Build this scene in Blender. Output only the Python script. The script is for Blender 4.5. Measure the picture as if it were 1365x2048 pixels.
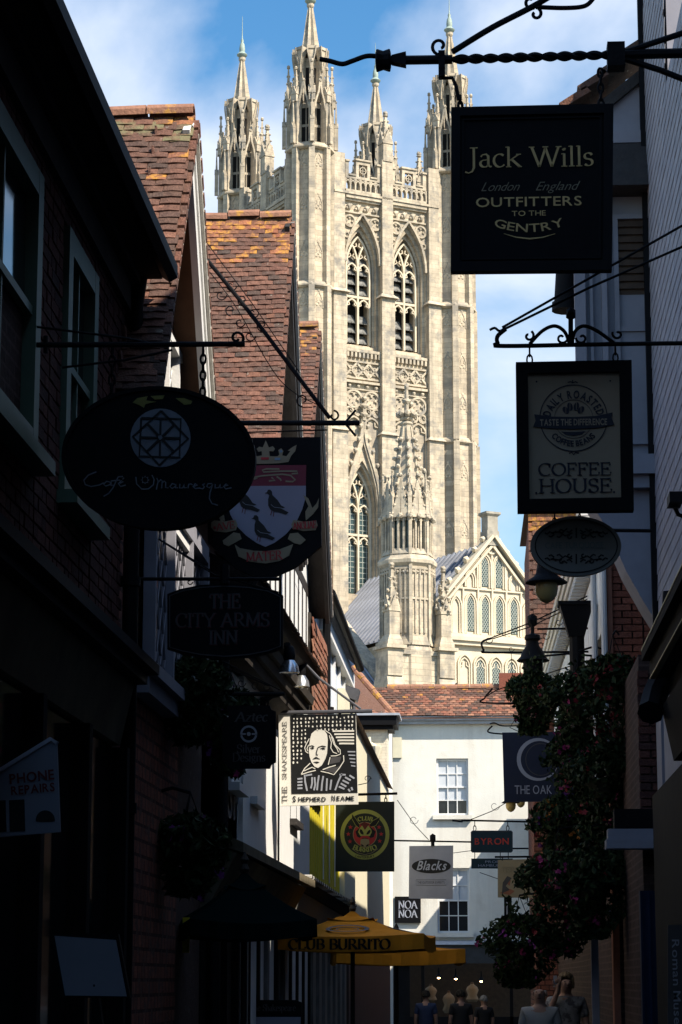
import bpy, bmesh, math, random
from mathutils import Matrix, Vector
random.seed(7)
for o in list(bpy.data.objects): bpy.data.objects.remove(o)
scene = bpy.context.scene
COL = scene.collection
R = math.radians
# ------------------------------------------------------------------ camera
FPX = 4800.0
TH = math.atan(936 / FPX); PS = math.atan(288 / FPX * math.cos(TH))
CAM = Vector((0, 0, 1.6))
cd = bpy.data.cameras.new('camera'); cam = bpy.data.objects.new('camera', cd); COL.objects.link(cam)
cam.location = CAM; cam.rotation_euler = (math.pi / 2 + TH, 0, PS)
cd.sensor_fit = 'VERTICAL'; cd.sensor_height = 36; cd.sensor_width = 24; cd.lens = FPX / 2048 * 36
cd.clip_start = 0.1; cd.clip_end = 3000
scene.camera = cam
# ------------------------------------------------------------------ sun and sky
SUN_AZ, SUN_EL = 55.0, 46.0                      # azimuth to the right of straight behind the camera
sv = Vector((math.sin(R(SUN_AZ)) * math.cos(R(SUN_EL)), -math.cos(R(SUN_AZ)) * math.cos(R(SUN_EL)), math.sin(R(SUN_EL))))
sd = bpy.data.lights.new('sun', 'SUN'); sun = bpy.data.objects.new('sun', sd); COL.objects.link(sun)
sd.energy = 5.0; sd.angle = R(0.53); sd.color = (1.0, 0.915, 0.79)
sun.rotation_euler = sv.to_track_quat('Z', 'Y').to_euler(); sun.location = sv * 60
world = bpy.data.worlds.new('World'); scene.world = world; world.use_nodes = True
nt = world.node_tree; nt.nodes.clear()
wo = nt.nodes.new('ShaderNodeOutputWorld'); bg = nt.nodes.new('ShaderNodeBackground')
sk = nt.nodes.new('ShaderNodeTexSky'); sk.sky_type = 'NISHITA'; sk.sun_disc = False
sk.sun_elevation = R(SUN_EL); sk.sun_rotation = R(180 - SUN_AZ); sk.air_density = 1.3; sk.dust_density = 0.3; sk.ozone_density = 2.5
tc = nt.nodes.new('ShaderNodeTexCoord'); mp = nt.nodes.new('ShaderNodeMapping')
mp.inputs['Scale'].default_value = (3.2, 3.2, 5.2); mp.inputs['Location'].default_value = (0.62, 0.3, 0.25)
nz = nt.nodes.new('ShaderNodeTexNoise'); nz.inputs['Scale'].default_value = 1.35; nz.inputs['Detail'].default_value = 8; nz.inputs['Roughness'].default_value = 0.52
nz.inputs['Distortion'].default_value = 0.25
cr = nt.nodes.new('ShaderNodeValToRGB'); cr.color_ramp.elements[0].position = 0.485; cr.color_ramp.elements[1].position = 0.665
mx = nt.nodes.new('ShaderNodeMix'); mx.data_type = 'RGBA'
hs = nt.nodes.new('ShaderNodeHueSaturation'); hs.inputs['Saturation'].default_value = 1.36; hs.inputs['Value'].default_value = 1.45
mul = nt.nodes.new('ShaderNodeMath'); mul.operation = 'MULTIPLY'; mul.inputs[1].default_value = 0.92
L = nt.links.new
L(tc.outputs['Generated'], mp.inputs['Vector']); L(mp.outputs[0], nz.inputs['Vector']); L(nz.outputs['Fac'], cr.inputs[0])
L(cr.outputs[0], mul.inputs[0]); L(mul.outputs[0], mx.inputs[0]); L(sk.outputs[0], hs.inputs['Color']); L(hs.outputs[0], mx.inputs[6])
mx.inputs[7].default_value = (8.0, 8.7, 10.0, 1)
L(mx.outputs[2], bg.inputs['Color']); bg.inputs['Strength'].default_value = 0.078; L(bg.outputs[0], wo.inputs['Surface'])
vs = scene.view_settings; vs.view_transform = 'Standard'; vs.look = 'None'; vs.exposure = 0.6; vs.gamma = 1.0; vs.use_curve_mapping = False
scene.cycles.max_bounces = 6; scene.cycles.diffuse_bounces = 1; scene.cycles.glossy_bounces = 2; scene.cycles.transmission_bounces = 4
# ------------------------------------------------------------------ helpers
_fw = Vector((-math.sin(PS) * math.cos(TH), math.cos(PS) * math.cos(TH), math.sin(TH)))
_rt = Vector((math.cos(PS), math.sin(PS), 0)); _up = _rt.cross(_fw)
def at(px, py, Y=None, X=None, Z=None):
    """world point seen at photo pixel px,py on the plane Y= / X= / Z="""
    d = _fw + _rt * ((px - 682.5) / FPX) + _up * ((1024 - py) / FPX)
    t = Y / d.y if Y is not None else (X / d.x if X is not None else (Z - 1.6) / d.z)
    return CAM + d * t
def uni(a, b): return random.uniform(a, b)
W = {}
class MB:
    def __init__(s, T=None): s.v = []; s.f = []; s.T = T
    def poly(s, pts):
        n = len(s.v)
        for p in pts:
            p = Vector(p); s.v.append(s.T @ p if s.T is not None else p)
        s.f.append(tuple(range(n, n + len(pts)))); return s
    def mesh(s, vs, fs):
        n = len(s.v)
        for p in vs:
            p = Vector(p); s.v.append(s.T @ p if s.T is not None else p)
        for f in fs: s.f.append(tuple(n + i for i in f))
        return s
    def box(s, x0, x1, y0, y1, z0, z1):
        return s.mesh([(x0,y0,z0),(x1,y0,z0),(x1,y1,z0),(x0,y1,z0),(x0,y0,z1),(x1,y0,z1),(x1,y1,z1),(x0,y1,z1)],
                      [(0,3,2,1),(4,5,6,7),(0,1,5,4),(1,2,6,5),(2,3,7,6),(3,0,4,7)])
    def hexa(s, a, b):
        """a: bottom quad, b: top quad (same order)"""
        return s.mesh(list(a) + list(b), [(3,2,1,0),(4,5,6,7),(0,1,5,4),(1,2,6,5),(2,3,7,6),(3,0,4,7)])
    def prism(s, pts, ext):
        pts = [Vector(p) for p in pts]; e = Vector(ext); n = len(pts)
        return s.mesh(pts + [p + e for p in pts], [tuple(range(n - 1, -1, -1)), tuple(range(n, 2 * n))] + [(i, (i+1) % n, n + (i+1) % n, n + i) for i in range(n)])
    def tube(s, pts, r, n=6, closed=False):
        pts = [Vector(p) for p in pts]; m = len(pts); vs = []
        prev = None
        for i, p in enumerate(pts):
            a = pts[(i - 1) % m] if (i > 0 or closed) else p; b = pts[(i + 1) % m] if (i < m - 1 or closed) else p
            t = (b - a)
            if t.length < 1e-9: t = Vector((0, 0, 1))
            t.normalize()
            if prev is None:
                ref = Vector((0, 0, 1)) if abs(t.z) < 0.9 else Vector((0, 1, 0))
                x = t.cross(ref).normalized()
            else:
                x = prev - t * prev.dot(t)
                x = x.normalized() if x.length > 1e-6 else t.orthogonal().normalized()
            y = t.cross(x); prev = x
            rr = r[i] if isinstance(r, (list, tuple)) else r
            for k in range(n):
                q = 2 * math.pi * k / n + math.pi / n
                vs.append(p + x * math.cos(q) * rr + y * math.sin(q) * rr)
        fs = []
        for i in range(m if closed else m - 1):
            j = (i + 1) % m
            for k in range(n): fs.append((i*n + k, i*n + (k+1) % n, j*n + (k+1) % n, j*n + k))
        if not closed: fs += [tuple(range(n - 1, -1, -1)), tuple(range((m-1)*n, m*n))]
        return s.mesh(vs, fs)
    def lathe(s, prof, c=(0,0,0), n=12, rot=0.0, sx=1.0, sy=1.0):
        vs = []; fs = []
        for r_, z in prof:
            for k in range(n):
                q = 2*math.pi*k/n + rot
                vs.append((c[0] + r_*math.cos(q)*sx, c[1] + r_*math.sin(q)*sy, c[2] + z))
        for i in range(len(prof) - 1):
            for k in range(n): fs.append((i*n+k, i*n+(k+1)%n, (i+1)*n+(k+1)%n, (i+1)*n+k))
        fs += [tuple(range(n-1,-1,-1)), tuple(range((len(prof)-1)*n, len(prof)*n))]
        return s.mesh(vs, fs)
    def ribbon(s, pts, w, y0, y1, closed=False):
        """flat bar of width w along a path of (x,z) points, from depth y0 (front) to y1"""
        pts = [Vector((p[0], p[1])) for p in pts]; m = len(pts); L_, R_ = [], []
        for i, p in enumerate(pts):
            a = pts[(i-1) % m] if (i > 0 or closed) else p; b = pts[(i+1) % m] if (i < m-1 or closed) else p
            t = b - a
            t = t.normalized() if t.length > 1e-9 else Vector((1, 0))
            nrm = Vector((-t.y, t.x))
            ww = w[i] if isinstance(w, (list, tuple)) else w
            L_.append(p + nrm * ww / 2); R_.append(p - nrm * ww / 2)
        vs = []
        for i in range(m): vs += [(L_[i].x, y0, L_[i].y), (R_[i].x, y0, R_[i].y), (R_[i].x, y1, R_[i].y), (L_[i].x, y1, L_[i].y)]
        fs = []
        for i in range(m if closed else m - 1):
            j = (i + 1) % m
            for k in range(4): fs.append((4*i+k, 4*j+k, 4*j+(k+1) % 4, 4*i+(k+1) % 4))
        if not closed: fs += [(0,1,2,3), (4*m-1,4*m-2,4*m-3,4*m-4)]
        return s.mesh(vs, fs)
    def plate(s, pts, y0, y1):
        """outline of (x,z) points extruded from y0 to y1"""
        return s.prism([(p[0], y0, p[1]) for p in pts], (0, y1 - y0, 0))
    def blob(s, c, r, n=1):
        t = (1 + 5 ** .5) / 2
        vs = [(-1,t,0),(1,t,0),(-1,-t,0),(1,-t,0),(0,-1,t),(0,1,t),(0,-1,-t),(0,1,-t),(t,0,-1),(t,0,1),(-t,0,-1),(-t,0,1)]
        fs = [(0,11,5),(0,5,1),(0,1,7),(0,7,10),(0,10,11),(1,5,9),(5,11,4),(11,10,2),(10,7,6),(7,1,8),(3,9,4),(3,4,2),(3,2,6),(3,6,8),(3,8,9),(4,9,5),(2,4,11),(6,2,10),(8,6,7),(9,8,1)]
        rr = r if isinstance(r, (list, tuple)) else (r, r, r)
        return s.mesh([(c[0]+v[0]/1.9*rr[0], c[1]+v[1]/1.9*rr[1], c[2]+v[2]/1.9*rr[2]) for v in vs], fs)
    def data(s, name, inv=None, smooth=False):
        me = bpy.data.meshes.new(name)
        me.from_pydata([(inv @ v if inv is not None else v) for v in s.v], [], s.f); me.validate(); me.update()
        bm = bmesh.new(); bm.from_mesh(me); bmesh.ops.recalc_face_normals(bm, faces=bm.faces); bm.to_mesh(me); bm.free()
        if smooth:
            for p in me.polygons: p.use_smooth = True
            try: me.set_sharp_from_angle(angle=R(40))
            except Exception: pass
        return me
    def build(s, name, mat, parent=None, local=False, smooth=False, label=None, kind=None):
        M = W.get(parent)
        me = s.data(name, None if (local or M is None) else M.inverted(), smooth)
        o = bpy.data.objects.new(name, me); COL.objects.link(o)
        me.materials.append(M_[mat] if isinstance(mat, str) else mat)
        if parent is not None: o.parent = parent; W[o] = W[parent]
        else: W[o] = Matrix.Identity(4)
        if label: o['label'] = label
        if kind: o['kind'] = kind
        return o
def thing(name, label, cat, loc=(0,0,0), rz=0.0, group=None):
    o = bpy.data.objects.new(name, None); COL.objects.link(o); o.empty_display_size = 0.2
    o.location = loc; o.rotation_euler = (0, 0, rz); o['label'] = label; o['category'] = cat
    if group: o['group'] = group
    W[o] = Matrix.Translation(Vector(loc)) @ Matrix.Rotation(rz, 4, 'Z')
    return o
def tag(o, label=None, cat=None, group=None, kind=None):
    if label: o['label'] = label
    if cat: o['category'] = cat
    if group: o['group'] = group
    if kind: o['kind'] = kind
    return o
def pieces(name, meshes, mats, places, parent, cap=300, key=None):
    """places: list of (matrix in parent's local frame, mesh index, material index). The cap largest become objects, the rest one stuff mesh"""
    if key: places = sorted(places, key=key)
    prot = {}
    for (M, mi, ki) in places[:cap]:
        k = (mi, ki)
        if k not in prot:
            me = meshes[mi].copy(); me.materials.clear(); me.materials.append(M_[mats[ki]]); prot[k] = me
        o = bpy.data.objects.new(name, prot[k]); COL.objects.link(o); o.parent = parent; o.matrix_local = M
    rest = places[cap:]
    if rest:
        bags = {}
        for (M, mi, ki) in rest:
            b = bags.setdefault(ki, MB()); me = meshes[mi]
            b.mesh([M @ v.co for v in me.vertices], [tuple(p.vertices) for p in me.polygons])
        for ki, b in bags.items():
            o = b.build(name + '_field', mats[ki], parent, local=True); o['kind'] = 'stuff'
# ------------------------------------------------------------------ materials
M_ = {}
def mat(name, col, rough=0.7, var=0.15, scale=6.0, bump=0.0, bscale=40.0, metal=0.0, cols=None, blotch=None, bl_scale=1.5, bl_lo=0.5, bl_hi=0.65, emit=None, spec=0.3, brick=None, stretch=(1,1,1), coord='Object', trans=0.0, streak=None):
    m = bpy.data.materials.new(name); m.use_nodes = True; t = m.node_tree; N = t.nodes; K = t.links.new
    b = N['Principled BSDF']; b.inputs['Roughness'].default_value = rough; b.inputs['Metallic'].default_value = metal
    b.inputs['Specular IOR Level'].default_value = spec
    co = N.new('ShaderNodeTexCoord'); mpn = N.new('ShaderNodeMapping'); mpn.inputs['Scale'].default_value = stretch
    K(co.outputs[coord], mpn.inputs['Vector']); vec = mpn.outputs[0]
    if cols:
        oi = N.new('ShaderNodeObjectInfo'); ge = N.new('ShaderNodeNewGeometry'); ad = N.new('ShaderNodeMath'); ad.operation = 'ADD'
        fr = N.new('ShaderNodeMath'); fr.operation = 'FRACT'
        K(oi.outputs['Random'], ad.inputs[0]); K(ge.outputs['Random Per Island'], ad.inputs[1]); K(ad.outputs[0], fr.inputs[0])
        rp = N.new('ShaderNodeValToRGB'); rp.color_ramp.interpolation = 'LINEAR'
        e = rp.color_ramp.elements
        while len(e) < len(cols): e.new(0.5)
        for i, c in enumerate(cols): e[i].position = i / max(1, len(cols) - 1); e[i].color = (*c, 1)
        K(fr.outputs[0], rp.inputs[0]); base = rp.outputs[0]
        # shift the noise per piece
        vm = N.new('ShaderNodeVectorMath'); vm.operation = 'ADD'; sc_ = N.new('ShaderNodeMath'); sc_.operation = 'MULTIPLY'; sc_.inputs[1].default_value = 37.0
        K(fr.outputs[0], sc_.inputs[0]); K(vec, vm.inputs[0]); K(sc_.outputs[0], vm.inputs[1]); vec = vm.outputs[0]
    else:
        rg = N.new('ShaderNodeRGB'); rg.outputs[0].default_value = (*col, 1); base = rg.outputs[0]
    if brick:
        bt = N.new('ShaderNodeTexBrick'); bt.inputs['Scale'].default_value = 1.0
        bt.inputs['Brick Width'].default_value = brick[0]; bt.inputs['Row Height'].default_value = brick[1]; bt.inputs['Mortar Size'].default_value = brick[2]
        bt.inputs['Color1'].default_value = (*[c * brick[3] for c in col], 1); bt.inputs['Color2'].default_value = (*[c * brick[4] for c in col], 1)
        bt.inputs['Mortar'].default_value = (*[c * brick[5] for c in col], 1); bt.inputs['Bias'].default_value = 0.1
        sx = N.new('ShaderNodeSeparateXYZ'); cx = N.new('ShaderNodeCombineXYZ'); a2 = N.new('ShaderNodeMath'); a2.operation = 'ADD'
        K(co.outputs[coord], sx.inputs[0]); K(sx.outputs[0], a2.inputs[0]); K(sx.outputs[1], a2.inputs[1]); K(a2.outputs[0], cx.inputs[0]); K(sx.outputs[2], cx.inputs[1])
        K(cx.outputs[0], bt.inputs['Vector']); base = bt.outputs['Color']
    nzn = N.new('ShaderNodeTexNoise'); nzn.inputs['Scale'].default_value = scale; nzn.inputs['Detail'].default_value = 6; nzn.inputs['Roughness'].default_value = 0.62
    K(vec, nzn.inputs['Vector'])
    mr = N.new('ShaderNodeMapRange'); mr.inputs['From Min'].default_value = 0.25; mr.inputs['From Max'].default_value = 0.75
    mr.inputs['To Min'].default_value = 1 - var; mr.inputs['To Max'].default_value = 1 + var
    K(nzn.outputs['Fac'], mr.inputs['Value'])
    mu = N.new('ShaderNodeVectorMath'); mu.operation = 'SCALE'; K(base, mu.inputs[0]); K(mr.outputs[0], mu.inputs['Scale']); outc = mu.outputs[0]
    if blotch:
        n2 = N.new('ShaderNodeTexNoise'); n2.inputs['Scale'].default_value = bl_scale; n2.inputs['Detail'].default_value = 7; n2.inputs['Roughness'].default_value = 0.66
        K(vec, n2.inputs['Vector']); r2 = N.new('ShaderNodeMapRange'); r2.inputs['From Min'].default_value = bl_lo; r2.inputs['From Max'].default_value = bl_hi
        K(n2.outputs['Fac'], r2.inputs['Value']); mm = N.new('ShaderNodeMix'); mm.data_type = 'RGBA'
        K(r2.outputs[0], mm.inputs[0]); K(outc, mm.inputs[6]); mm.inputs[7].default_value = (*blotch, 1); outc = mm.outputs[2]
    if streak:
        m3 = N.new('ShaderNodeMapping'); m3.inputs['Scale'].default_value = (streak[0], streak[0], streak[1]); K(co.outputs[coord], m3.inputs['Vector'])
        n3 = N.new('ShaderNodeTexNoise'); n3.inputs['Scale'].default_value = 1.0; n3.inputs['Detail'].default_value = 6; n3.inputs['Roughness'].default_value = 0.65; K(m3.outputs[0], n3.inputs['Vector'])
        r3 = N.new('ShaderNodeMapRange'); r3.inputs['From Min'].default_value = 0.48; r3.inputs['From Max'].default_value = 0.72; r3.inputs['To Max'].default_value = streak[2]; K(n3.outputs['Fac'], r3.inputs['Value'])
        m4 = N.new('ShaderNodeMix'); m4.data_type = 'RGBA'; K(r3.outputs[0], m4.inputs[0]); K(outc, m4.inputs[6]); m4.inputs[7].default_value = (*streak[3], 1); outc = m4.outputs[2]
    K(outc, b.inputs['Base Color'])
    if bump:
        nb = N.new('ShaderNodeTexNoise'); nb.inputs['Scale'].default_value = bscale; nb.inputs['Detail'].default_value = 5
        K(vec, nb.inputs['Vector']); bp = N.new('ShaderNodeBump'); bp.inputs['Strength'].default_value = bump; bp.inputs['Distance'].default_value = 0.02
        K(nb.outputs['Fac'], bp.inputs['Height']); K(bp.outputs[0], b.inputs['Normal'])
        if brick:
            bp2 = N.new('ShaderNodeBump'); bp2.inputs['Strength'].default_value = 0.5; bp2.inputs['Distance'].default_value = 0.02; bp2.invert = True
            K(bt.outputs['Fac'], bp2.inputs['Height']); K(bp.outputs[0], bp2.inputs['Normal']); K(bp2.outputs[0], b.inputs['Normal'])
    if emit:
        b.inputs['Emission Color'].default_value = (*emit[0], 1); b.inputs['Emission Strength'].default_value = emit[1]
    if trans: b.inputs['Transmission Weight'].default_value = trans
    M_[name] = m; return m
mat('stone', (0.60, 0.50, 0.36), 0.9, 0.22, 1.4, 0.7, 3.0, blotch=(0.33, 0.29, 0.235), bl_scale=0.75, bl_lo=0.50, bl_hi=0.66, brick=(1.0, 0.36, 0.014, 0.82, 1.10, 0.70), streak=(1.6, 0.10, 0.8, (0.24, 0.205, 0.16)))
mat('stone_plain', (0.57, 0.48, 0.35), 0.9, 0.26, 1.9, 0.5, 5.0, blotch=(0.29, 0.265, 0.225), bl_scale=1.2, bl_lo=0.50, bl_hi=0.66, brick=(0.86, 0.33, 0.010, 0.87, 1.07, 0.78), streak=(2.2, 0.16, 0.75, (0.22, 0.19, 0.15)))
mat('stone_grey', (0.40, 0.36, 0.29), 0.9, 0.3, 1.5, 0.5, 5.0, blotch=(0.22, 0.21, 0.18), bl_scale=1.3, bl_lo=0.5, bl_hi=0.68)
mat('stone_pale', (0.70, 0.60, 0.44), 0.9, 0.12, 1.2, 0.3, 5.0, blotch=(0.52, 0.46, 0.36), bl_scale=1.0, bl_lo=0.55, bl_hi=0.72)
mat('stone_rubble', (0.60, 0.52, 0.38), 0.95, 0.25, 2.2, 0.9, 2.5, blotch=(0.36, 0.31, 0.24), bl_scale=1.2, bl_lo=0.5, bl_hi=0.66, brick=(0.85, 0.36, 0.02, 0.85, 1.12, 0.65))
mat('lead', (0.30, 0.31, 0.34), 0.42, 0.25, 1.2, 0.2, 4.0, metal=0.35)
mat('copper_green', (0.33, 0.40, 0.34), 0.6, 0.3, 6)
mat('louvre', (0.15, 0.145, 0.13), 0.8, 0.35, 2.5, 0.3, 6, blotch=(0.30, 0.30, 0.28), bl_scale=3.0, bl_lo=0.5, bl_hi=0.62)
mat('dark_void', (0.012, 0.011, 0.010), 0.9, 0.1)
mat('leaded_glass', (0.045, 0.075, 0.07), 0.22, 0.35, 3.0, 0.25, 9.0, spec=0.6)
mat('lead_came', (0.42, 0.44, 0.38), 0.7, 0.2, 8)
# ================================================================== CATHEDRAL
TOWER_C = Vector((-9.37, 163.24, 0)); TOWER_A = R(30.9)
def arch_pts(c, w, z0, zs, za, n=9):
    """pointed arch outline, left foot up over the apex and down to the right foot, as (x,z)"""
    h = za - zs; Rr = (w * w + h * h) / (2 * w); L_ = [(c - w, z0)]
    a1 = math.asin(min(1, h / Rr))
    if Rr < w: a1 = math.pi - a1
    for i in range(n + 1):
        q = a1 * i / n; L_.append((c - w + Rr - Rr * math.cos(q), zs + Rr * math.sin(q)))
    Rt = [(2 * c - x, z) for x, z in reversed(L_[:-1])]
    return L_ + Rt
def arch_hole(mb, pts, x0, x1, z0, z1, y=0.0):
    """front sheet at depth y over x0..x1 / z0..z1 with the arch outline left open"""
    n = len(pts) // 2; c = pts[n][0]
    Lh = pts[:n + 1]; Rh = pts[n:]
    if Lh[0][1] > z0 + 1e-6: mb.poly([(x0, y, z0), (x1, y, z0), (x1, y, Lh[0][1]), (x0, y, Lh[0][1])])
    for i in range(n):
        (xa, za), (xb, zb) = Lh[i], Lh[i + 1]
        if zb - za > 1e-7: mb.poly([(x0, y, za), (xa, y, za), (xb, y, zb), (x0, y, zb)])
        (xa, za), (xb, zb) = Rh[i], Rh[i + 1]
        if za - zb > 1e-7: mb.poly([(xa, y, za), (x1, y, za), (x1, y, zb), (xb, y, zb)])
    zt = pts[n][1]
    if z1 > zt: mb.poly([(x0, y, zt), (c, y, zt), (x1, y, zt), (x1, y, z1), (x0, y, z1)])
def arch_reveal(mb, pts, y0, y1, sill=True):
    for a, b in zip(pts, pts[1:]): mb.poly([(a[0], y0, a[1]), (b[0], y0, b[1]), (b[0], y1, b[1]), (a[0], y1, a[1])])
    if sill: mb.poly([(pts[0][0], y0, pts[0][1]), (pts[-1][0], y0, pts[-1][1]), (pts[-1][0], y1, pts[-1][1]), (pts[0][0], y1, pts[0][1])])
def arch_ring(mb, pa, pb, y):
    for i in range(len(pa) - 1): mb.poly([(pa[i][0], y, pa[i][1]), (pa[i+1][0], y, pa[i+1][1]), (pb[i+1][0], y, pb[i+1][1]), (pb[i][0], y, pb[i][1])])
def circ(cx, cz, r, n=14, a0=0.0, a1=360.0):
    full = abs(a1 - a0) >= 359.9
    return [(cx + r * math.cos(R(a0 + (a1 - a0) * i / n)), cz + r * math.sin(R(a0 + (a1 - a0) * i / n))) for i in range(n if full else n + 1)]
def quatrefoil(mb, cx, cz, r, y0, y1, w=0.1, petals=4, rot=45):
    mb.ribbon(circ(cx, cz, r, 18), w * 1.2, y0, y1, True)
    for k in range(petals):
        q = R(rot + 360 * k / petals); rr = r * 0.42
        mb.ribbon(circ(cx + math.cos(q) * r * 0.46, cz + math.sin(q) * r * 0.46, rr, 8, math.degrees(q) - 125, math.degrees(q) + 125), w * 0.8, y0 + 0.05, y1)
def lights(mb, c, w, z0, zs, za, y0, y1, bw=0.12, transom=None, cusps=True):
    """two-light perpendicular tracery in an arch"""
    mb.ribbon([(c, z0), (c, zs + (za - zs) * 0.05)], bw, y0, y1)
    outer = arch_pts(c, w, z0, zs, za, 8); mb.ribbon(outer, bw, y0, y1)
    n = len(outer) // 2
    # mullion forks following the arch curve
    h = za - zs; Rr = (w * w + h * h) / (2 * w)
    for s in (-1, 1):
        p = []
        for i in range(7):
            q = math.asin(min(1, h / Rr)) * 0.66 * i / 6
            p.append((c + s * (Rr - Rr * math.cos(q)) , zs + Rr * math.sin(q)))
        mb.ribbon(p, bw * 0.9, y0 + 0.01, y1)
        cl = c + s * w / 2
        for zz, hh in ([(zs - 0.35, 0.62)] + ([(transom - 0.75, 0.6)] if transom else [])):
            mb.ribbon(arch_pts(cl, w / 2 - 0.03, zz, zz, zz + hh, 5)[1:-1], bw * 0.8, y0 + 0.02, y1)
            if cusps:
                for t in (-1, 1):
                    mb.ribbon([(cl + t * (w / 2 - 0.05), zz + 0.12), (cl + t * w * 0.2, zz + 0.20), (cl + t * w * 0.26, zz + 0.36)], bw * 0.55, y0 + 0.04, y1)
        if cusps:
            zc = zs + h * 0.34
            for t in (-1, 1): mb.ribbon([(cl + t * w * 0.30, zc - 0.1), (cl + t * w * 0.08, zc + 0.05), (cl + t * w * 0.18, zc + 0.22)], bw * 0.5, y0 + 0.05, y1)
    zc = zs + h * 0.66
    for t in (-1, 1): mb.ribbon([(c + t * w * 0.30, zc), (c + t * w * 0.10, zc + 0.08), (c + t * w * 0.14, zc + 0.3)], bw * 0.55, y0 + 0.05, y1)
    if transom: mb.ribbon([(c - w, transom), (c + w, transom)], bw * 1.3, y0 + 0.015, y1)
def crocket_line(mb, a, b, n, r):
    a, b = Vector(a), Vector(b)
    for i in range(n):
        p = a.lerp(b, (i + 0.5) / n); mb.blob(p, (r * uni(.8, 1.2), r * uni(.8, 1.2), r * uni(.9, 1.3)))

tower = thing('cathedral_tower', 'tall pale stone gothic cathedral tower with four pinnacled corner turrets', 'tower', TOWER_C, TOWER_A)
BAYS = (-1.8, 1.8)
def face_wall():
    mb = MB(); Y0 = 0.0
    for c in BAYS:
        x0, x1 = (c - 1.4, c + 1.4)
        lo = arch_pts(c, 1.12, 26.6, 32.6, 35.8); up = arch_pts(c, 1.38, 43.5, 49.4, 52.75)
        arch_hole(mb, lo, c - 1.4, c + 1.4, 0, 37.0)
        mb.poly([(x0, 0, 37), (x1, 0, 37), (x1, 0, 43.2), (x0, 0, 43.2)])
        arch_hole(mb, up, c - 1.4, c + 1.4, 43.2, 54.2)
        # nested orders
        for spec in ([(1.38, 43.5, 49.4, 52.75, 0), (1.2, 43.75, 49.4, 52.3, .22), (1.05, 43.9, 49.4, 51.95, .5), (0.92, 44.0, 49.4, 51.6, 0.95)],
                     [(1.12, 26.6, 32.6, 35.8, 0), (1.03, 26.7, 32.6, 35.5, .2), (0.95, 26.8, 32.6, 35.2, .55), (.92, 26.9, 32.6, 35.1, 0.9)]):
            pr = None
            for (w, z0, zs, za, d) in spec:
                p = arch_pts(c, w, z0, zs, za)
                if pr: 
                    arch_reveal(mb, pr[0], pr[1], d); arch_ring(mb, pr[0], p, d)
                    mb.poly([(pr[0][0][0], d, pr[0][0][1]), (pr[0][-1][0], d, pr[0][-1][1]), (p[-1][0], d, p[-1][1]), (p[0][0], d, p[0][1])])
                pr = (p, d)
            arch_reveal(mb, pr[0], pr[1], 1.5)
    for x0, x1 in ((-4.4, -3.2), (3.2, 4.4), (-.4, .4)): mb.poly([(x0, 0, 0), (x1, 0, 0), (x1, 0, 54.2), (x0, 0, 54.2)])
    return mb.data('tower_wall')
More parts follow.
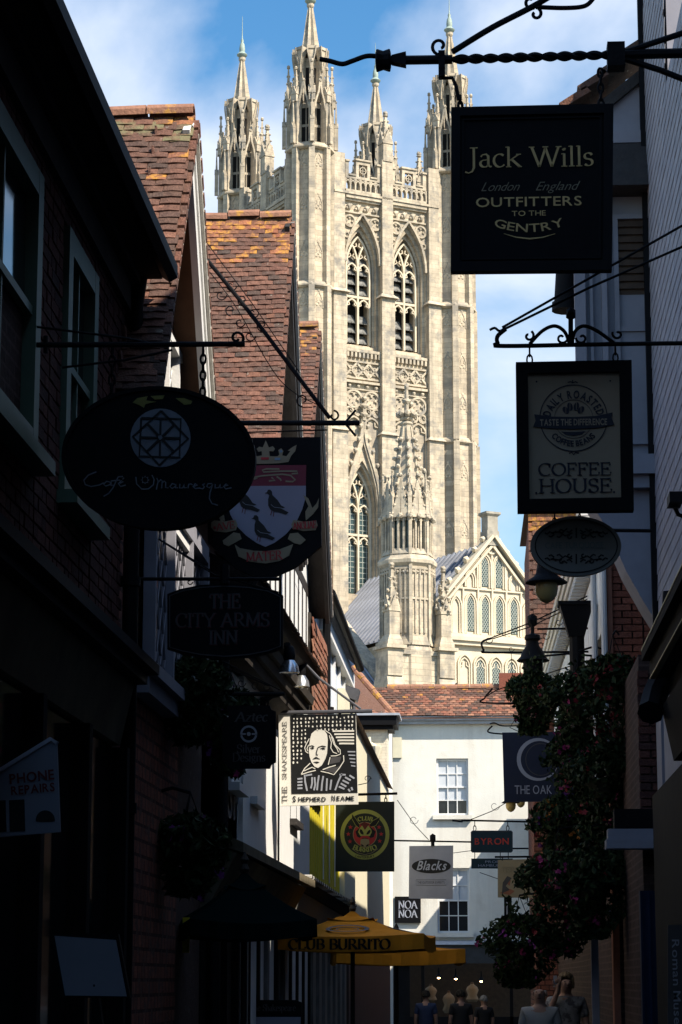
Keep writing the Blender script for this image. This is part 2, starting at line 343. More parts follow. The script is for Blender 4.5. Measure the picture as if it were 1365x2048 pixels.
def face_trim():
    mb = MB()
    # buttress in the middle and flat pilasters at the sides
    for x0, x1, d in ((-.42, .42, .42), (-4.1, -3.28, .36), (3.28, 4.1, .36)):
        for z0, z1, k in ((0, 37.6, .16), (37.75, 47.2, .08), (47.35, 57.1, 0)):
            mb.box(x0 - k, x1 + k, -d - k, 0.05, z0, z1)
        for z in (37.6, 47.2): mb.hexa([(x0-.3, -d-.32, z), (x1+.3, -d-.32, z), (x1+.3, .04, z), (x0-.3, .04, z)], [(x0-.05, -d-.02, z+.3), (x1+.05, -d-.02, z+.3), (x1+.05, .04, z+.3), (x0-.05, .04, z+.3)])
    for c in BAYS:
        a, b = c - 1.36, c + 1.36
        for z0, z1, d in ((54.0, 54.22, .34), (53.85, 54.0, .22), (52.98, 53.08, .16), (43.2, 43.4, .28), (42.5, 42.62, .18), (41.35, 41.47, .18), (41.05, 41.22, .28), (40.62, 40.7, .14)):
            mb.box(a, b, -d, .03, z0, z1)
        for i in range(9):                                # small battlements under the sill
            x = a + (i + .3) * (b - a) / 9; mb.box(x, x + .16, -.26, .03, 42.85, 43.2)
        for i in range(4):                                # bosses
            x = a + (i + .5) * (b - a) / 4
            mb.blob((x, -.1, 53.45), (.2, .16, .24)); mb.blob((x - .16, -.08, 53.32), (.12, .1, .12)); mb.blob((x + .16, -.08, 53.56), (.12, .1, .12))
            mb.blob((x, -.1, 40.86), (.17, .14, .15)); mb.box(x-.12, x+.12, -.12, .02, 40.74, 40.98)
        # lattice frieze
        n = 3; s = (b - a) / n
        for i in range(n):
            x = a + i * s
            for p, q in (((x, 41.5), (x + s, 42.48)), ((x, 42.48), (x + s, 41.5))): mb.ribbon([p, q], .13, -.16, .04)
            for xx in (x, x + s / 2): quatrefoil(mb, xx + s * .25 * 0 + (0 if xx > a else .0), 41.99, .26 if xx > a else .2, -.1, .04, .07)
        # quatrefoil circles and small rounds
        for dx in (-.68, .68):
            quatrefoil(mb, c + dx, 39.98, .58, -.16, .04, .12)
            for ex in (-.33, .33): quatrefoil(mb, c + dx + ex, 39.12, .27, -.14, .04, .1, 3, 90)
            mb.ribbon(arch_pts(c + dx, .6, 37.4, 38.0, 38.75, 6), .12, -.15, .04)
            for t in (-1, 1): mb.ribbon([(c+dx+t*.55, 38.15), (c+dx+t*.25, 38.2), (c+dx+t*.22, 38.48)], .09, -.12, .04)
        for t in (-1, 1):
            mb.ribbon([(c + t * 1.3, 35.0), (c + t * 1.3, 39.0)], .12, -.14, .04)
        # hood over the belfry window, roundels in its spandrels
        mb.ribbon(arch_pts(c, 1.34, 46.0, 49.5, 53.0)[1:-1], .16, -.2, .04)
        for t in (-1, 1):
            quatrefoil(mb, c + t * .98, 52.42, .40, -.14, .04, .1); quatrefoil(mb, c + t * 1.2, 51.4, .17, -.12, .04, .07, 3)
            mb.ribbon([(c + t * 1.3, 50.6), (c + t * 1.25, 51.0), (c + t * 1.02, 51.1)], .08, -.1, .04)
        # crocketed ogee hood over the lower window
        for t in (-1, 1):
            og = [(c + t * 1.28, 31.5), (c + t * 1.27, 33.0), (c + t * 1.12, 34.2), (c + t * .82, 35.3), (c + t * .5, 36.2), (c + t * .24, 37.0), (c + t * .1, 37.9), (c + t * .06, 38.6)]
            mb.ribbon(og, .24, -.3, .04); mb.ribbon([(x - t * .16, z - .12) for x, z in og], .1, -.2, .04)
            for i, (x, z) in enumerate(og[1:-1]): mb.blob((x + t * .17, -.3, z + .2), (.17, .17, .2))
        mb.box(c - .12, c + .12, -.38, .04, 38.5, 39.7)
        for z, r_ in ((38.9, .3), (39.5, .36), (40.0, .2)): mb.blob((c, -.3, z), (r_, .22, .22))
    mb.box(-4.1, 4.1, -.42, -.365, 54.25, 54.4)
    return mb.data('tower_trim')
def face_parapet():
    mb = MB(); y0, y1 = -.22, .12
    for c in BAYS:
        a, b = c - 1.37, c + 1.37; n = 7; s = (b - a) / n
        mb.box(a, b, y0 - .06, y1 + .06, 54.23, 54.62); mb.box(a, b, y0, y1, 55.42, 55.62)
        for i in range(n + 1): mb.box(a + i * s - .05, a + i * s + .05, y0, y1, 54.62, 55.42)
        for i in range(n):
            x = a + (i + .5) * s
            mb.ribbon(arch_pts(x, s / 2 - .03, 55.0, 55.02, 55.3, 4)[1:-1], .08, y0 + .01, y1 - .01)
            mb.ribbon([(x - s/2, 55.42), (x, 55.26), (x + s/2, 55.42)], .09, y0 + .02, y1 - .02)
        # stepped merlon with a pierced quatrefoil, half merlons at the ends
        for xa, xb, za, zb in ((c - .55, c - .33, 55.62, 56.75), (c + .33, c + .55, 55.62, 56.75), (c - .33, c + .33, 56.5, 56.75), (a, a + .26, 55.62, 56.6), (b - .26, b, 55.62, 56.6)):
            mb.box(xa, xb, y0 + .003, y1 - .003, za, zb)
        for xa, xb in ((c - .62, c + .62), (a - .02, a + .32), (b - .32, b + .02)): mb.box(xa, xb, y0 - .08, y1 + .08, 56.75 if xb - xa > 1 else 56.6, 56.88 if xb - xa > 1 else 56.72)
        for xa, xb in ((a + .26, c - .55), (c + .55, b - .26)): mb.box(xa, xb, y0 - .07, y1 + .07, 55.623, 55.74)
        mb.ribbon(circ(c, 56.1, .24, 10), .07, y0 + .02, y1 - .02, True)
        mb.ribbon([(c, 55.75), (c, 56.5)], .05, y0 + .05, y1 - .05); mb.ribbon([(c - .3, 56.1), (c + .3, 56.1)], .05, y0 + .06, y1 - .06)
    return mb.data('tower_parapet')
def pinnacle(mb, x, y, z0, zs, w, top, cr=True):
    """square shaft z0..zs with gablets and a crocketed spirelet to top"""
    mb.box(x - w, x + w, y - w, y + w, z0, zs)
    g = w * 1.9
    for dx, dy in ((0, -1), (0, 1), (1, 0), (-1, 0)):
        px, py = -dy, dx
        A = [(x + dx*w*1.12 + px*w*1.15*s, y + dy*w*1.12 + py*w*1.15*s, zs - w*.9) for s in (-1, 1)]
        T_ = (x + dx*w*1.12, y + dy*w*1.12, zs + g)
        mb.prism([A[0], A[1], T_], (-dx * w * .5, -dy * w * .5, 0))
    mb.lathe([(w * .95, zs), (w * .28, top - w * .5)], (x, y, 0), 4, math.pi / 4)
    mb.blob((x, y, top - w * .1), (w * .55, w * .55, w * .6)); mb.blob((x, y, top - w * .6), (w * .6, w * .6, w * .25))
    if cr:
        for k in range(4):
            q = math.pi / 4 + k * math.pi / 2
            for i in range(3):
                f = .2 + .24 * i; rr = w * (.95 + (.28 - .95) * f) * 1.15
                mb.blob((x + rr * math.cos(q), y + rr * math.sin(q), zs + (top - zs) * f), w * .22)
FW, FT, FP = face_wall(), face_trim(), face_parapet()
for m_, k in ((FW, 'stone'), (FT, 'stone_plain'), (FP, 'stone_plain')): m_.materials.append(M_[k])
def face_obj(nm, me, k, lab=None, kind=None):
    o = bpy.data.objects.new(nm, me); COL.objects.link(o); o.parent = tower
    o.matrix_local = Matrix.Rotation(k * math.pi / 2, 4, 'Z') @ Matrix.Translation((0, -6.0, 0)); W[o] = W[tower] @ o.matrix_local
    if nm in ('carved_trim', 'glazing_bars', 'tracery'): o['kind'] = 'stuff'
    return o
for k in range(4):
    face_obj('wall', FW, k); face_obj('carved_trim', FT, k); face_obj('parapet', FP, k)
# mid-face pinnacles on the parapet
mb = MB()
mb_mid = MB()
pinnacle(mb_mid, 0, -.12, 57.0, 58.6, .36, 60.6)
me = mb_mid.data('mid_pinnacle'); me.materials.append(M_['stone_plain'])
for k in range(4): face_obj('parapet_pinnacle', me, k)
# belfry and lower windows of the face that looks down the lane (and its neighbours share the tracery)
tr = MB()
for c in BAYS:
    lights(tr, c, .9, 44.0, 49.4, 51.6, .55, .8, .13, transom=47.3)
    lights(tr, c, .9, 26.9, 32.6, 35.1, .55, .8, .12, transom=30.8)
tme = tr.data('tracery'); tme.materials.append(M_['stone_pale'])
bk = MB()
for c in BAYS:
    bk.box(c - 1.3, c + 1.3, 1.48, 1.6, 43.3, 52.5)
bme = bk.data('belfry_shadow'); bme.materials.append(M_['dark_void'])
gl = MB()
for c in BAYS: gl.box(c - 1.0, c + 1.0, .86, .9, 26.8, 35.3)
gme = gl.data('glass'); gme.materials.append(M_['leaded_glass'])
for k in range(4):
    face_obj('belfry_back', bme, k); face_obj('window_glass', gme, k); face_obj('tracery', tme, k)
cm = MB()
for c in BAYS:
    for s in (-1, 1):
        cl = c + s * .46
        for i in range(3): cm.box(cl - .3 + i * .3 - .016, cl - .3 + i * .3 + .016, .83, .857, 26.95, 34.2)
        z = 27.2
        while z < 34.0: cm.box(cl - .38, cl + .38, .835, .854, z, z + .04); z += .36
cme = cm.data('glazing_bar'); cme.materials.append(M_['lead_came']); face_obj('glazing_bars', cme, 0)
lm = MB(); lm.hexa([(-.36, -.2, -.36), (.36, -.2, -.36), (.36, -.16, -.36), (-.36, -.16, -.36)], [(-.36, .2, .3), (.36, .2, .3), (.36, .24, .3), (-.36, .24, .3)])
for i in range(4): lm.box(-.36 + i * .2, -.33 + i * .2, -.24, -.18, -.38, -.3)
lme = lm.data('louvre'); lme.materials.append(M_['louvre'])
for c in BAYS:
    for s in (-1, 1):
        for z in (44.45, 45.15, 45.85, 47.85, 48.55, 49.25, 49.95):
            o = bpy.data.objects.new('louvre', lme); COL.objects.link(o); o.parent = tower
            o.matrix_local = Matrix.Translation((c + s * .47, -6 + .92, z)) @ Matrix.Rotation(R(uni(-2, 2)), 4, 'X')
# corner turrets
def turret_shaft():
    mb = MB(); r = 1.38
    for z0, z1, k in ((0, 37.6, .16), (37.75, 47.2, .08), (47.35, 57.0, 0)):
        mb.lathe([(r + k, z0), (r + k, z1)], (0, 0, 0), 8, math.pi / 8)
        for i in range(8):
            q = math.pi / 8 + i * math.pi / 4; d = r + k - .02
            T_ = Matrix.Rotation(q, 4, 'Z'); b = MB(T_); b.box(d - .2, d + .3, -.2, .2, z0, z1); mb.v, mb.f = mb.v, mb.f
            n = len(mb.v); mb.v += b.v; mb.f += [tuple(n + j for j in f) for f in b.f]
    for z in (37.6, 47.2, 56.95): mb.lathe([(r + .22, z - .1), (r + .36, z), (r + .36, z + .1), (r + .2, z + .34)], (0, 0, 0), 8, math.pi / 8)
    return mb.data('turret_shaft')
def turret_panels():
    mb = MB()
    for i in range(8):
        T_ = Matrix.Rotation(i * math.pi / 4, 4, 'Z'); b = MB(T_)
        d = 1.38 * math.cos(math.pi / 8)
        for z in (31.5, 35.5, 40.3, 43.2, 46.2, 49.6, 53.0, 56.0):
            k_ = .16 if z < 37.6 else (.08 if z < 47.2 else 0)
            dd = d + k_ * .92
            for s in (-1, 1):
                b.tube([(dd, s * .3, z - .5), (dd, s * .29, z + .05), (dd, s * .17, z + .35), (dd, 0, z + .62)], .05, 4)
                b.tube([(dd, s * .26, z - .05), (dd, s * .1, z + .02), (dd, s * .12, z + .2)], .035, 4)
                b.blob((dd, s * .14, z - .3), (.05, .1, .1))
            b.blob((dd, 0, z + .7), (.06, .1, .13)); b.blob((dd, 0, z - .12), (.05, .09, .09))
        mb.v, n = mb.v, len(mb.v)
        mb.v += b.v; mb.f += [tuple(n + j for j in f) for f in b.f]
    return mb.data('turret_carving')
def ring(mb, fn, n=8, off=0.0):
    for i in range(n):
        b = MB(Matrix.Rotation(i * 2 * math.pi / n + off, 4, 'Z')); fn(b, i)
        k = len(mb.v); mb.v += b.v; mb.f += [tuple(k + j for j in f) for f in b.f]
def turret_crown():
    mb = MB()
    # lower open stage: eight piers, a core and gablets between
    def pier(b, i):
        b.box(1.15, 1.62, -.2, .2, 57.2, 60.6)
        pinnacle(b, 1.5, 0, 60.2, 60.9, .22, 62.7 + .45 * (i % 2), True)
        pinnacle(b, 1.78, 0, 57.2, 58.4 + .5 * (i % 2), .13, 60.2 + .5 * (i % 2), False)
        for k in range(2): b.box(1.42, 1.54, -.06 + k * .1 - .03, -.06 + k * .1 + .03, 57.3, 60.3)
    ring(mb, pier, 8, math.pi / 8)
    def gab(b, i):
        b.ribbon([(0, 0), (0, 0.01)], .01, 0, .01)
    def gablet(b, i):
        # rib arch with flowing curve between piers
        for s in (-1, 1):
            p = [(1.45, s * .44, 59.6), (1.47, s * .3, 60.3), (1.49, s * .12, 60.9), (1.5, s * .03, 61.6)]
            b.tube(p, .085, 4)
        b.blob((1.5, 0, 61.7), .15)
    ring(mb, gablet, 8)
    mb.lathe([(.95, 57.2), (.95, 60.2), (.66, 60.6), (.66, 63.6)], (0, 0, 0), 8, math.pi / 8)
    def upier(b, i):
        b.box(.6, .98, -.13, .13, 60.4, 63.4)
    ring(mb, upier, 8, math.pi / 8)
    def ugab(b, i):
        # flared crown: V shaped shields rising outwards
        b.hexa([(.98, -.05, 62.5), (1.06, -.05, 62.5), (1.06, .05, 62.5), (.98, .05, 62.5)], [(.7, -.3, 64.1), (1.14, -.26, 64.1), (1.14, .26, 64.1), (.7, .3, 64.1)])
        b.box(.7, 1.2, -.27, .27, 64.1, 64.3)
        for s in (-1, 1): b.tube([(1.06, 0, 62.5), (1.16, s * .12, 63.2), (1.22, s * .26, 63.8), (1.22, s * .3, 64.3)], .055, 4)
    ring(mb, ugab, 8, math.pi / 8)
    # fluted spire
    n = 16; vs = []; fs = []
    prof = [(.76, 63.9), (.54, 65.2), (.34, 66.6), (.18, 67.6)]
    for r_, z in prof:
        for k in range(n):
            rr = r_ * (1.0 if k % 2 == 0 else .62); q = 2 * math.pi * k / n; vs.append((rr * math.cos(q), rr * math.sin(q), z))
    for i in range(len(prof) - 1):
        for k in range(n): fs.append((i*n+k, i*n+(k+1)%n, (i+1)*n+(k+1)%n, (i+1)*n+k))
    mb.mesh(vs, fs); mb.lathe([(.2, 67.5), (.26, 67.6), (.26, 67.75), (.2, 67.8)], (0, 0, 0), 10)
    return mb.data('turret_crown')
def turret_void():
    mb = MB()
    def slot(b, i):
        d = .95 * math.cos(math.pi / 8) + .004
        for s in (-1, 1): b.box(d - .02, d + .02, s * .17 - .13, s * .17 + .13, 57.5, 58.55); b.box(d - .02, d + .02, s * .17 - .13, s * .17 + .13, 58.75, 59.9)
        d = .66 * math.cos(math.pi / 8) + .004
        b.box(d - .02, d + .02, -.14, .14, 60.9, 62.9)
    ring(mb, slot, 8); return mb.data('turret_slots')
def turret_cap():
    mb = MB(); mb.lathe([(.16, 67.75), (.36, 67.9), (.4, 68.0), (.3, 68.1), (.2, 68.2), (.22, 68.45), (.17, 68.8), (.09, 68.95), (.11, 69.1), (.04, 69.3), (.025, 70.0), (.012, 71.0)], (0, 0, 0), 10)
    return mb.data('turret_finial', smooth=True)
TS = [('turret_shaft', turret_shaft(), 'stone'), ('turret_carving', turret_panels(), 'stone_plain'), ('turret_crown', turret_crown(), 'stone_plain'), ('turret_slots', turret_void(), 'dark_void'), ('turret_finial', turret_cap(), 'copper_green')]
for _, me, k in TS: me.materials.append(M_[k])
for sx, sy in ((-1, -1), (1, -1), (-1, 1), (1, 1)):
    root = None
    for nm, me, k in TS:
        o = bpy.data.objects.new(nm, me); COL.objects.link(o)
        if root is None:
            o.parent = tower; o.location = (sx * 5.54, sy * 5.54, 0); root = o
        else: o.parent = root
        if nm in ('turret_carving', 'turret_slots', 'turret_crown'): o['kind'] = 'stuff'
mb = MB(); mb.box(-6.1, 6.1, -5.8, 5.8, 53.2, 53.4); mb.build('roof_deck', 'lead', tower, local=True)

# ------------------------------------------------------------------ south transept with its gable, and its stair turret
TV = -21.6; UC = -1.03
trans = thing('cathedral_transept', 'cream stone cathedral transept gable with lattice windows and lead roof', 'church', TOWER_C + Matrix.Rotation(TOWER_A, 3, 'Z') @ Vector((UC, TV, 0)), TOWER_A)
EA, AP, HW = 22.0, 28.0, 4.75
mb = MB()
mb.poly([(-5.3, 0, 0), (5.3, 0, 0), (5.3, 0, 21.7), (-5.3, 0, 21.7)])
mb.poly([(-5.3, 0.35, 21.7), (5.3, 0.35, 21.7), (5.3, .35, 22.0), (0, .35, 28.0), (-5.3, .35, 22.0)])
mb.build('wall', 'stone_pale', trans, local=True)
mb = MB()
mb.poly([(-5.3, 0, 0), (-5.3, 0, 21.7), (-5.3, 12, 21.7), (-5.3, 12, 0)]); mb.poly([(5.3, 0, 0), (5.3, 0, 21.7), (5.3, 12, 21.7), (5.3, 12, 0)])
mb.build('side_wall', 'stone', trans, local=True)
mb = MB()
mb.box(-5.4, 5.4, -.42, .36, 21.55, 21.78); mb.box(-5.4, 5.4, -.28, .36, 21.3, 21.548); mb.box(-5.35, 5.35, -.2, .36, 21.782, 22.0)
mb.box(-5.3, 5.3, -.22, .02, 17.55, 17.75); mb.box(-5.3, 5.3, -.12, .02, 17.3, 17.548)
# gable copings and crockets
for s in (-1, 1):
    sl = Vector((-s * 5.3, 0, 6.15)).normalized(); nn = Vector((s * 6.15, 0, 5.3)).normalized()
    a = Vector((s * 5.35, 0, 21.95)); b = Vector((0, 0, 28.1))
    for off, dp, th in ((0, -.12, .2), (-.32, .1, .16)):
        p0, p1 = a + nn * off, b + nn * off * 0.6 - (Vector((0, 0, .3)) if off else Vector())
        mb.hexa([(p0.x, dp, p0.z), (p1.x, dp, p1.z), (p1.x, .8 if off == 0 else .36, p1.z), (p0.x, .8 if off == 0 else .36, p0.z)], [(p0.x + nn.x*th, dp, p0.z + nn.z*th), (p1.x + nn.x*th, dp, p1.z + nn.z*th), (p1.x + nn.x*th, .8 if off == 0 else .36, p1.z + nn.z*th), (p0.x + nn.x*th, .8 if off == 0 else .36, p0.z + nn.z*th)])
    crocket_line(mb, a + nn * .34 + Vector((0, .4, 0)), b + nn * .34 + Vector((0, .4, 0)), 9, .22)
# panel ribs of the gable
for z in (24.85,): mb.ribbon([(-2.8, z), (2.8, z)], .1, .24, .37)
for x in (-2.05, -1.0, 0, 1.0, 2.05): mb.ribbon([(x, 22.05), (x, 24.85 if abs(x) > .3 else 27.0)], .1, .22, .37)
for x, w in ((-1.03, .1), (1.03, .1)): mb.ribbon([(x, 24.85), (x, 26.4)], w, .225, .37)
def panel(c, w, z0, zs, za):
    mb.ribbon(arch_pts(c, w, z0, zs, za, 5), .09, .2, .37); mb.ribbon(arch_pts(c, w - .13, z0, zs, za - .13, 5), .07, .25, .37)
for c in (-1.53, -.5, .5, 1.53): panel(c, .42, 22.1, 23.9, 24.6)
for c in (-.5, .5): panel(c, .42, 24.95, 26.4, 27.05)
for c in (-2.55, 2.55): panel(c, .38, 22.1, 23.7, 24.35)
for c in (-3.6, 3.6): panel(c, .38, 22.1, 22.7, 23.25)
for c in (-1.55, 1.55): panel(c, .36, 24.95, 25.4, 25.95)
quatrefoil(mb, 0, 27.4, .3, .22, .37, .08)
mb.ribbon([(-.75, 26.9), (0, 27.8), (.75, 26.9)], .09, .2, .37)
for i in range(9):
    c = -4.4 + i * 1.1
    mb.ribbon(arch_pts(c, .45, 17.8, 20.15, 20.75, 5), .1, -.14, .02); mb.ribbon(arch_pts(c, .33, 18.6, 20.05, 20.55, 5), .07, -.1, .02)
    mb.ribbon([(c - .33, 18.55), (c + .33, 18.55)], .08, -.1, .02)
    for t in (-1, 1): mb.ribbon([(c + t*.3, 20.0), (c + t*.13, 20.1), (c + t*.12, 20.3)], .06, -.08, .02)
mb.build('carved_trim', 'stone_pale', trans, local=True)
def lattice_window(c, w, z0, zs, za, y, parent):
    g = MB(); g.plate(arch_pts(c, w, z0, zs, za, 5), y - .02, y + .05)
    o = g.build('lattice_window', 'leaded_glass', parent, local=True)
    b = MB(); s = .17; k = -w * 2
    lo, hi = z0, za
    x = -4.0
    for sg in (-1, 1):
        q = z0 - 2 * w
        while q < za + 2 * w:
            # diagonal from x=-w to w, clipped
            pts = []
            for t in range(13):
                xx = -w + 2 * w * t / 12; zz = q + sg * xx * 1.5
                top = zs if abs(xx) > w * .98 else zs + (za - zs) * math.sqrt(max(0, 1 - (abs(xx) / w) ** 1.6))
                if z0 < zz < top: pts.append((c + xx, zz))
            if len(pts) > 1: b.ribbon([pts[0], pts[-1]], .03, y - .045, y - .021)
            q += s * 1.5
    b.build('lattice', 'lead_came', o, local=True)
for c in (-1.53, -.5, .5, 1.53): lattice_window(c, .27, 22.25, 23.9, 24.42, .33, trans)
for c in (-.5, .5): lattice_window(c, .27, 25.05, 26.4, 26.88, .33, trans)
for i in range(3, 9): lattice_window(-4.4 + i * 1.1, .28, 18.65, 20.05, 20.5, -.02, trans)
mb = MB()
mb.hexa([(-.42, .05, 27.6), (.42, .05, 27.6), (.42, .9, 27.6), (-.42, .9, 27.6)], [(-.42, .05, 28.5), (.42, .05, 28.5), (.42, .9, 28.5), (-.42, .9, 28.5)])
mb.box(-.36, .36, .1, .84, 28.5, 29.4); mb.hexa([(-.36, .1, 29.4), (.36, .1, 29.4), (.36, .84, 29.4), (-.36, .84, 29.4)], [(-.52, -.02, 29.55), (.52, -.02, 29.55), (.52, .96, 29.55), (-.52, .96, 29.55)]); mb.box(-.52, .52, -.02, .96, 29.55, 29.68)
mb.build('gable_plinth', 'stone_grey', trans, local=True)
mb = MB()
for s in (-1, 1):
    a, b = (s * 5.45, 21.9), (0, 27.75)
    mb.poly([(a[0], .5, a[1]), (b[0], .5, b[1]), (b[0], 16.5, b[1]), (a[0], 16.5, a[1])])
mb.build('lead_roof', 'lead', trans, local=True)
rl = MB()
rl.tube([(-5.4, 0, 21.98), (0, 0, 27.85)], .09, 5); rme = rl.data('lead_roll'); rme.materials.append(M_['lead'])
for i in range(24):
    for s in (1, -1):
        o = bpy.data.objects.new('lead_roll', rme); COL.objects.link(o); o.parent = trans; o.location = (0, .75 + i * .66, 0); o.scale = (s, 1, 1)
# stair turret at the west corner
st = thing('stair_turret', 'octagonal stone stair turret with crocketed spire in front of the tower', 'turret', TOWER_C + Matrix.Rotation(TOWER_A, 3, 'Z') @ Vector((-7.07, TV, 0)), TOWER_A)
mb = MB(); p8 = math.pi / 8
mb.lathe([(1.75, 0), (1.75, 20.6), (1.6, 20.9), (1.6, 25.7)], (0, 0, 0), 8, p8)
mb.build('shaft', 'stone', st, local=True)
mb = MB()
mb.lathe([(1.6, 25.6), (1.78, 25.8), (1.8, 26.0), (1.55, 26.3), (1.45, 26.4)], (0, 0, 0), 8, p8)
def sp(b, i):
    d = 1.6 * math.cos(p8)
    b.box(1.5, 1.68, -.1, .1, 21.0, 25.7)
ring(mb, sp, 8, p8)
def sp2(b, i):
    d = 1.6 * math.cos(p8)
    for y in (-.3, 0, .3): b.box(d - .05, d + .08, y - .05, y + .05, 21.6, 25.5)
    for z in (23.6, 25.4): b.box(d - .05, d + .07, -.6, .6, z, z + .12)
    for y in (-.3, .3): b.blob((d + .02, y - .12, 25.25), .12); b.blob((d + .02, y + .12, 25.25), .12)
    b.hexa([(d - .1, -.6, 20.9), (d + .12, -.62, 20.9), (d + .12, .62, 20.9), (d - .1, .6, 20.9)], [(d - .1, -.6, 21.5), (d - .02, -.6, 21.5), (d - .02, .6, 21.5), (d - .1, .6, 21.5)])
    # open lantern stage
    d2 = 1.42 * math.cos(p8)
    for y in (-.5, -.17, .17, .5): b.box(d2 - .06, d2 + .08, y - .055, y + .055, 26.4, 28.6)
    b.hexa([(d2 - .06, -.58, 26.35), (d2 + .16, -.6, 26.35), (d2 + .16, .6, 26.35), (d2 - .06, .58, 26.35)], [(d2 - .06, -.56, 26.7), (d2 + .0, -.56, 26.7), (d2 + .0, .56, 26.7), (d2 - .06, .56, 26.7)])
    for y in (-.33, 0, .33):
        for s in (-1, 1): b.box(d2 - .03, d2 + .05, y + s * .09 - .05, y + s * .09 + .05, 28.35, 28.6)
    # ogee gablet
    for s in (-1, 1):
        b.hexa([(d2 + .02, s * .02, 28.55), (d2 + .16, s * .02, 28.55), (d2 + .16, s * .56, 28.55), (d2 + .02, s * .56, 28.55)], [(d2 - .1, 0, 30.9), (d2 - .02, 0, 30.9), (d2 - .02, s * .03, 30.9), (d2 - .1, s * .03, 30.9)])
        for j in range(4): b.blob((d2 + .12 - j * .05, s * (.5 - j * .12), 28.8 + j * .5), .11)
    b.blob((d2 + .1, 0, 31.1), .16); b.blob((d2 + .2, 0, 28.62), .2)
ring(mb, sp2, 8)
def sp3(b, i):
    b.box(1.3, 1.56, -.09, .09, 26.3, 28.6)
    b.blob((1.55, 0, 28.6), (.22, .2, .2))
    pinnacle(b, 1.42, 0, 28.6, 29.9, .12, 31.4, True)
ring(mb, sp3, 8, p8)
mb.lathe([(1.15, 26.4), (1.15, 28.7)], (0, 0, 0), 8, p8)
mb.lathe([(1.35, 28.6), (.72, 31.4), (.36, 34.0), (.3, 34.4), (.38, 34.5), (.36, 34.6), (.2, 34.7)], (0, 0, 0), 8, p8)
def sp4(b, i):
    b.tube([(1.36, 0, 28.6), (.74, 0, 31.4), (.33, 0, 34.3)], .06, 4)
    for j in range(9):
        f = .06 + j * .1; z = 28.6 + f * 5.7; rr = 1.36 + (.33 - 1.36) * f if f > .5 else 1.36 - f * 2 * .62
        b.blob((rr + .07, 0, z), (.16, .13, .15))
    b.blob((.42, 0, 35.1), (.26, .22, .24)); b.blob((.25, 0, 34.85), .18)
ring(mb, sp4, 8, p8)
mb.lathe([(.2, 34.6), (.15, 36.2), (.08, 37.0)], (0, 0, 0), 6); mb.blob((0, 0, 35.9), (.3, .3, .24)); mb.blob((0, 0, 36.8), (.16, .16, .3))
mb.build('carved_stage', 'stone_plain', st, local=True)
mb = MB()
def sl(b, i):
    d = 1.15 * math.cos(p8)
    for y in (-.33, 0, .33): b.box(d - .01, d + .03, y - .1, y + .1, 26.75, 28.4)
ring(mb, sl, 8); mb.build('lantern_slots', 'leaded_glass', st, local=True)
# corner buttresses with crocketed pinnacles, in front of the stair turret
mb = MB()
for x, y in ((-1.75, -1.25), (1.62, -1.45)):
    mb.box(x - .62, x + .62, y - .62, y + 1.2, 0, 18.4); mb.hexa([(x - .62, y - .62, 18.4), (x + .62, y - .62, 18.4), (x + .62, y + 1.2, 18.4), (x - .62, y + 1.2, 18.4)], [(x - .5, y - .3, 19.0), (x + .5, y - .3, 19.0), (x + .5, y + 1.2, 19.0), (x - .5, y + 1.2, 19.0)])
    mb.box(x - .5, x + .5, y - .42, y + 1.1, 19.0, 21.0); mb.box(x - .66, x + .66, y - .6, y + 1.15, 20.6, 20.8)
    mb.hexa([(x - .5, y - .42, 21), (x + .5, y - .42, 21), (x + .5, y + .9, 21), (x - .5, y + .9, 21)], [(x - .34, y - .34, 21.4), (x + .34, y - .34, 21.4), (x + .34, y + .34, 21.4), (x - .34, y + .34, 21.4)])
    pinnacle(mb, x, y, 21.3, 23.1, .34, 25.6, True)
    for k in range(26):
        q = uni(0, 6.28); z = uni(22.8, 24.8); rr = .42 * (25.6 - z) / 2.4
        mb.blob((x + rr * math.cos(q), y + rr * math.sin(q), z), uni(.08, .16))
mb.box(-1.8, 1.7, -1.62, .5, 20.3, 20.55)
mb.build('buttress', 'stone_plain', st, local=True)
mb = MB(); mb.box(-1.75, 1.7, -1.5, .5, 0, 20.3); mb.build('base_wall', 'stone_rubble', st, local=True)
# nave aisle roof behind, on the west side
ai = thing('cathedral_nave_aisle', 'sloping lead aisle roof and stone wall left of the octagonal stair turret', 'church', TOWER_C + Matrix.Rotation(TOWER_A, 3, 'Z') @ Vector((-10, -14, 0)), TOWER_A)
mb = MB(); mb.poly([(-8, -6.6, 18.6), (1.9, -6.6, 18.6), (1.9, 3.0, 25.9), (-8, 3.0, 25.9)]); mb.build('lead_roof', 'lead', ai, local=True)
rl = MB()
rl.tube([(0, -6.6, 18.68), (0, 3.0, 25.98)], .08, 5); rme = rl.data('lead_roll'); rme.materials.append(M_['lead'])
for i in range(16):
    o = bpy.data.objects.new('lead_roll', rme); COL.objects.link(o); o.parent = ai; o.location = (-7.6 + i * .6, 0, 0)
mb = MB(); mb.box(-8, 2.2, -6.9, -6.3, 0, 18.3); mb.box(-8, 2.2, -7.15, -6.3, 18.302, 18.6); mb.box(-8, 2.2, -7.05, -6.3, 17.3, 17.5); mb.build('wall', 'stone', ai, local=True)
mb = MB(); mb.hexa([(1.5, -6.8, 18.4), (2.3, -6.8, 18.4), (2.3, 3.2, 26.0), (1.5, 3.2, 26.0)], [(1.5, -6.8, 19.0), (2.3, -6.8, 19.0), (2.3, 3.2, 26.6), (1.5, 3.2, 26.6)]); mb.build('coping', 'stone_plain', ai, local=True)
mb = MB(); pinnacle(mb, -3.4, -6.6, 17, 20.2, .3, 23.6); mb.build('pinnacle', 'stone_plain', ai, local=True)
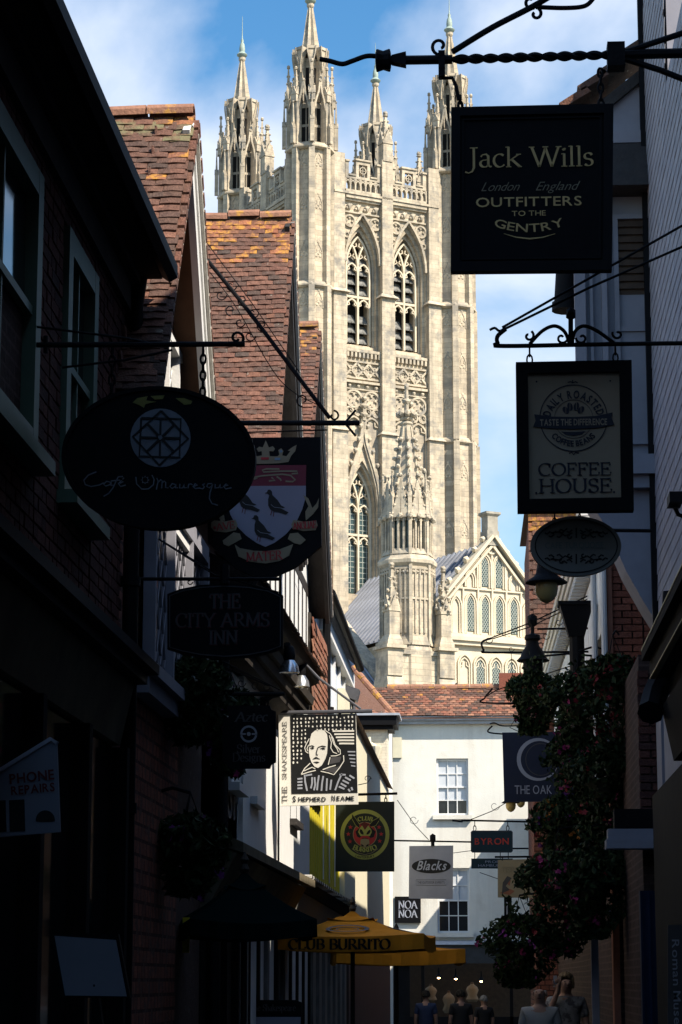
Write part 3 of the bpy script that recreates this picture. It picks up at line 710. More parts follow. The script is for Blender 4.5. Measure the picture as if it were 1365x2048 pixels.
# ================================================================== STREET MATERIALS
mat('paving', (0.16, 0.15, 0.14), 0.85, 0.25, 3, 0.3, 30, brick=(0.6, 0.4, 0.01, 0.85, 1.1, 0.5))
mat('ground', (0.12, 0.12, 0.10), 0.95, 0.3, 0.2)
TILES = [(0.19, 0.084, 0.056), (0.13, 0.066, 0.047), (0.22, 0.105, 0.07), (0.085, 0.055, 0.043), (0.17, 0.082, 0.056), (0.105, 0.063, 0.049), (0.205, 0.09, 0.06)]
mat('tile', (0.3, 0.1, 0.06), 0.88, 0.42, 34, 0.6, 60, cols=TILES, blotch=(0.36, 0.31, 0.25), bl_scale=11, bl_lo=0.64, bl_hi=0.72)
mat('tile_dark', (0.12, 0.065, 0.055), 0.9, 0.42, 30, 0.6, 60, cols=[(0.10, 0.062, 0.046), (0.15, 0.075, 0.052), (0.085, 0.06, 0.048), (0.19, 0.088, 0.056)], blotch=(0.30, 0.27, 0.22), bl_scale=11, bl_lo=0.62, bl_hi=0.72)
mat('tile_lichen', (0.3, 0.12, 0.06), 0.92, 0.4, 18, 0.6, 50, cols=[(0.30, 0.11, 0.06), (0.20, 0.10, 0.06), (0.36, 0.14, 0.07)], blotch=(0.48, 0.23, 0.05), bl_scale=11, bl_lo=0.49, bl_hi=0.58)
mat('tile_mossy', (0.2, 0.12, 0.07), 0.95, 0.4, 20, 0.6, 50, cols=[(0.20, 0.10, 0.06), (0.13, 0.09, 0.06)], blotch=(0.19, 0.17, 0.09), bl_scale=8, bl_lo=0.42, bl_hi=0.56)
mat('ridge_tile', (0.45, 0.22, 0.15), 0.9, 0.3, 12, 0.4, 40, cols=[(0.30, 0.15, 0.095), (0.38, 0.19, 0.12)], blotch=(0.50, 0.26, 0.06), bl_scale=5, bl_lo=0.53, bl_hi=0.60)
mat('mortar', (0.55, 0.52, 0.46), 0.95, 0.2, 20)
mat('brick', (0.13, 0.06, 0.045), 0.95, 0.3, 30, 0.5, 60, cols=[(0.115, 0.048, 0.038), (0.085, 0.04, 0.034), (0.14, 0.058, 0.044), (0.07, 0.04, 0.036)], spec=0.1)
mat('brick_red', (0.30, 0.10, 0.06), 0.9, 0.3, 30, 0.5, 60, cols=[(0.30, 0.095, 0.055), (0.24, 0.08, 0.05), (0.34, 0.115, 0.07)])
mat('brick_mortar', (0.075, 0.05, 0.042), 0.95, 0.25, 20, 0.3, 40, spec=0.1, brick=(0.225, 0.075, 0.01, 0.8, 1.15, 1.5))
mat('white_paint', (0.80, 0.79, 0.76), 0.55, 0.06, 6, 0.08, 60, blotch=(0.62, 0.58, 0.50), bl_scale=2.0, bl_lo=0.62, bl_hi=0.8)
mat('white_render', (0.80, 0.77, 0.68), 0.85, 0.06, 2.5, 0.3, 25, blotch=(0.62, 0.56, 0.45), bl_scale=0.9, bl_lo=0.55, bl_hi=0.8, streak=(2.0, 0.2, 0.45, (0.55, 0.5, 0.42)))
mat('white_brick', (0.72, 0.72, 0.73), 0.75, 0.08, 5, 0.25, 30, brick=(0.22, 0.075, 0.004, 0.93, 1.04, 0.72))
mat('cream_brick', (0.78, 0.70, 0.54), 0.8, 0.08, 5, 0.25, 30, brick=(0.22, 0.075, 0.004, 0.94, 1.04, 0.78))
mat('cream_paint', (0.74, 0.68, 0.50), 0.7, 0.08, 6)
mat('pale_blue', (0.62, 0.68, 0.74), 0.6, 0.08, 5)
mat('green_paint', (0.10, 0.16, 0.11), 0.5, 0.12, 6, spec=0.2)
mat('black_paint', (0.007, 0.007, 0.008), 0.6, 0.2, 8, spec=0.12)
mat('black_timber', (0.035, 0.03, 0.027), 0.7, 0.3, 8, 0.4, 30)
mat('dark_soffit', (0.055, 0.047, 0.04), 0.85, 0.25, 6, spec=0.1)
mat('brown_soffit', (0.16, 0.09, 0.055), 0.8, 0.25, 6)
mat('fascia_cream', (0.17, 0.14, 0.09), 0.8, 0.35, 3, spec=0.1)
mat('window_glass', (0.02, 0.022, 0.024), 0.06, 0.1, 3, spec=0.6)
mat('pane_curtained', (0.62, 0.64, 0.66), 0.12, 0.12, 2.5, spec=0.6)
mat('shop_dark', (0.012, 0.011, 0.011), 0.8, 0.3, 4, spec=0.08)
mat('shop_grey', (0.045, 0.05, 0.055), 0.5, 0.3, 4)
mat('yellow_board', (0.66, 0.54, 0.03), 0.6, 0.15, 6)
mat('grey_panel', (0.20, 0.19, 0.17), 0.7, 0.35, 9, stretch=(1, 6, 0.5))
mat('slate_white', (0.34, 0.34, 0.38), 0.75, 0.12, 8, cols=[(0.34, 0.34, 0.38), (0.30, 0.30, 0.33), (0.37, 0.37, 0.40)])
mat('shaded_white', (0.29, 0.285, 0.32), 0.7, 0.1, 5, blotch=(0.27, 0.26, 0.27), bl_scale=2.0, bl_lo=0.6, bl_hi=0.8)  # white paint with the shade of the lane put into its colour
mat('lead_trim', (0.42, 0.45, 0.50), 0.5, 0.2, 5)
mat('blue_door', (0.01, 0.02, 0.05), 0.6, 0.2, 5, spec=0.15)
mat('terracotta', (0.32, 0.13, 0.08), 0.8, 0.15, 8)
mat('gilt', (0.45, 0.36, 0.16), 0.45, 0.2, 8, metal=0.4)
mat('board_brown', (0.07, 0.045, 0.03), 0.7, 0.3, 8)
# ================================================================== GROUND
mb = MB(); mb.poly([(-900, -300, -.03), (900, -300, -.03), (900, 2200, -.03), (-900, 2200, -.03)]); tag(mb.build('ground', 'ground'), kind='structure')
mb = MB(); mb.poly([(-2.6, -12, 0), (2.2, -12, 0), (2.2, 80, 0), (-2.6, 80, 0)]); tag(mb.build('street_paving', 'paving'), kind='structure')
# ------------------------------------------------------------------ piece kits
def slab_mesh(w, h, t, curve=0.0, jag=0.0):
    """tile: x across, y down the slope, z normal; head at y=0"""
    mb = MB(); n = 2
    top = []; bot = []
    for i in range(n + 1):
        x = -w/2 + w * i / n; c = curve * (1 - (2 * i / n - 1) ** 2)
        top.append((x, c))
    vs = []
    for y, dz in ((0, 0), (h, t * .4)):
        for x, c in top: vs.append((x, y + (uni(-jag, jag) if y else 0), c + dz + t))
        for x, c in top: vs.append((x, y, c + dz))
    k = n + 1; fs = []
    for i in range(n):
        fs += [(i, i+1, 2*k+i+1, 2*k+i), (k+i, 3*k+i, 3*k+i+1, k+i+1), (2*k+i, 2*k+i+1, 3*k+i+1, 3*k+i), (i, k+i, k+i+1, i+1)]
    fs += [(0, 2*k, 3*k, k), (n, k+n, 3*k+n, 2*k+n)]
    mb.mesh(vs, fs); return mb.data('tile')
TILE_M = [slab_mesh(.137, .115, .013, .005, .003) for _ in range(3)]
def tile_field(parent, O, ex, ey, width, length, tw=.165, gauge=.1, mats=('tile', 'tile_dark', 'tile_lichen', 'tile_mossy'), lichen=.9, dark=.3, name='tile', cap=300, sag=.02, meshes=None, verge=True, keyfn=None):
    """O: corner where the ridge meets the verge (world), ex: unit vector away from the verge along the ridge, ey: unit vector down the slope"""
    meshes = meshes or TILE_M
    ex, ey, O = Vector(ex), Vector(ey), Vector(O); n_ = ex.cross(ey)
    if n_.z < -1e-3: n_ = -n_
    Wi = W[parent].inverted(); P = []; rows = int(length / gauge); cols_ = int(width / tw) + 1
    for r_ in range(rows):
        jog = uni(-.012, .012)
        for c in range(-1, cols_):
            off = (c + (.5 if r_ % 2 else .02)) * tw + jog
            if c < 0:
                if r_ % 2 == 0: continue
                off = .012
            if off > width: continue
            d = r_ * gauge
            pos = O + ex * (off + .06) + ey * (d + uni(-.003, .003) + .012 * math.sin(off * 2.3 + r_ * .4)) + n_ * (.008 + sag * math.sin(off * 1.7 + r_ * .13) + uni(0, .004))
            B = Matrix((ex, ey, n_)).transposed().to_4x4()
            Mx = Matrix.Translation(pos) @ B @ Matrix.Rotation(R(4.5 + uni(-1.2, 1.2)), 4, 'X') @ Matrix.Rotation(R(uni(-1.6, 1.6)), 4, 'Z') @ Matrix.Rotation(R(uni(-1, 1)), 4, 'Y')
            k = 0
            if r_ < 11 and random.random() < lichen * (1 - r_ / 12) ** 1.2: k = 2
            elif random.random() < dark: k = 1
            elif r_ < 4 and lichen < .7 and random.random() < .7: k = 3
            P.append((Wi @ Mx, random.randrange(len(meshes)), k, off))
    P.sort(key=keyfn or (lambda q: q[3]))
    pieces(name, meshes, mats, [(a, b, c) for a, b, c, d in P], parent, cap)
def half_ridge(parent, a, b, n, r=.085, m='ridge_tile'):
    a, b = Vector(a), Vector(b); d = (b - a) / n; u = d.normalized(); Wi = W[parent].inverted()
    mb = MB()
    seg = d.length * .97
    prof = [(r * math.cos(R(q)), r * .85 * math.sin(R(q))) for q in (-15, 20, 55, 90, 125, 160, 195)]
    pr = prof + [(x * .8, z * .8) for x, z in reversed(prof)]
    mb.prism([(0, x, z) for x, z in pr], (seg, 0, 0)); me = mb.data('ridge_tile'); me.materials.append(M_[m])
    for i in range(n):
        o = bpy.data.objects.new('ridge_tile', me); COL.objects.link(o); o.parent = parent
        p = a + d * i; o.matrix_local = Wi @ Matrix.Translation(p + Vector((0, 0, uni(-.012, .012)))) @ Vector((1, 0, 0)).rotation_difference(u).to_matrix().to_4x4() @ Matrix.Rotation(R(uni(-2, 2)), 4, 'Y')
BRICK = MB(); BRICK.box(-.1045, .1045, -.02, .05, -.0315, .0315); BRICK_S = BRICK.data('brick')
BRICK = MB(); BRICK.box(-.049, .049, -.02, .05, -.0315, .0315); BRICK_H = BRICK.data('brick')
def brick_wall(parent, O, ex, width, z0, z1, holes=(), m='brick', cap=300, key=None, name='brick'):
    """bricks on a wall; ex unit vector along, outward normal = -(y axis) = ex x z"""
    ex = Vector(ex); ez = Vector((0, 0, 1)); ny = ez.cross(ex)   # inward
    O = Vector(O); Wi = W[parent].inverted(); P = []; z = z0 + .0375; r_ = 0
    B = Matrix((ex, ny, ez)).transposed().to_4x4()
    while z < z1 - .03:
        x = .0; k = r_ % 2
        while x < width:
            L_ = .215 if (k % 2 == 0) else .1125
            cx = x + L_ / 2
            if x > -.01 and x + L_ < width + .02 and not any(h[0] - .06 < cx < h[1] + .06 and h[2] - .03 < z < h[3] + .03 for h in holes):
                Mx = Matrix.Translation(O + ex * cx + Vector((0, 0, z)) + ny * uni(-.003, .004)) @ B @ Matrix.Rotation(R(uni(-.6, .6)), 4, 'Y')
                P.append((Wi @ Mx, 0 if k % 2 == 0 else 1, 0))
            x += L_ + .01; k += 1
        z += .075; r_ += 1
    pieces(name, [BRICK_S, BRICK_H], [m], P, parent, cap, key)
def sash(parent, O, ex, w, h, nx=3, nz=4, frame='white_paint', depth=.1, fw=.07, bar=.022, sill=True, sillm=None, glass='window_glass', out=0.0, pale=None):
    """sash window; O lower left outer corner on the wall face; each pane is a piece"""
    ex = Vector(ex); ez = Vector((0, 0, 1)); ny = ez.cross(ex); O = Vector(O) - ny * out
    T_ = Matrix.Translation(O) @ Matrix((ex, ny, ez)).transposed().to_4x4()
    f = MB(T_)
    f.box(0, fw, .0, depth, 0, h); f.box(w - fw, w, .0, depth, 0, h); f.box(fw, w - fw, .001, depth, h - fw, h); f.box(fw, w - fw, .001, depth, 0, fw)
    fr = f.build('window', frame, parent)
    half = nz // 2
    b = MB(T_)
    b.box(fw, w - fw, .02, .06, h * .5 - .025, h * .5 + .02)
    for i in range(1, nx): x = fw + (w - 2 * fw) * i / nx; b.box(x - bar/2, x + bar/2, .03, .058, fw, h - fw)
    for j in range(1, nz):
        if nz % 2 == 0 and j == half: continue
        z = fw + (h - 2 * fw) * j / nz; b.box(fw, w - fw, .031, .057, z - bar/2, z + bar/2)
    b.build('glazing_bars', frame, fr)
    pw, ph = (w - 2 * fw) / nx, (h - 2 * fw) / nz
    p = MB(); p.box(0, pw - .004, 0, .004, 0, ph - .004); me = p.data('pane'); me.materials.append(M_[glass]); me2 = p.data('pane'); me2.materials.append(M_['pane_curtained'])
    for i in range(nx):
        for j in range(nz):
            o = bpy.data.objects.new('pane', me2 if (pale is not None and j >= pale) else me); COL.objects.link(o); o.parent = fr
            o.matrix_local = W[parent].inverted() @ T_ @ Matrix.Translation((fw + i * pw + .002, .062 + (.02 if j < half else 0), fw + j * ph + .002)) @ Matrix.Rotation(R(uni(-.5, .5)), 4, 'X')
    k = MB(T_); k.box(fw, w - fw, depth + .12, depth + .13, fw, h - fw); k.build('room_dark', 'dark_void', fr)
    if sill:
        s = MB(T_); s.box(-.06, w + .06, -.08, .06, -.075, -.002); s.build('sill', sillm or frame, fr)
    return fr
# ================================================================== LEFT SIDE
# --- brick house nearest on the left
bh = thing('brick_house', 'dark red brick house with green sash windows nearest on the left', 'house', (-2.25, 12.3, 0))
mb = MB(); mb.poly([(-2.27, 4, 3.2), (-2.27, 14.7, 3.2), (-2.27, 14.7, 6.05), (-2.27, 4, 6.05)]); mb.box(-5, -2.28, 4, 14.69, 0, 6.0); mb.box(-6, -2.28, -40, 3.4, 0, 10.5); mb.box(-6, 6, -42, -40.1, 0, 10.5)  # boxes behind the camera are unseen, added to hold back sky light
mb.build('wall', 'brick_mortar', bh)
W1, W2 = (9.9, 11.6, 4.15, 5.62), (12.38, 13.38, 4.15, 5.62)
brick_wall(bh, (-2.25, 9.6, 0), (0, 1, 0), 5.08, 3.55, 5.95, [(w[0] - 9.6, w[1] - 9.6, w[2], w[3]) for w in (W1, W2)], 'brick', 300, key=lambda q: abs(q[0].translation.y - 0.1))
for w in (W1, W2): sash(bh, (-2.25, w[0], w[2]), (0, 1, 0), w[1] - w[0], w[3] - w[2], 2, 2, 'green_paint', .12, .13, .03, out=.05, sillm='green_paint')
mb = MB()
mb.box(-2.25, -2.0, 3.5, 14.62, 5.98, 6.02); mb.build('soffit', 'dark_soffit', bh)
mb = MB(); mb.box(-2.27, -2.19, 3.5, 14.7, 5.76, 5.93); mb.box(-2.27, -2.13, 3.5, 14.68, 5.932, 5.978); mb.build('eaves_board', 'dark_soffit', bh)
mb = MB(); mb.prism([(-2.02, 3.5, 6.0), (-1.95, 3.5, 5.95), (-1.90, 3.5, 5.98), (-1.9, 3.5, 6.06), (-2.02, 3.5, 6.06)], (0, 11.1, 0)); mb.build('gutter', 'black_paint', bh, smooth=False)
mb = MB(); mb.poly([(-1.93, 3.5, 6.06), (-1.93, 14.66, 6.06), (-4.8, 14.66, 8.1), (-4.8, 3.5, 8.1)]); mb.build('roof', 'tile_dark', bh)
mb = MB(); mb.box(-2.27, -1.98, 4, 14.6, 3.44, 3.5); mb.box(-2.27, -2.05, 4, 14.58, 3.38, 3.438); mb.build('shop_cornice', 'black_paint', bh)
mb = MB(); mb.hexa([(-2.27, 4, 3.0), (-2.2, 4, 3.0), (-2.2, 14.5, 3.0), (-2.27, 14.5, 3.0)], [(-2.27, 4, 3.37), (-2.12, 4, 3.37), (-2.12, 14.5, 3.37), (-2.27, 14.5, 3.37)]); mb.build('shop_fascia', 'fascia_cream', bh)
mb = MB(); mb.box(-2.3, -2.24, 4, 14.5, .5, 2.98); mb.build('shop_window', 'window_glass', bh)
mb = MB()
for y in (6, 7.4, 8.8, 10.2, 11.6, 13.0, 14.4): mb.box(-2.26, -2.14, y, y + .1, 0, 2.98)
mb.box(-2.28, -2.13, 4, 14.55, 0, .5); mb.build('shopfront', 'shop_dark', bh)
mb = MB(); mb.tube([(-2.14, 14.6, 6.0), (-2.17, 14.62, 5.8), (-2.17, 14.62, 0)], .05, 10)
for z in (5.3, 4.0, 2.6): mb.tube([(-2.17, 14.62, z), (-2.17, 14.62, z + .06)], .062, 10)
mb.build('downpipe', 'black_paint', bh, smooth=True)
mb = MB(); mb.lathe([(.03, 0), (.07, .02), (.09, .09), (.06, .16), (.02, .18)], tuple(at(212, 1372, Y=14.3)), 10); o = mb.build('wall_lamp', 'white_paint', bh)
# --- gable houses
def gable_house(label, Yr, Zr, pitch, hs, xv=-2.0, depth=3.2, barge='white_paint', soff='brown_soffit', wallm='tile', lichen=.9, dark=.3, vis=1.3, wallx=-2.25):
    g = thing('gabled_house', label, 'house', (wallx, Yr, 0))
    t = math.tan(R(pitch)); ze = Zr - hs * t; sl = hs / math.cos(R(pitch))
    dn = Vector((0, -math.cos(R(pitch)), -math.sin(R(pitch)))); df = Vector((0, math.cos(R(pitch)), -math.sin(R(pitch))))
    # deck under the tiles
    for s in (-1, 1):
        d = MB(); a = Vector((xv, Yr, Zr)); b = a + (dn if s < 0 else df) * sl; nn = Vector((0, s * math.sin(R(pitch)), math.cos(R(pitch)))) * -.06
        d.hexa([a + nn, b + nn, b + nn + Vector((-depth, 0, 0)), a + nn + Vector((-depth, 0, 0))], [a, b, b + Vector((-depth, 0, 0)), a + Vector((-depth, 0, 0))]); d.build('roof_deck', soff, g)
    tile_field(g, (xv + .02, Yr, Zr + .02), (-1, 0, 0), dn, min(depth, vis), sl, .14, .07, lichen=lichen, dark=dark)
    # far slope: one joined field (its face is turned away), but its verge ends are pieces
    far = MB()
    for r_ in range(int(sl / .1)):
        p = Vector((xv + .02, Yr, Zr + .03)) + df * (r_ * .1)
        n2 = Vector((0, math.sin(R(pitch)), math.cos(R(pitch))))
        far.hexa([p, p + df * .15 + n2 * .012, p + df * .15 + n2 * .012 + Vector((-depth, 0, 0)), p + Vector((-depth, 0, 0))], [p + n2 * .014, p + df * .15 + n2 * .028, p + df * .15 + n2 * .028 + Vector((-depth, 0, 0)), p + n2 * .014 + Vector((-depth, 0, 0))])
    far.build('far_slope_tiles', 'tile_dark', g)
    half_ridge(g, (xv - depth, Yr, Zr + .06), (xv + .03, Yr, Zr + .06), max(6, int(depth / .32)))
    vt = MB(); vt.box(-.055, .02, -.05, .05, -.024, .03); vm = vt.data('verge_tile')
    Wi = W[g].inverted(); P = []
    for s, v in ((-1, dn), (1, df)):
        for r_ in range(int(sl / .128)):
            p = Vector((xv + .04, Yr, Zr - .005)) + v * (r_ * .128 + .06)
            P.append((Wi @ Matrix.Translation(p) @ Matrix.Rotation(R(-s * pitch + uni(-4, 4)), 4, 'X'), 0, 0))
    pieces('verge_tile', [vm], ['tile'], P, g, 300)
    for s, v in ((-1, dn), (1, df)):
        q = MB(); a = Vector((xv + .053, Yr, Zr + .012)); b = a + v * sl; nd = Vector((0, s * -math.sin(R(pitch)), -math.cos(R(pitch))))
        q.hexa([a, b, b + Vector((-.2, 0, 0)), a + Vector((-.2, 0, 0))], [a + nd * .062, b + nd * .062, b + nd * .062 + Vector((-.2, 0, 0)), a + nd * .062 + Vector((-.2, 0, 0))]); q.build('verge_mortar', 'mortar', g)
        q = MB(); a = a + nd * .066 + Vector((-.04, 0, 0)); b = b + nd * .066 + Vector((-.04, 0, 0)); hgt = .17
        q.hexa([a, b, b + Vector((-.05, 0, 0)), a + Vector((-.05, 0, 0))], [a + nd * hgt, b + nd * hgt, b + nd * hgt + Vector((-.05, 0, 0)), a + nd * hgt + Vector((-.05, 0, 0))])
        q.hexa([a + Vector((.014, 0, 0)), b + Vector((.014, 0, 0)), b, a], [a + nd * .06 + Vector((.014, 0, 0)), b + nd * .06 + Vector((.014, 0, 0)), b + nd * .06, a + nd * .06]); q.build('bargeboard', barge, g)
        q = MB(); q.hexa([a + Vector((-.052, 0, 0)), b + Vector((-.052, 0, 0)), b + Vector((-.3, 0, 0)), a + Vector((-.3, 0, 0))], [a + nd * .03 + Vector((-.052, 0, 0)), b + nd * .03 + Vector((-.052, 0, 0)), b + nd * .03 + Vector((-.3, 0, 0)), a + nd * .03 + Vector((-.3, 0, 0))]); q.build('verge_soffit', soff, g)
    # walls
    w = MB(); w.prism([(wallx, Yr - hs + .06, 0), (wallx, Yr + hs - .06, 0), (wallx, Yr + hs - .06, ze + .02), (wallx, Yr, Zr - .1), (wallx, Yr - hs + .06, ze + .02)], (-depth + .4, 0, 0)); w.build('wall', wallm, g)
    return g, ze
mat('tile_hung', (0.3, 0.1, 0.06), 0.88, 0.35, 20, 0.6, 50, blotch=(0.15, 0.08, 0.06), bl_scale=8, bl_lo=0.5, bl_hi=0.6, brick=(0.165, 0.1, 0.012, 0.7, 1.15, 0.25))
gA, zeA = gable_house('red tiled gabled house with white bargeboard and lattice windows beside the brick house', 16.0, 7.54, 54, 1.75, wallm='tile_hung', lichen=.3, dark=.35, vis=1.25, depth=3.0)
gB, zeB = gable_house('taller red tiled gabled house with orange lichen along its ridge', 24.6, 9.58, 58, 2.1, barge='black_timber', soff='black_timber', wallm='white_paint', lichen=.95, dark=.35, vis=1.45, depth=3.4)
gC, zeC = gable_house('far gabled house with small lichened roof edge against the tower', 28.82, 9.52, 52, 2.5, barge='black_timber', soff='black_timber', wallm='white_paint', lichen=.8, dark=.25, vis=.7, depth=3.4)
# hung tiles of house A's gable as pieces
P = []; tm = slab_mesh(.16, .16, .014, .004, .002)
for r_ in range(26):
    z = 4.95 + r_ * .1
    lim = (7.5 - z) / math.tan(R(54))
    y = 16.0 - min(1.6, lim) + (.08 if r_ % 2 else 0)
    while y < 16.0 + min(1.62, lim):
        if not (16.2 < y < 17.5 and z < 6.12):
            P.append((W[gA].inverted() @ Matrix.Translation((-2.235, y, z + .1)) @ Matrix(((0, 0, 1), (1, 0, 0), (0, -1, 0))).to_4x4() @ Matrix.Rotation(R(5 + uni(-2, 2)), 4, 'X'), 0, 0))
        y += .165
pieces('hung_tile', [tm], ['tile'], P, gA, 300)
def lattice_casement(parent, X, y0, y1, z0, z1, n=2, m='white_paint', step=.16):
    f = MB()
    f.box(X - .05, X + .03, y0, y0 + .06, z0, z1); f.box(X - .05, X + .03, y1 - .06, y1, z0, z1); f.box(X - .05, X + .028, y0 + .06, y1 - .06, z1 - .06, z1); f.box(X - .05, X + .05, y0 - .03, y1 + .03, z0 - .05, z0 + .03)
    for i in range(1, n): y = y0 + (y1 - y0) * i / n; f.box(X - .05, X + .025, y - .03, y + .03, z0 + .03, z1 - .06)
    fr = f.build('lattice_casement', m, parent)
    g = MB(); g.box(X - .045, X - .035, y0 + .05, y1 - .05, z0, z1 - .05); g.build('glass', 'window_glass', fr)
    b = MB(); k = 1.5; q = z0 - (y1 - y0) * k
    while q < z1:
        for sg in (1, -1):
            pts = []
            for t in range(41):
                y = y0 + .05 + (y1 - y0 - .1) * t / 40; z = q + (y - y0) * k if sg > 0 else q + (y1 - y) * k
                if z0 + .02 < z < z1 - .05: pts.append((X - .03, y, z))
            if len(pts) > 1: b.tube([pts[0], pts[-1]], .005, 4)
        q += step * k
    b.build('lattice_bars', m, fr)
    return fr
lattice_casement(gA, -2.19, 16.22, 17.45, 4.75, 6.1, 2)
# projecting lattice bay on the first floor of house A
mb = MB(); mb.box(-2.3, -2.14, 15.3, 18.4, 3.42, 3.55); mb.box(-2.3, -2.12, 15.28, 18.42, 4.84, 4.92); mb.build('bay_frame', 'shaded_white', gA)
lattice_casement(gA, -2.14, 15.32, 18.38, 3.58, 4.84, 3, 'shaded_white', step=.22)
# low linking house between A and B
lk = thing('linking_house', 'plain dark house front between the two red gabled houses', 'house', (-2.3, 20, 0))
mb = MB(); mb.box(-5, -2.3, 17.7, 22.5, 0, 5.4); mb.build('wall', 'tile_dark', lk)
mb = MB(); mb.poly([(-2.05, 17.7, 5.4), (-2.05, 22.5, 5.4), (-4.5, 22.5, 7.4), (-4.5, 17.7, 7.4)]); mb.build('roof', 'tile_dark', lk)
# timber framing on B and C fronts
for g, y0, y1 in ((gB, 22.6, 26.6), (gC, 26.6, 31.2)):
    tmb = MB(); tm_ = MB(); tm_.box(-2.25, -2.215, -.045, .045, 5.1, 6.6)
    n = int((y1 - y0) / .62)
    for i in range(n + 1):
        y = y0 + (y1 - y0) * i / n
        t_ = MB(); t_.box(-2.25, -2.245, y - .08, y + .08, 5.1, 6.55); t_.build('timber_stud', 'black_timber', g)
    t_ = MB(); t_.box(-2.25, -2.242, y0, y1, 6.5, 6.64); t_.build('timber_rail', 'black_timber', g)
sash(gC, (-2.25, 28.5, 5.25), (0, 1, 0), 1.1, 1.15, 2, 2, 'white_paint', out=.004, sill=False)
# pent roof (dark) along the front, with its cornice mould below
mb = MB(); mb.hexa([(-2.3, 19.8, 4.62), (-1.9, 19.8, 4.82), (-1.9, 27.7, 4.98), (-2.3, 27.7, 4.8)], [(-2.3, 19.8, 5.15), (-1.86, 19.8, 4.9), (-1.86, 27.7, 5.08), (-2.3, 27.7, 5.3)]); mb.build('pent_roof', 'black_timber', gB)
P = []
for i in range(48):
    for j in range(4):
        y = 19.9 + i * .165 + (.08 if j % 2 else 0); f = j / 4
        P.append((W[gB].inverted() @ Matrix.Translation((-2.24 + f * .38, y, 5.14 + .02 * (y - 19.8) / 1 - f * .24)) @ Matrix(((0, math.cos(R(32)), math.sin(R(32))), (1, 0, 0), (0, -math.sin(R(32)), math.cos(R(32))))).to_4x4() @ Matrix.Rotation(R(4 + uni(-3, 3)), 4, 'X'), 0, 0))
pieces('pent_tile', [tm], ['tile_dark'], P, gB, 300)
mb = MB()
for k, (dx, z) in enumerate(((0, 4.6), (-.06, 4.5), (-.12, 4.4))): mb.hexa([(-2.3, 21.0, z), (-1.98 + dx, 21.0, z), (-1.98 + dx, 28.0, z + .16), (-2.3, 28.0, z + .16)], [(-2.3, 21.0, z + .085), (-1.96 + dx, 21.0, z + .085), (-1.96 + dx, 28.0, z + .245), (-2.3, 28.0, z + .245)])
mb.build('cornice_mould', 'dark_soffit', gB)
# curved dark soffit of the oriel
mb = MB(); n = 6; prof = [(-2.06 - .26 * math.sin(R(15 * i)), 4.42 - .5 * (1 - math.cos(R(15 * i)))) for i in range(n + 1)]
pts = [(x, 24.2, z) for x, z in prof] + [(-2.34, 24.2, 4.42)]
mb.prism(pts, (0, 3.9, .08)); mb.build('oriel_soffit', 'dark_soffit', gB, smooth=True)
mb = MB(); mb.box(-2.34, -2.08, 27.3, 28.06, 4.15, 4.3); mb.build('soffit_end', 'yellow_board', gC)
# painted brick of the public house below
mb = MB(); mb.box(-4, -2.3, 19.6, 31.2, 0, 4.45); mb.build('painted_brick_wall', 'white_brick', gB)
for y0 in (21.6, 23.3): sash(gB, (-2.3, y0, 3.35), (0, 1, 0), .8, 1.0, 2, 2, 'white_paint', out=.04)
sash(gB, (-2.3, 28.1, 3.45), (0, 1, 0), 1.0, 1.1, 2, 2, 'black_timber', out=.05)
mb = MB(); mb.tube([(-2.2, 20.3, 4.6), (-2.2, 20.3, 2.75), (-2.2, 20.0, 2.55), (-2.2, 19.8, 2.2), (-2.2, 19.8, 0)], .05, 10); mb.build('downpipe', 'black_paint', gB, smooth=True)
# pub shop canopy
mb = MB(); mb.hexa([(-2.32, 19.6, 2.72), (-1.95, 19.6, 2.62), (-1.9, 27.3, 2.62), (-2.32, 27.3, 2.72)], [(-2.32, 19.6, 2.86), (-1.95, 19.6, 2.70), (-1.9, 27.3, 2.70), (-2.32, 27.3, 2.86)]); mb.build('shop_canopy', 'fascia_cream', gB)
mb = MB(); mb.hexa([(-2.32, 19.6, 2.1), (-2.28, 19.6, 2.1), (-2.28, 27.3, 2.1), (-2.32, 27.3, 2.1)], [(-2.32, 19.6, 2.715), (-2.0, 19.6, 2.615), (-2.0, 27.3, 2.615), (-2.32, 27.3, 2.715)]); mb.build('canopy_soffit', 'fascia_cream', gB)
mb = MB(); mb.box(-2.33, -2.29, 19.6, 31.2, 0, 2.1)
for y in range(20, 32, 1): mb.box(-2.3, -2.22, y, y + .12, 0, 2.1)
mb.build('shopfront', 'shop_dark', gB)
for y in (22.4, 24.6, 26.6):
    mb = MB(); mb.box(-2.29, -2.21, y + .2, y + .38, .3, 2.08); mb.build('pale_post', 'grey_panel', gB)
# floodlights
def floodlight(px, py, Y, label):
    p = at(px, py, Y=Y); f = thing('floodlight', label, 'lamp', p, 0, 'floodlights under the dark jetty')
    mb = MB(); mb.tube([(0, 0, 0), (0, .05, -.06), (.02, 0, -.14)], .035, 8); mb.lathe([(.05, -.14), (.06, -.1), (.05, -.02), (.03, 0)], (0.02, 0, -.02), 10); mb.build('housing', 'black_paint', f, local=True, smooth=True)
    mb = MB(); mb.lathe([(.05, -.16), (.09, -.22), (.1, -.28), (.085, -.285), (.04, -.2)], (.02, 0, 0), 14); mb.build('reflector', 'chrome', f, local=True, smooth=True)
    mb = MB(); mb.lathe([(.08, -.272), (.08, -.278)], (.02, 0, 0), 12); mb.build('lens', 'lamp_glass', f, local=True)
mat('chrome', (0.75, 0.75, 0.75), 0.25, 0.1, 5, metal=0.9)
mat('lamp_glass', (0.55, 0.40, 0.14), 0.3, 0.2, 8, spec=0.5)
floodlight(575, 1288, 22.9, 'silver floodlight on black arm, nearer of two under the dark jetty')
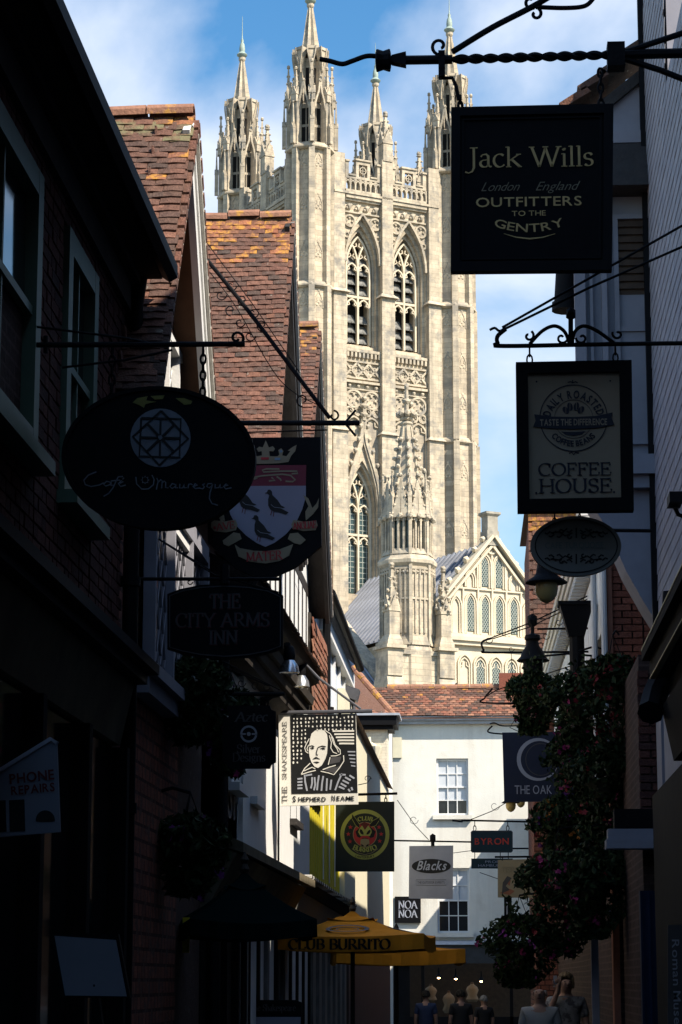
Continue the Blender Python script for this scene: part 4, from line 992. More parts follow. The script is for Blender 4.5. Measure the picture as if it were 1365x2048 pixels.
floodlight(598, 1322, 25.6, 'silver floodlight with cream lens, farther of two under the dark jetty')
# --- pale blue house with gutter, orange hung tiles and yellow boarding
pb = thing('pale_blue_house', 'pale painted house with black gutter above yellow boarding', 'house', (-2.3, 36, 0))
mb = MB(); mb.box(-5, -2.32, 31.35, 41.5, 2.9, 6.9); mb.build('wall', 'pale_blue', pb)
mb = MB(); mb.poly([(-2.1, 31.4, 6.9), (-2.1, 41.5, 6.9), (-3.6, 41.5, 8.2), (-3.6, 31.4, 8.2)]); mb.build('roof', 'tile_dark', pb)
mb = MB(); mb.tube([(-2.08, 32.9, 6.88), (-2.08, 41, 6.86)], .07, 8); mb.tube([(-2.15, 33.9, 6.85), (-2.2, 33.9, 6.7), (-2.2, 33.9, 5.6), (-2.2, 33.9, 5.2)], .06, 8); mb.tube([(-2.2, 33.9, 5.4), (-2.2, 33.9, 5.25)], .11, 8); mb.build('gutter', 'black_paint', pb, smooth=True)
for i in range(5): 
    mb = MB(); y = 34.3 + i * 1.35; mb.box(-2.32, -2.27, y, y + .1, 3.0, 6.8); mb.build('timber_stud', 'white_paint', pb)
mb = MB(); mb.box(-2.34, -2.2, 34.1, 41.4, 6.55, 6.8); mb.build('eaves_board', 'white_paint', pb)
mb = MB(); mb.box(-2.31, -2.20, 38.3, 41.5, 2.9, 6.2); mb.build('plaster_wall', 'cream_paint', pb)
P = []
for r_ in range(22):
    y = 30.9 + (.08 if r_ % 2 else 0)
    while y < 33.7: P.append((W[pb].inverted() @ Matrix.Translation((-2.2, y, 4.15 + r_ * .1)) @ Matrix(((0, 0, 1), (1, 0, 0), (0, -1, 0))).to_4x4() @ Matrix.Rotation(R(5 + uni(-2, 2)), 4, 'X'), 0, 0)); y += .165
mat('tile_orange', (0.5, 0.17, 0.07), 0.85, 0.3, 20, 0.4, 50, cols=[(0.29, 0.115, 0.07), (0.22, 0.09, 0.058), (0.34, 0.165, 0.10), (0.15, 0.08, 0.058)])
pieces('hung_tile', [tm], ['tile_orange'], P, pb, 300)
mb = MB(); mb.box(-3, -2.215, 30.85, 33.75, 4.0, 6.3); mb.build('tile_backing', 'dark_soffit', pb)
for i in range(44):
    y = 31.3 + i * .22; mb = MB(); mb.box(-2.33, -2.285 + (.006 if i % 2 else 0), y, y + .2, 2.85, 5.2); mb.build('yellow_board', 'yellow_board', pb)
mb = MB(); mb.hexa([(-2.32, 27.5, 2.62), (-2.1, 27.5, 2.62), (-2.1, 37.4, 2.55), (-2.32, 37.4, 2.55)], [(-2.32, 27.5, 2.9), (-2.05, 27.5, 2.74), (-2.05, 37.4, 2.7), (-2.32, 37.4, 2.86)]); mb.build('canopy', 'shop_dark', pb)
P = []
cm_ = MB(); cm_.box(-.09, .09, -.05, .07, -.012, .02); cm_ = cm_.data('canopy_tile')
for i in range(52): P.append((W[pb].inverted() @ Matrix.Translation((-2.05, 27.6 + i * .19, 2.755 - i * .0007)) @ Matrix.Rotation(R(uni(-8, 8)), 4, 'X'), 0, i % 2))
pieces('canopy_tile', [cm_], ['mortar', 'black_timber'], P, pb, 300)
mb = MB(); mb.hexa([(-2.34, 27.6, 2.0), (-2.3, 27.6, 2.0), (-2.3, 37.2, 1.95), (-2.34, 37.2, 1.95)], [(-2.34, 27.6, 2.61), (-2.12, 27.6, 2.61), (-2.12, 37.2, 2.54), (-2.34, 37.2, 2.54)]); mb.build('canopy_panel', 'grey_panel', pb)
mb = MB(); mb.box(-4, -2.31, 31.3, 41.5, 0, 2.8); mb.build('lower_wall', 'shop_dark', pb)
for i in range(7):
    mb = MB(); mb.box(-2.32, -2.25, 32 + i * 1.2, 32.5 + i * 1.2, .2, 2.0); mb.build('pale_panel', 'grey_panel', pb)
# --- farther left houses
ch = thing('cream_house', 'cream painted brick house with black parapet at the lane end', 'house', (-2.5, 62, 0))
mb = MB(); mb.box(-6, -2.45, 62, 63, 0, 8.0); mb.build('brick_wall', 'cream_brick', ch)
mb = MB(); mb.box(-6, -2.2, 61.75, 63.2, 8.06, 8.3); mb.box(-6, -2.3, 61.85, 63.1, 7.96, 8.058); mb.build('parapet', 'black_paint', ch)
mb = MB(); mb.box(-6, -2.12, 61.68, 63.3, 8.302, 8.36); mb.build('parapet_coping', 'lead_trim', ch)
mb = MB(); c = at(752, 1500, Y=61.9)
mb.tube([(c.x - .18, 61.85, 7.75), (c.x - .16, 61.85, 7.6), (c.x, 61.85, 7.5)], .06, 8); mb.lathe([(.06, -.28), (.07, -.2), (.16, 0), (.17, .06)], (c.x, 61.85, 7.45), 8); mb.tube([(c.x, 61.85, 7.3), (c.x, 61.85, 2.5)], .065, 8); mb.build('drainpipe', 'cream_paint', ch, smooth=True)
mh = thing('middle_house', 'shaded cream house front between yellow boarding and the lane end', 'house', (-2.45, 50, 0))
mb = MB(); mb.box(-5, -2.42, 41.5, 62, 0, 6.4); mb.build('wall', 'cream_paint', mh)
mb = MB(); mb.poly([(-2.3, 41.5, 6.4), (-2.3, 61.9, 6.4), (-5, 61.9, 7.4), (-5, 41.5, 7.4)]); mb.build('roof', 'tile_dark', mh)
mb = MB(); mb.box(-2.45, -2.38, 42, 61.5, .3, 2.6); mb.build('shopfront', 'shop_grey', mh)
# --- house closing the end of the lane
eh = thing('end_house', 'sunlit white house with red tiled roof closing the end of the lane', 'house', (0, 75, 0))
EX = Vector((1, 0, 0))
HO = [(-1.44, -.46, 6.62, 8.38), (-1.44, -.45, 3.02, 5.0)]
mb = MB(); xs = [-6, -1.44, -.45, 6]; zs = [2.7, 3.02, 5.0, 6.62, 8.38, 9.55]
for i in range(3):
    for j in range(5):
        if i == 1 and j in (1, 3): continue
        mb.poly([(xs[i], 75, zs[j]), (xs[i+1], 75, zs[j]), (xs[i+1], 75, zs[j+1]), (xs[i], 75, zs[j+1])])
for a, b, c_, d in ((-1.44, -.45, 6.62, 8.38), (-1.44, -.45, 3.02, 5.0)):
    for q in ([(a, c_), (a, d)], [(b, c_), (b, d)], [(a, d), (b, d)], [(a, c_), (b, c_)]):
        mb.poly([(q[0][0], 75, q[0][1]), (q[1][0], 75, q[1][1]), (q[1][0], 75.14, q[1][1]), (q[0][0], 75.14, q[0][1])])
mb.build('wall', 'white_render', eh)
for a, b, c_, d in ((-1.44, -.45, 6.62, 8.38), (-1.44, -.45, 3.02, 5.0)): sash(eh, (a + .002, 75.08, c_ + .003), EX, b - a - .004, d - c_ - .006, 3, 4, 'white_paint', .06, .06, .03, sill=False, pale=1 if c_ > 6 else 2)
for z in (6.62, 3.02):
    mb = MB(); mb.box(-1.56, -.33, 74.86, 75.02, z - .13, z); mb.build('sill', 'white_render', eh)
mb = MB(); mb.box(-6, 6, 74.7, 75.1, 9.55, 9.68); mb.box(-6, 6, 74.82, 75.1, 9.45, 9.548); mb.build('gutter', 'lead_trim', eh)
TM2 = [slab_mesh(.18, .19, .02, .006, .003)]
pit = R(38); sl = 1.75
tile_field(eh, (6, 76.05, 10.72), (-1, 0, 0), (0, -math.cos(pit), -math.sin(pit)), 9.5, sl, .19, .13, ('tile_orange', 'tile_dark', 'tile_lichen', 'tile'), lichen=.04, dark=.45, cap=0, meshes=TM2)
mb = MB(); mb.poly([(-6, 74.65, 9.6), (6, 74.65, 9.6), (6, 76.06, 10.7), (-6, 76.06, 10.7)]); mb.poly([(-6, 77.5, 9.6), (6, 77.5, 9.6), (6, 76.06, 10.7), (-6, 76.06, 10.7)]); mb.build('roof_deck', 'tile_dark', eh)
half_ridge(eh, (-3, 76.05, 10.72), (6, 76.05, 10.72), 24, .14)
mb = MB(); mb.box(.55, 1.3, 75.8, 76.6, 10.2, 11.15); mb.build('chimney_stub', 'brick_red', eh)
mb = MB(); mb.lathe([(.05, 0), (.1, .1), (.08, .22), (.03, .3), (.05, .36), (.01, .42)], tuple(at(913, 1392, Y=76.05)), 8); mb.build('ridge_finial', 'black_paint', eh)
# hipped left end of the roof
mb = MB(); mb.poly([(-3.1, 74.7, 9.6), (-2.6, 74.7, 9.62), (-3.9, 73.5, 11.4), (-5.5, 72, 11.4), (-5.5, 70.5, 9.6)]); 
hip = thing('hipped_roof_house', 'small hipped red tiled roof left of the end house', 'house', (-5, 72, 0))
A_, B_, C_, D_ = Vector((-2.75, 74.6, 9.62)), Vector((-6, 71.6, 9.62)), Vector((-6, 73.6, 12.1)), Vector((-3.95, 75.5, 11.05))
mb = MB(); mb.poly([A_, B_, Vector((-6, 74, 12.2)), Vector((-4.1, 76, 11.3))]); mb.poly([A_, Vector((-4.1, 76, 11.3)), Vector((-2.6, 77, 9.7))]); mb.build('roof_deck', 'tile_dark', hip)
e1 = (B_ - A_).normalized(); nn = (B_ - A_).cross(Vector((-4.1, 76, 11.3)) - A_).normalized(); e2 = nn.cross(e1); e2 = e2 if e2.z < 0 else -e2
P = []
for r_ in range(24):
    up_ = r_ * .13
    for c in range(26):
        off = c * .19 + (.09 if r_ % 2 else 0)
        if off < up_ * .62: continue
        p = A_ + e1 * off - e2 * (up_ + .1) + nn * (.02 if nn.z > 0 else -.02)
        zx = nn if nn.z > 0 else -nn
        P.append((W[hip].inverted() @ Matrix.Translation(p) @ Matrix((e1, e2, zx)).transposed().to_4x4() @ Matrix.Rotation(R(4), 4, 'X'), 0, random.randrange(2)))
pieces('roof_tile', TM2, ['tile_orange', 'tile_dark'], P, hip, 0)
half_ridge(hip, A_ + Vector((0, 0, .05)), Vector((-4.1, 76, 11.36)), 12, .13)
mb = MB(); mb.poly([(-6, 71.7, 0), (-2.8, 74.66, 0), (-2.8, 74.66, 9.6), (-6, 71.7, 9.6)]); mb.build('wall', 'white_render', hip)
# shopfront of the end house
mb = MB(); mb.box(-6, 6, 74.72, 75.05, 2.1, 2.66); mb.build('shop_fascia', 'shop_grey', eh)
mb = MB(); mb.hexa([(-6, 74.6, 2.66), (6, 74.6, 2.66), (6, 75.02, 2.66), (-6, 75.02, 2.66)], [(-6, 74.66, 2.74), (6, 74.66, 2.74), (6, 75.02, 2.8), (-6, 75.02, 2.8)]); mb.build('lead_flashing', 'lead_trim', eh)
mb = MB(); mb.box(-6, -2.3, 74.9, 75.05, 0, 2.1); mb.box(-1.95, -1.85, 74.85, 75.05, 0, 2.1); mb.box(.75, .85, 74.85, 75.05, 0, 2.1); mb.box(-6, 6, 74.85, 75.05, 0, .5); mb.build('shopfront', 'shop_dark', eh)
mb = MB(); mb.box(-6, 6, 78, 78.1, 0, 2.6); mb.build('shop_back_wall', 'board_brown', eh)
mat('shop_light', (0.9, 0.7, 0.4), 0.5, 0.0, emit=((1.0, 0.62, 0.28), 14.0))
for k, (px, py) in enumerate(((878, 1955), (912, 1957), (963, 1962))):
    c = at(px, py, Y=76.5)
    lp = thing('shop_pendant_lamp', ['small warm lamp lit in the dark shop window, leftmost', 'small warm lamp lit in the dark shop window, middle', 'small warm lamp lit in the dark shop window, rightmost'][k], 'lamp', c, 0, 'lamps in the end shop')
    mb = MB(); mb.lathe([(.02, .3), (.03, .12), (.1, .02), (.1, 0)], (0, 0, 0), 10); mb.build('shade', 'black_paint', lp, local=True)
    mb = MB(); mb.blob((0, 0, 0), .05); mb.build('bulb', 'shop_light', lp, local=True)
mat('pole_wood', (0.12, 0.07, 0.04), 0.6, 0.2, 6)
mat('display_cream', (0.30, 0.22, 0.14), 0.8, 0.15, 6)
for k, (px, py, h_) in enumerate(((862, 1975, .5), (898, 1990, .62), (945, 1972, .55))):
    c = at(px, py, Y=76.9); dm_ = thing('dress_form', ['cream dress form hung in the end shop window, leftmost', 'cream dress form standing in the end shop window, middle', 'cream dress form hung in the end shop window, rightmost'][k], 'dress form', c - Vector((0, 0, h_)), 0, 'dress forms in the end shop')
    MB().lathe([(.05, .92 * h_), (.05, h_), (.03, 1.02 * h_)], (0, 0, h_ * .2), 8).build('neck_cap', 'pole_wood', dm_, local=True)
    MB().lathe([(.13, .1 * h_), (.2, .25 * h_), (.14, .5 * h_), (.2, .78 * h_), (.16, .95 * h_), (.06, 1.08 * h_), (.05, 1.14 * h_)], (0, 0, 0), 12, 0, 1, .65).build('torso', 'display_cream', dm_, local=True, smooth=True)
# ================================================================== RIGHT SIDE
# --- houses beside and behind the camera on the right (out of frame, they shade the lane)
nr = thing('tall_corner_house', 'tall brick house on the right beside the camera', 'house', (1.6, 0, 0))
mb = MB(); mb.box(1.6, 6, -40, 10.2, 0, 12.6); mb.build('wall', 'brick', nr)
sh = thing('slate_hung_house', 'house with pale scale-hung upper wall at the right edge', 'house', (1.6, 16, 0))
mb = MB(); mb.box(1.62, 6, 10.25, 13.0, 0, 10.5); mb.box(1.62, 6, 13.02, 19.2, 0, 9.1); mb.prism([(1.62, 19.22, 0), (1.62, 21.55, 0), (1.62, 21.55, 10.85), (1.62, 19.22, 9.85)], (.3, 0, 0)); mb.box(1.93, 8, 19.22, 21.5, 0, 9.3); mb.build('wall', 'shaded_white', sh)  # out-of-frame wall heights are shaped for the shadows across the lane
mb = MB(); mb.box(1.7, 2.6, 15.2, 17.4, 9.1, 11.6); mb.box(1.64, 2.66, 15.14, 17.46, 11.3, 11.45); mb.build('shade_stack', 'brick', sh)  # unseen stack added to keep the shield sign in shade
P = []; stl = slab_mesh(.172, .17, .004, .0, .001)
for r_ in range(56):
    z = 4.4 + r_ * .12; y = 17.4 + (.09 if r_ % 2 else 0)
    if z > 8.95: y = max(y, 19.25 + (.09 if r_ % 2 else 0) + max(0, (z - 9.75) * 2.33))
    while y < 21.5:
        P.append((W[sh].inverted() @ Matrix.Translation((1.60, y, z + .12)) @ Matrix(((0, 0, -1), (-1, 0, 0), (0, -1, 0))).to_4x4() @ Matrix.Rotation(R(1.6 + uni(-.5, .5)), 4, 'X'), 0, 0)); y += .18
pieces('hung_slate', [stl], ['slate_white'], P, sh, 300, key=lambda q: -q[0].translation.y)
mb = MB(); mb.box(1.545, 1.66, 21.5, 21.58, 4.3, 10.9); mb.build('corner_trim', 'black_paint', sh)
# shop cornice with gilded lines and dark shopfront
mb = MB()
for x, z0, z1 in ((1.20, 3.95, 4.02), (1.26, 3.82, 3.948), (1.32, 4.022, 4.2), (1.38, 4.202, 4.32), (1.40, 3.6, 3.818)): mb.box(x, 1.66, 9, 18.0, z0, z1)
mb.build('shop_cornice', 'shop_dark', sh)
mb = MB(); mb.box(1.196, 1.25, 9, 17.98, 4.02, 4.032); mb.box(1.255, 1.3, 9, 17.98, 3.81, 3.82); mb.build('gilt_line', 'gilt', sh)
mb = MB(); mb.hexa([(1.42, 9, 3.2), (1.66, 9, 3.2), (1.66, 18.0, 3.2), (1.42, 18.0, 3.2)], [(1.34, 9, 3.6), (1.66, 9, 3.6), (1.66, 18, 3.6), (1.34, 18, 3.6)]); mb.box(1.5, 1.66, 9, 21.5, 0, 3.2); mb.build('shopfront', 'shop_dark', sh)
mb = MB(); mb.tube([(1.48, 18.2, 4.5), (1.44, 18.2, 4.0), (1.3, 18.1, 3.7), (1.25, 17.9, 3.55)], .1, 8); mb.build('curled_bracket', 'black_paint', sh, smooth=True)
# --- white gabled house, gable end to the camera
wg = thing('white_gabled_house', 'white plastered gabled house with coved jetty behind the coffee sign', 'house', (1.6, 21.7, 0))
Y2 = 21.62
prof = [(.93, 6.25), (.98, 5.95), (1.18, 5.6), (1.32, 5.25), (1.48, 4.95), (1.6, 4.75)]
mb = MB()
face = [(.93, 9.45), (.93, 6.25)] + prof[1:] + [(1.6, 2.9), (1.66, 2.9), (1.66, 10.02)]
mb.prism([(x, Y2, z) for x, z in face], (0, .6, 0)); mb.build('wall', 'shaded_white', wg)
mb = MB(); mb.hexa([(.92, Y2 - .06, 9.52), (1.0, Y2 - .06, 9.45), (1.66, Y2 - .06, 10.0), (1.66, Y2 - .06, 10.12)], [(.92, Y2 + .62, 9.52), (1.0, Y2 + .62, 9.45), (1.66, Y2 + .62, 10.0), (1.66, Y2 + .62, 10.12)]); mb.build('roof_deck', 'black_timber', wg)
sd_ = Vector((math.cos(R(40.5)), 0, math.sin(R(40.5))))
for i in range(4):
    p = Vector((.86, Y2 - .1, 9.62)) + sd_ * (i * .24); mb = MB(); q = Vector((-sd_.z, 0, sd_.x))
    a = p + q * (.05 + (i % 2) * .012)
    mb.hexa([a, a + Vector((0, .72, 0)), a + Vector((0, .72, 0)) + sd_ * .3 - q * .05, a + sd_ * .3 - q * .05], [a + q * .06, a + Vector((0, .72, 0)) + q * .06, a + Vector((0, .72, 0)) + sd_ * .3 + q * .02, a + sd_ * .3 + q * .02]); mb.build('verge_tile_course', 'tile_dark', wg)
mb = MB(); mb.tube([(.84, Y2 - .08, 9.66), (.84, Y2 + .8, 9.66)], .065, 10); mb.box(.78, .9, Y2 - .02, Y2 + .8, 9.6, 9.7); mb.build('gutter', 'black_paint', wg, smooth=True)
mb = MB(); mb.tube([(.86, Y2 + .1, 9.6), (.9, Y2 + .1, 9.3), (.88, Y2 + .35, 8.5), (.83, Y2 + .35, 7.8)], .115, 12); mb.tube([(.835, Y2 + .35, 7.88), (.833, Y2 + .35, 7.8)], .135, 12); mb.build('downpipe', 'black_paint', wg, smooth=True)
mb = MB(); mb.box(1.0, 1.62, Y2 - .04, Y2, 9.42, 9.5); mb.box(.98, 1.62, Y2 - .1, Y2 - .002, 9.3, 9.42); mb.build('soffit_rail', 'shaded_white', wg)
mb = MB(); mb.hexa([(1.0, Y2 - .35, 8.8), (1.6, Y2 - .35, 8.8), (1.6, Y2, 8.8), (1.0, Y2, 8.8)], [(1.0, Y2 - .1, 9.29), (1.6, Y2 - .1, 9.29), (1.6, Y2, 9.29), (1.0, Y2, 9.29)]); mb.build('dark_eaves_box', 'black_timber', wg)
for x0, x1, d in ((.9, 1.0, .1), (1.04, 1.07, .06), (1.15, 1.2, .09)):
    mb = MB(); mb.box(x0, x1, Y2 - d, Y2 + .02, 6.25, 8.79); mb.build('pilaster_strip', 'shaded_white', wg)
sash(wg, (1.27, Y2, 6.42), EX, .34, 2.2, 1, 2, 'shaded_white', .08, .045, .02, sill=False, out=.04)
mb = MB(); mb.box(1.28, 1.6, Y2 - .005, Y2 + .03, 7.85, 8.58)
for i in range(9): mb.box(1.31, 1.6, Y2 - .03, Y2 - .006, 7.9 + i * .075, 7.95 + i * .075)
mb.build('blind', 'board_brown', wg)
mb = MB(); mb.box(.88, 1.62, Y2 - .16, Y2, 6.12, 6.3); mb.box(.9, 1.62, Y2 - .1, Y2, 6.0, 6.118); mb.build('sill_band', 'shaded_white', wg)
# security camera
sc_ = thing('security_camera', 'small black security camera on the pale scale-hung wall', 'camera', at(1350, 1000, X=1.5))
mb = MB(); c0 = at(1350, 1000, X=1.5)
mb.T = None
mb.box(-.05, .05, -.14, .14, -.04, .04); mb.tube([(0, .05, -.04), (.03, .08, -.1), (.09, .08, -.12)], .018, 6); mb.lathe([(.03, 0), (.045, .01)], (.0, 0, -.06), 8); mb.build('body', 'black_paint', sc_, local=True)
# --- brick house behind, with white modillion cornice
rb = thing('brick_cornice_house', 'red brick house with white dentilled eaves cornice on the right', 'house', (1.4, 30, 0))
mb = MB(); mb.box(1.42, 5, 26.06, 47.5, 0, 7.9); mb.box(1.5, 5, 27, 35, 7.9, 8.5); mb.build('wall', 'brick_mortar', rb)  # upper box is an unseen storey added to shade the yellow boards
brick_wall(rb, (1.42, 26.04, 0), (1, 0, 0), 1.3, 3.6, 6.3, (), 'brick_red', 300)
mb = MB(); mb.box(1.36, 1.43, 25.98, 26.3, 0, 6.6); mb.build('corner_strip', 'terracotta', rb)
for k, (x, y) in enumerate(((1.335, 25.95), (1.26, 26.6))):
    mb = MB(); mb.tube([(x - .05, y, 6.6), (x, y, 6.2), (x, y, 3.6)], .035, 8); mb.build('white_pipe', 'white_paint', rb, smooth=True)
mb = MB()
for k in range(5):
    x = 1.08 + k * .045; z = -.03 - k * .05
    mb.hexa([(x, 25.9, 6.62 + z), (1.45, 25.9, 6.62 + z), (1.45, 47, 7.42 + z), (x, 47, 7.42 + z)], [(x - .02, 25.9, 6.66 + z), (1.45, 25.9, 6.66 + z), (1.45, 47, 7.46 + z), (x - .02, 47, 7.46 + z)])
mb.build('cornice', 'white_paint', rb)
dm = MB(); dm.box(-.05, .12, -.06, .06, -.1, 0); dm = dm.data('modillion'); dm.materials.append(M_['white_paint'])
for i in range(60):
    y = 26 + i * .35; o = bpy.data.objects.new('modillion', dm); COL.objects.link(o); o.parent = rb; o.matrix_local = W[rb].inverted() @ Matrix.Translation((1.22, y, 6.42 + (y - 25.9) * .0379 - .02))
sb_ = MB()
for i in range(30):
    y = 26.2 + i * .62; mb = MB(); mb.box(1.34, 1.425, y, y + .56, 5.4 + i * .02, 6.3 + i * .02); mb.build('white_board', 'white_paint', rb)
# dark hopper head and pipe
mb = MB(); c = at(1153, 1240, Y=27.5)
mb.hexa([(c.x - .09, c.y - .09, c.z - .2), (c.x + .09, c.y - .09, c.z - .2), (c.x + .09, c.y + .09, c.z - .2), (c.x - .09, c.y + .09, c.z - .2)], [(c.x - .19, c.y - .15, c.z + .16), (c.x + .19, c.y - .15, c.z + .16), (c.x + .19, c.y + .15, c.z + .16), (c.x - .19, c.y + .15, c.z + .16)])
mb.box(c.x - .21, c.x + .21, c.y - .17, c.y + .17, c.z + .161, c.z + .2); mb.tube([(c.x, c.y, c.z - .2), (c.x + .03, c.y, c.z - 3.5)], .09, 10); mb.build('rainwater_hopper', 'black_paint', rb)
# tile-hung house far on the right
rt_ = thing('tile_hung_house', 'tall red tile-hung house end beyond the white cornice', 'house', (1.5, 48, 0))
mb = MB(); mb.box(1.0, 5, 48, 54, 0, 10.9); mb.box(1.45, 5, 54.02, 74.5, 0, 7.4); mb.build('wall', 'tile_hung', rt_)  # far low block is shaped to throw shade on the end house
P = []
for r_ in range(42):
    x = 1.06 + (.08 if r_ % 2 else 0); z = 10.9 - r_ * .1
    while x < 2.3:
        P.append((W[rt_].inverted() @ Matrix.Translation((x, 47.985, z)) @ Matrix(((1, 0, 0), (0, 0, -1), (0, -1, 0))).to_4x4() @ Matrix.Rotation(R(5 + uni(-2, 2)), 4, 'X'), 0, 2 if r_ < 3 else (0 if random.random() < .7 else 1))); x += .165
pieces('hung_tile', [tm], ['tile', 'tile_dark', 'tile_lichen'], P, rt_, 300)
mb = MB(); mb.poly([(.9, 47.9, 10.92), (5, 47.9, 10.92), (5, 54, 11.3), (.9, 54, 11.3)]); mb.build('roof', 'tile_dark', rt_)
# --- lower brick shop on the right
rh = thing('rear_shade_block', 'plain unseen block added behind the white gabled house for shade', 'house', (3, 24, 0))
mb = MB(); mb.box(2.02, 7, 22.6, 25.9, 0, 7.6); mb.build('wall', 'brick_mortar', rh)  # unseen block added to keep the brick end wall out of the sun
bs = thing('brick_shop', 'shaded brick shopfront with white fascia and blue door at right', 'shop', (1.5, 22.6, 0))
mb = MB(); mb.box(1.47, 5, 22.52, 26, 0, 4.6); mb.build('wall', 'brick_mortar', bs)
brick_wall(bs, (1.45, 22.5, 0), (1, 0, 0), .62, 2.95, 4.5, (), 'brick', 300)
mb = MB(); mb.box(1.12, 3, 22.2, 22.5, 2.78, 2.86); mb.box(1.14, 3, 22.24, 22.5, 2.86, 2.96); mb.build('white_fascia', 'shaded_white', bs)
mb = MB(); mb.box(1.2, 3, 22.24, 22.48, 2.97, 3.14); mb.build('dark_fascia', 'shop_dark', bs)
mb = MB(); mb.box(1.42, 1.62, 22.3, 22.46, 0, 2.4)
for i in range(3): mb.box(1.42 + i * .07, 1.44 + i * .07, 22.27, 22.3, 0, 2.4)
mb.build('blue_door', 'blue_door', bs)
brick_wall(bs, (1.64, 22.28, 0), (1, 0, 0), .5, .4, 2.75, (), 'brick', 300)
mb = MB(); mb.box(1.64, 3, 22.31, 22.5, 0, 2.77); mb.build('pier_core', 'brick_mortar', bs)
pw_ = thing('porch_post', 'white painted porch post and lintel under the hanging flowers', 'post', (1.2, 27, 0))
mb = MB(); mb.box(1.17, 1.25, 26.95, 27.05, 0, 2.3); mb.build('post', 'shaded_white', pw_)
mb = MB(); mb.box(.95, 1.4, 26.93, 27.07, 2.3, 2.4); mb.build('lintel', 'shaded_white', pw_)
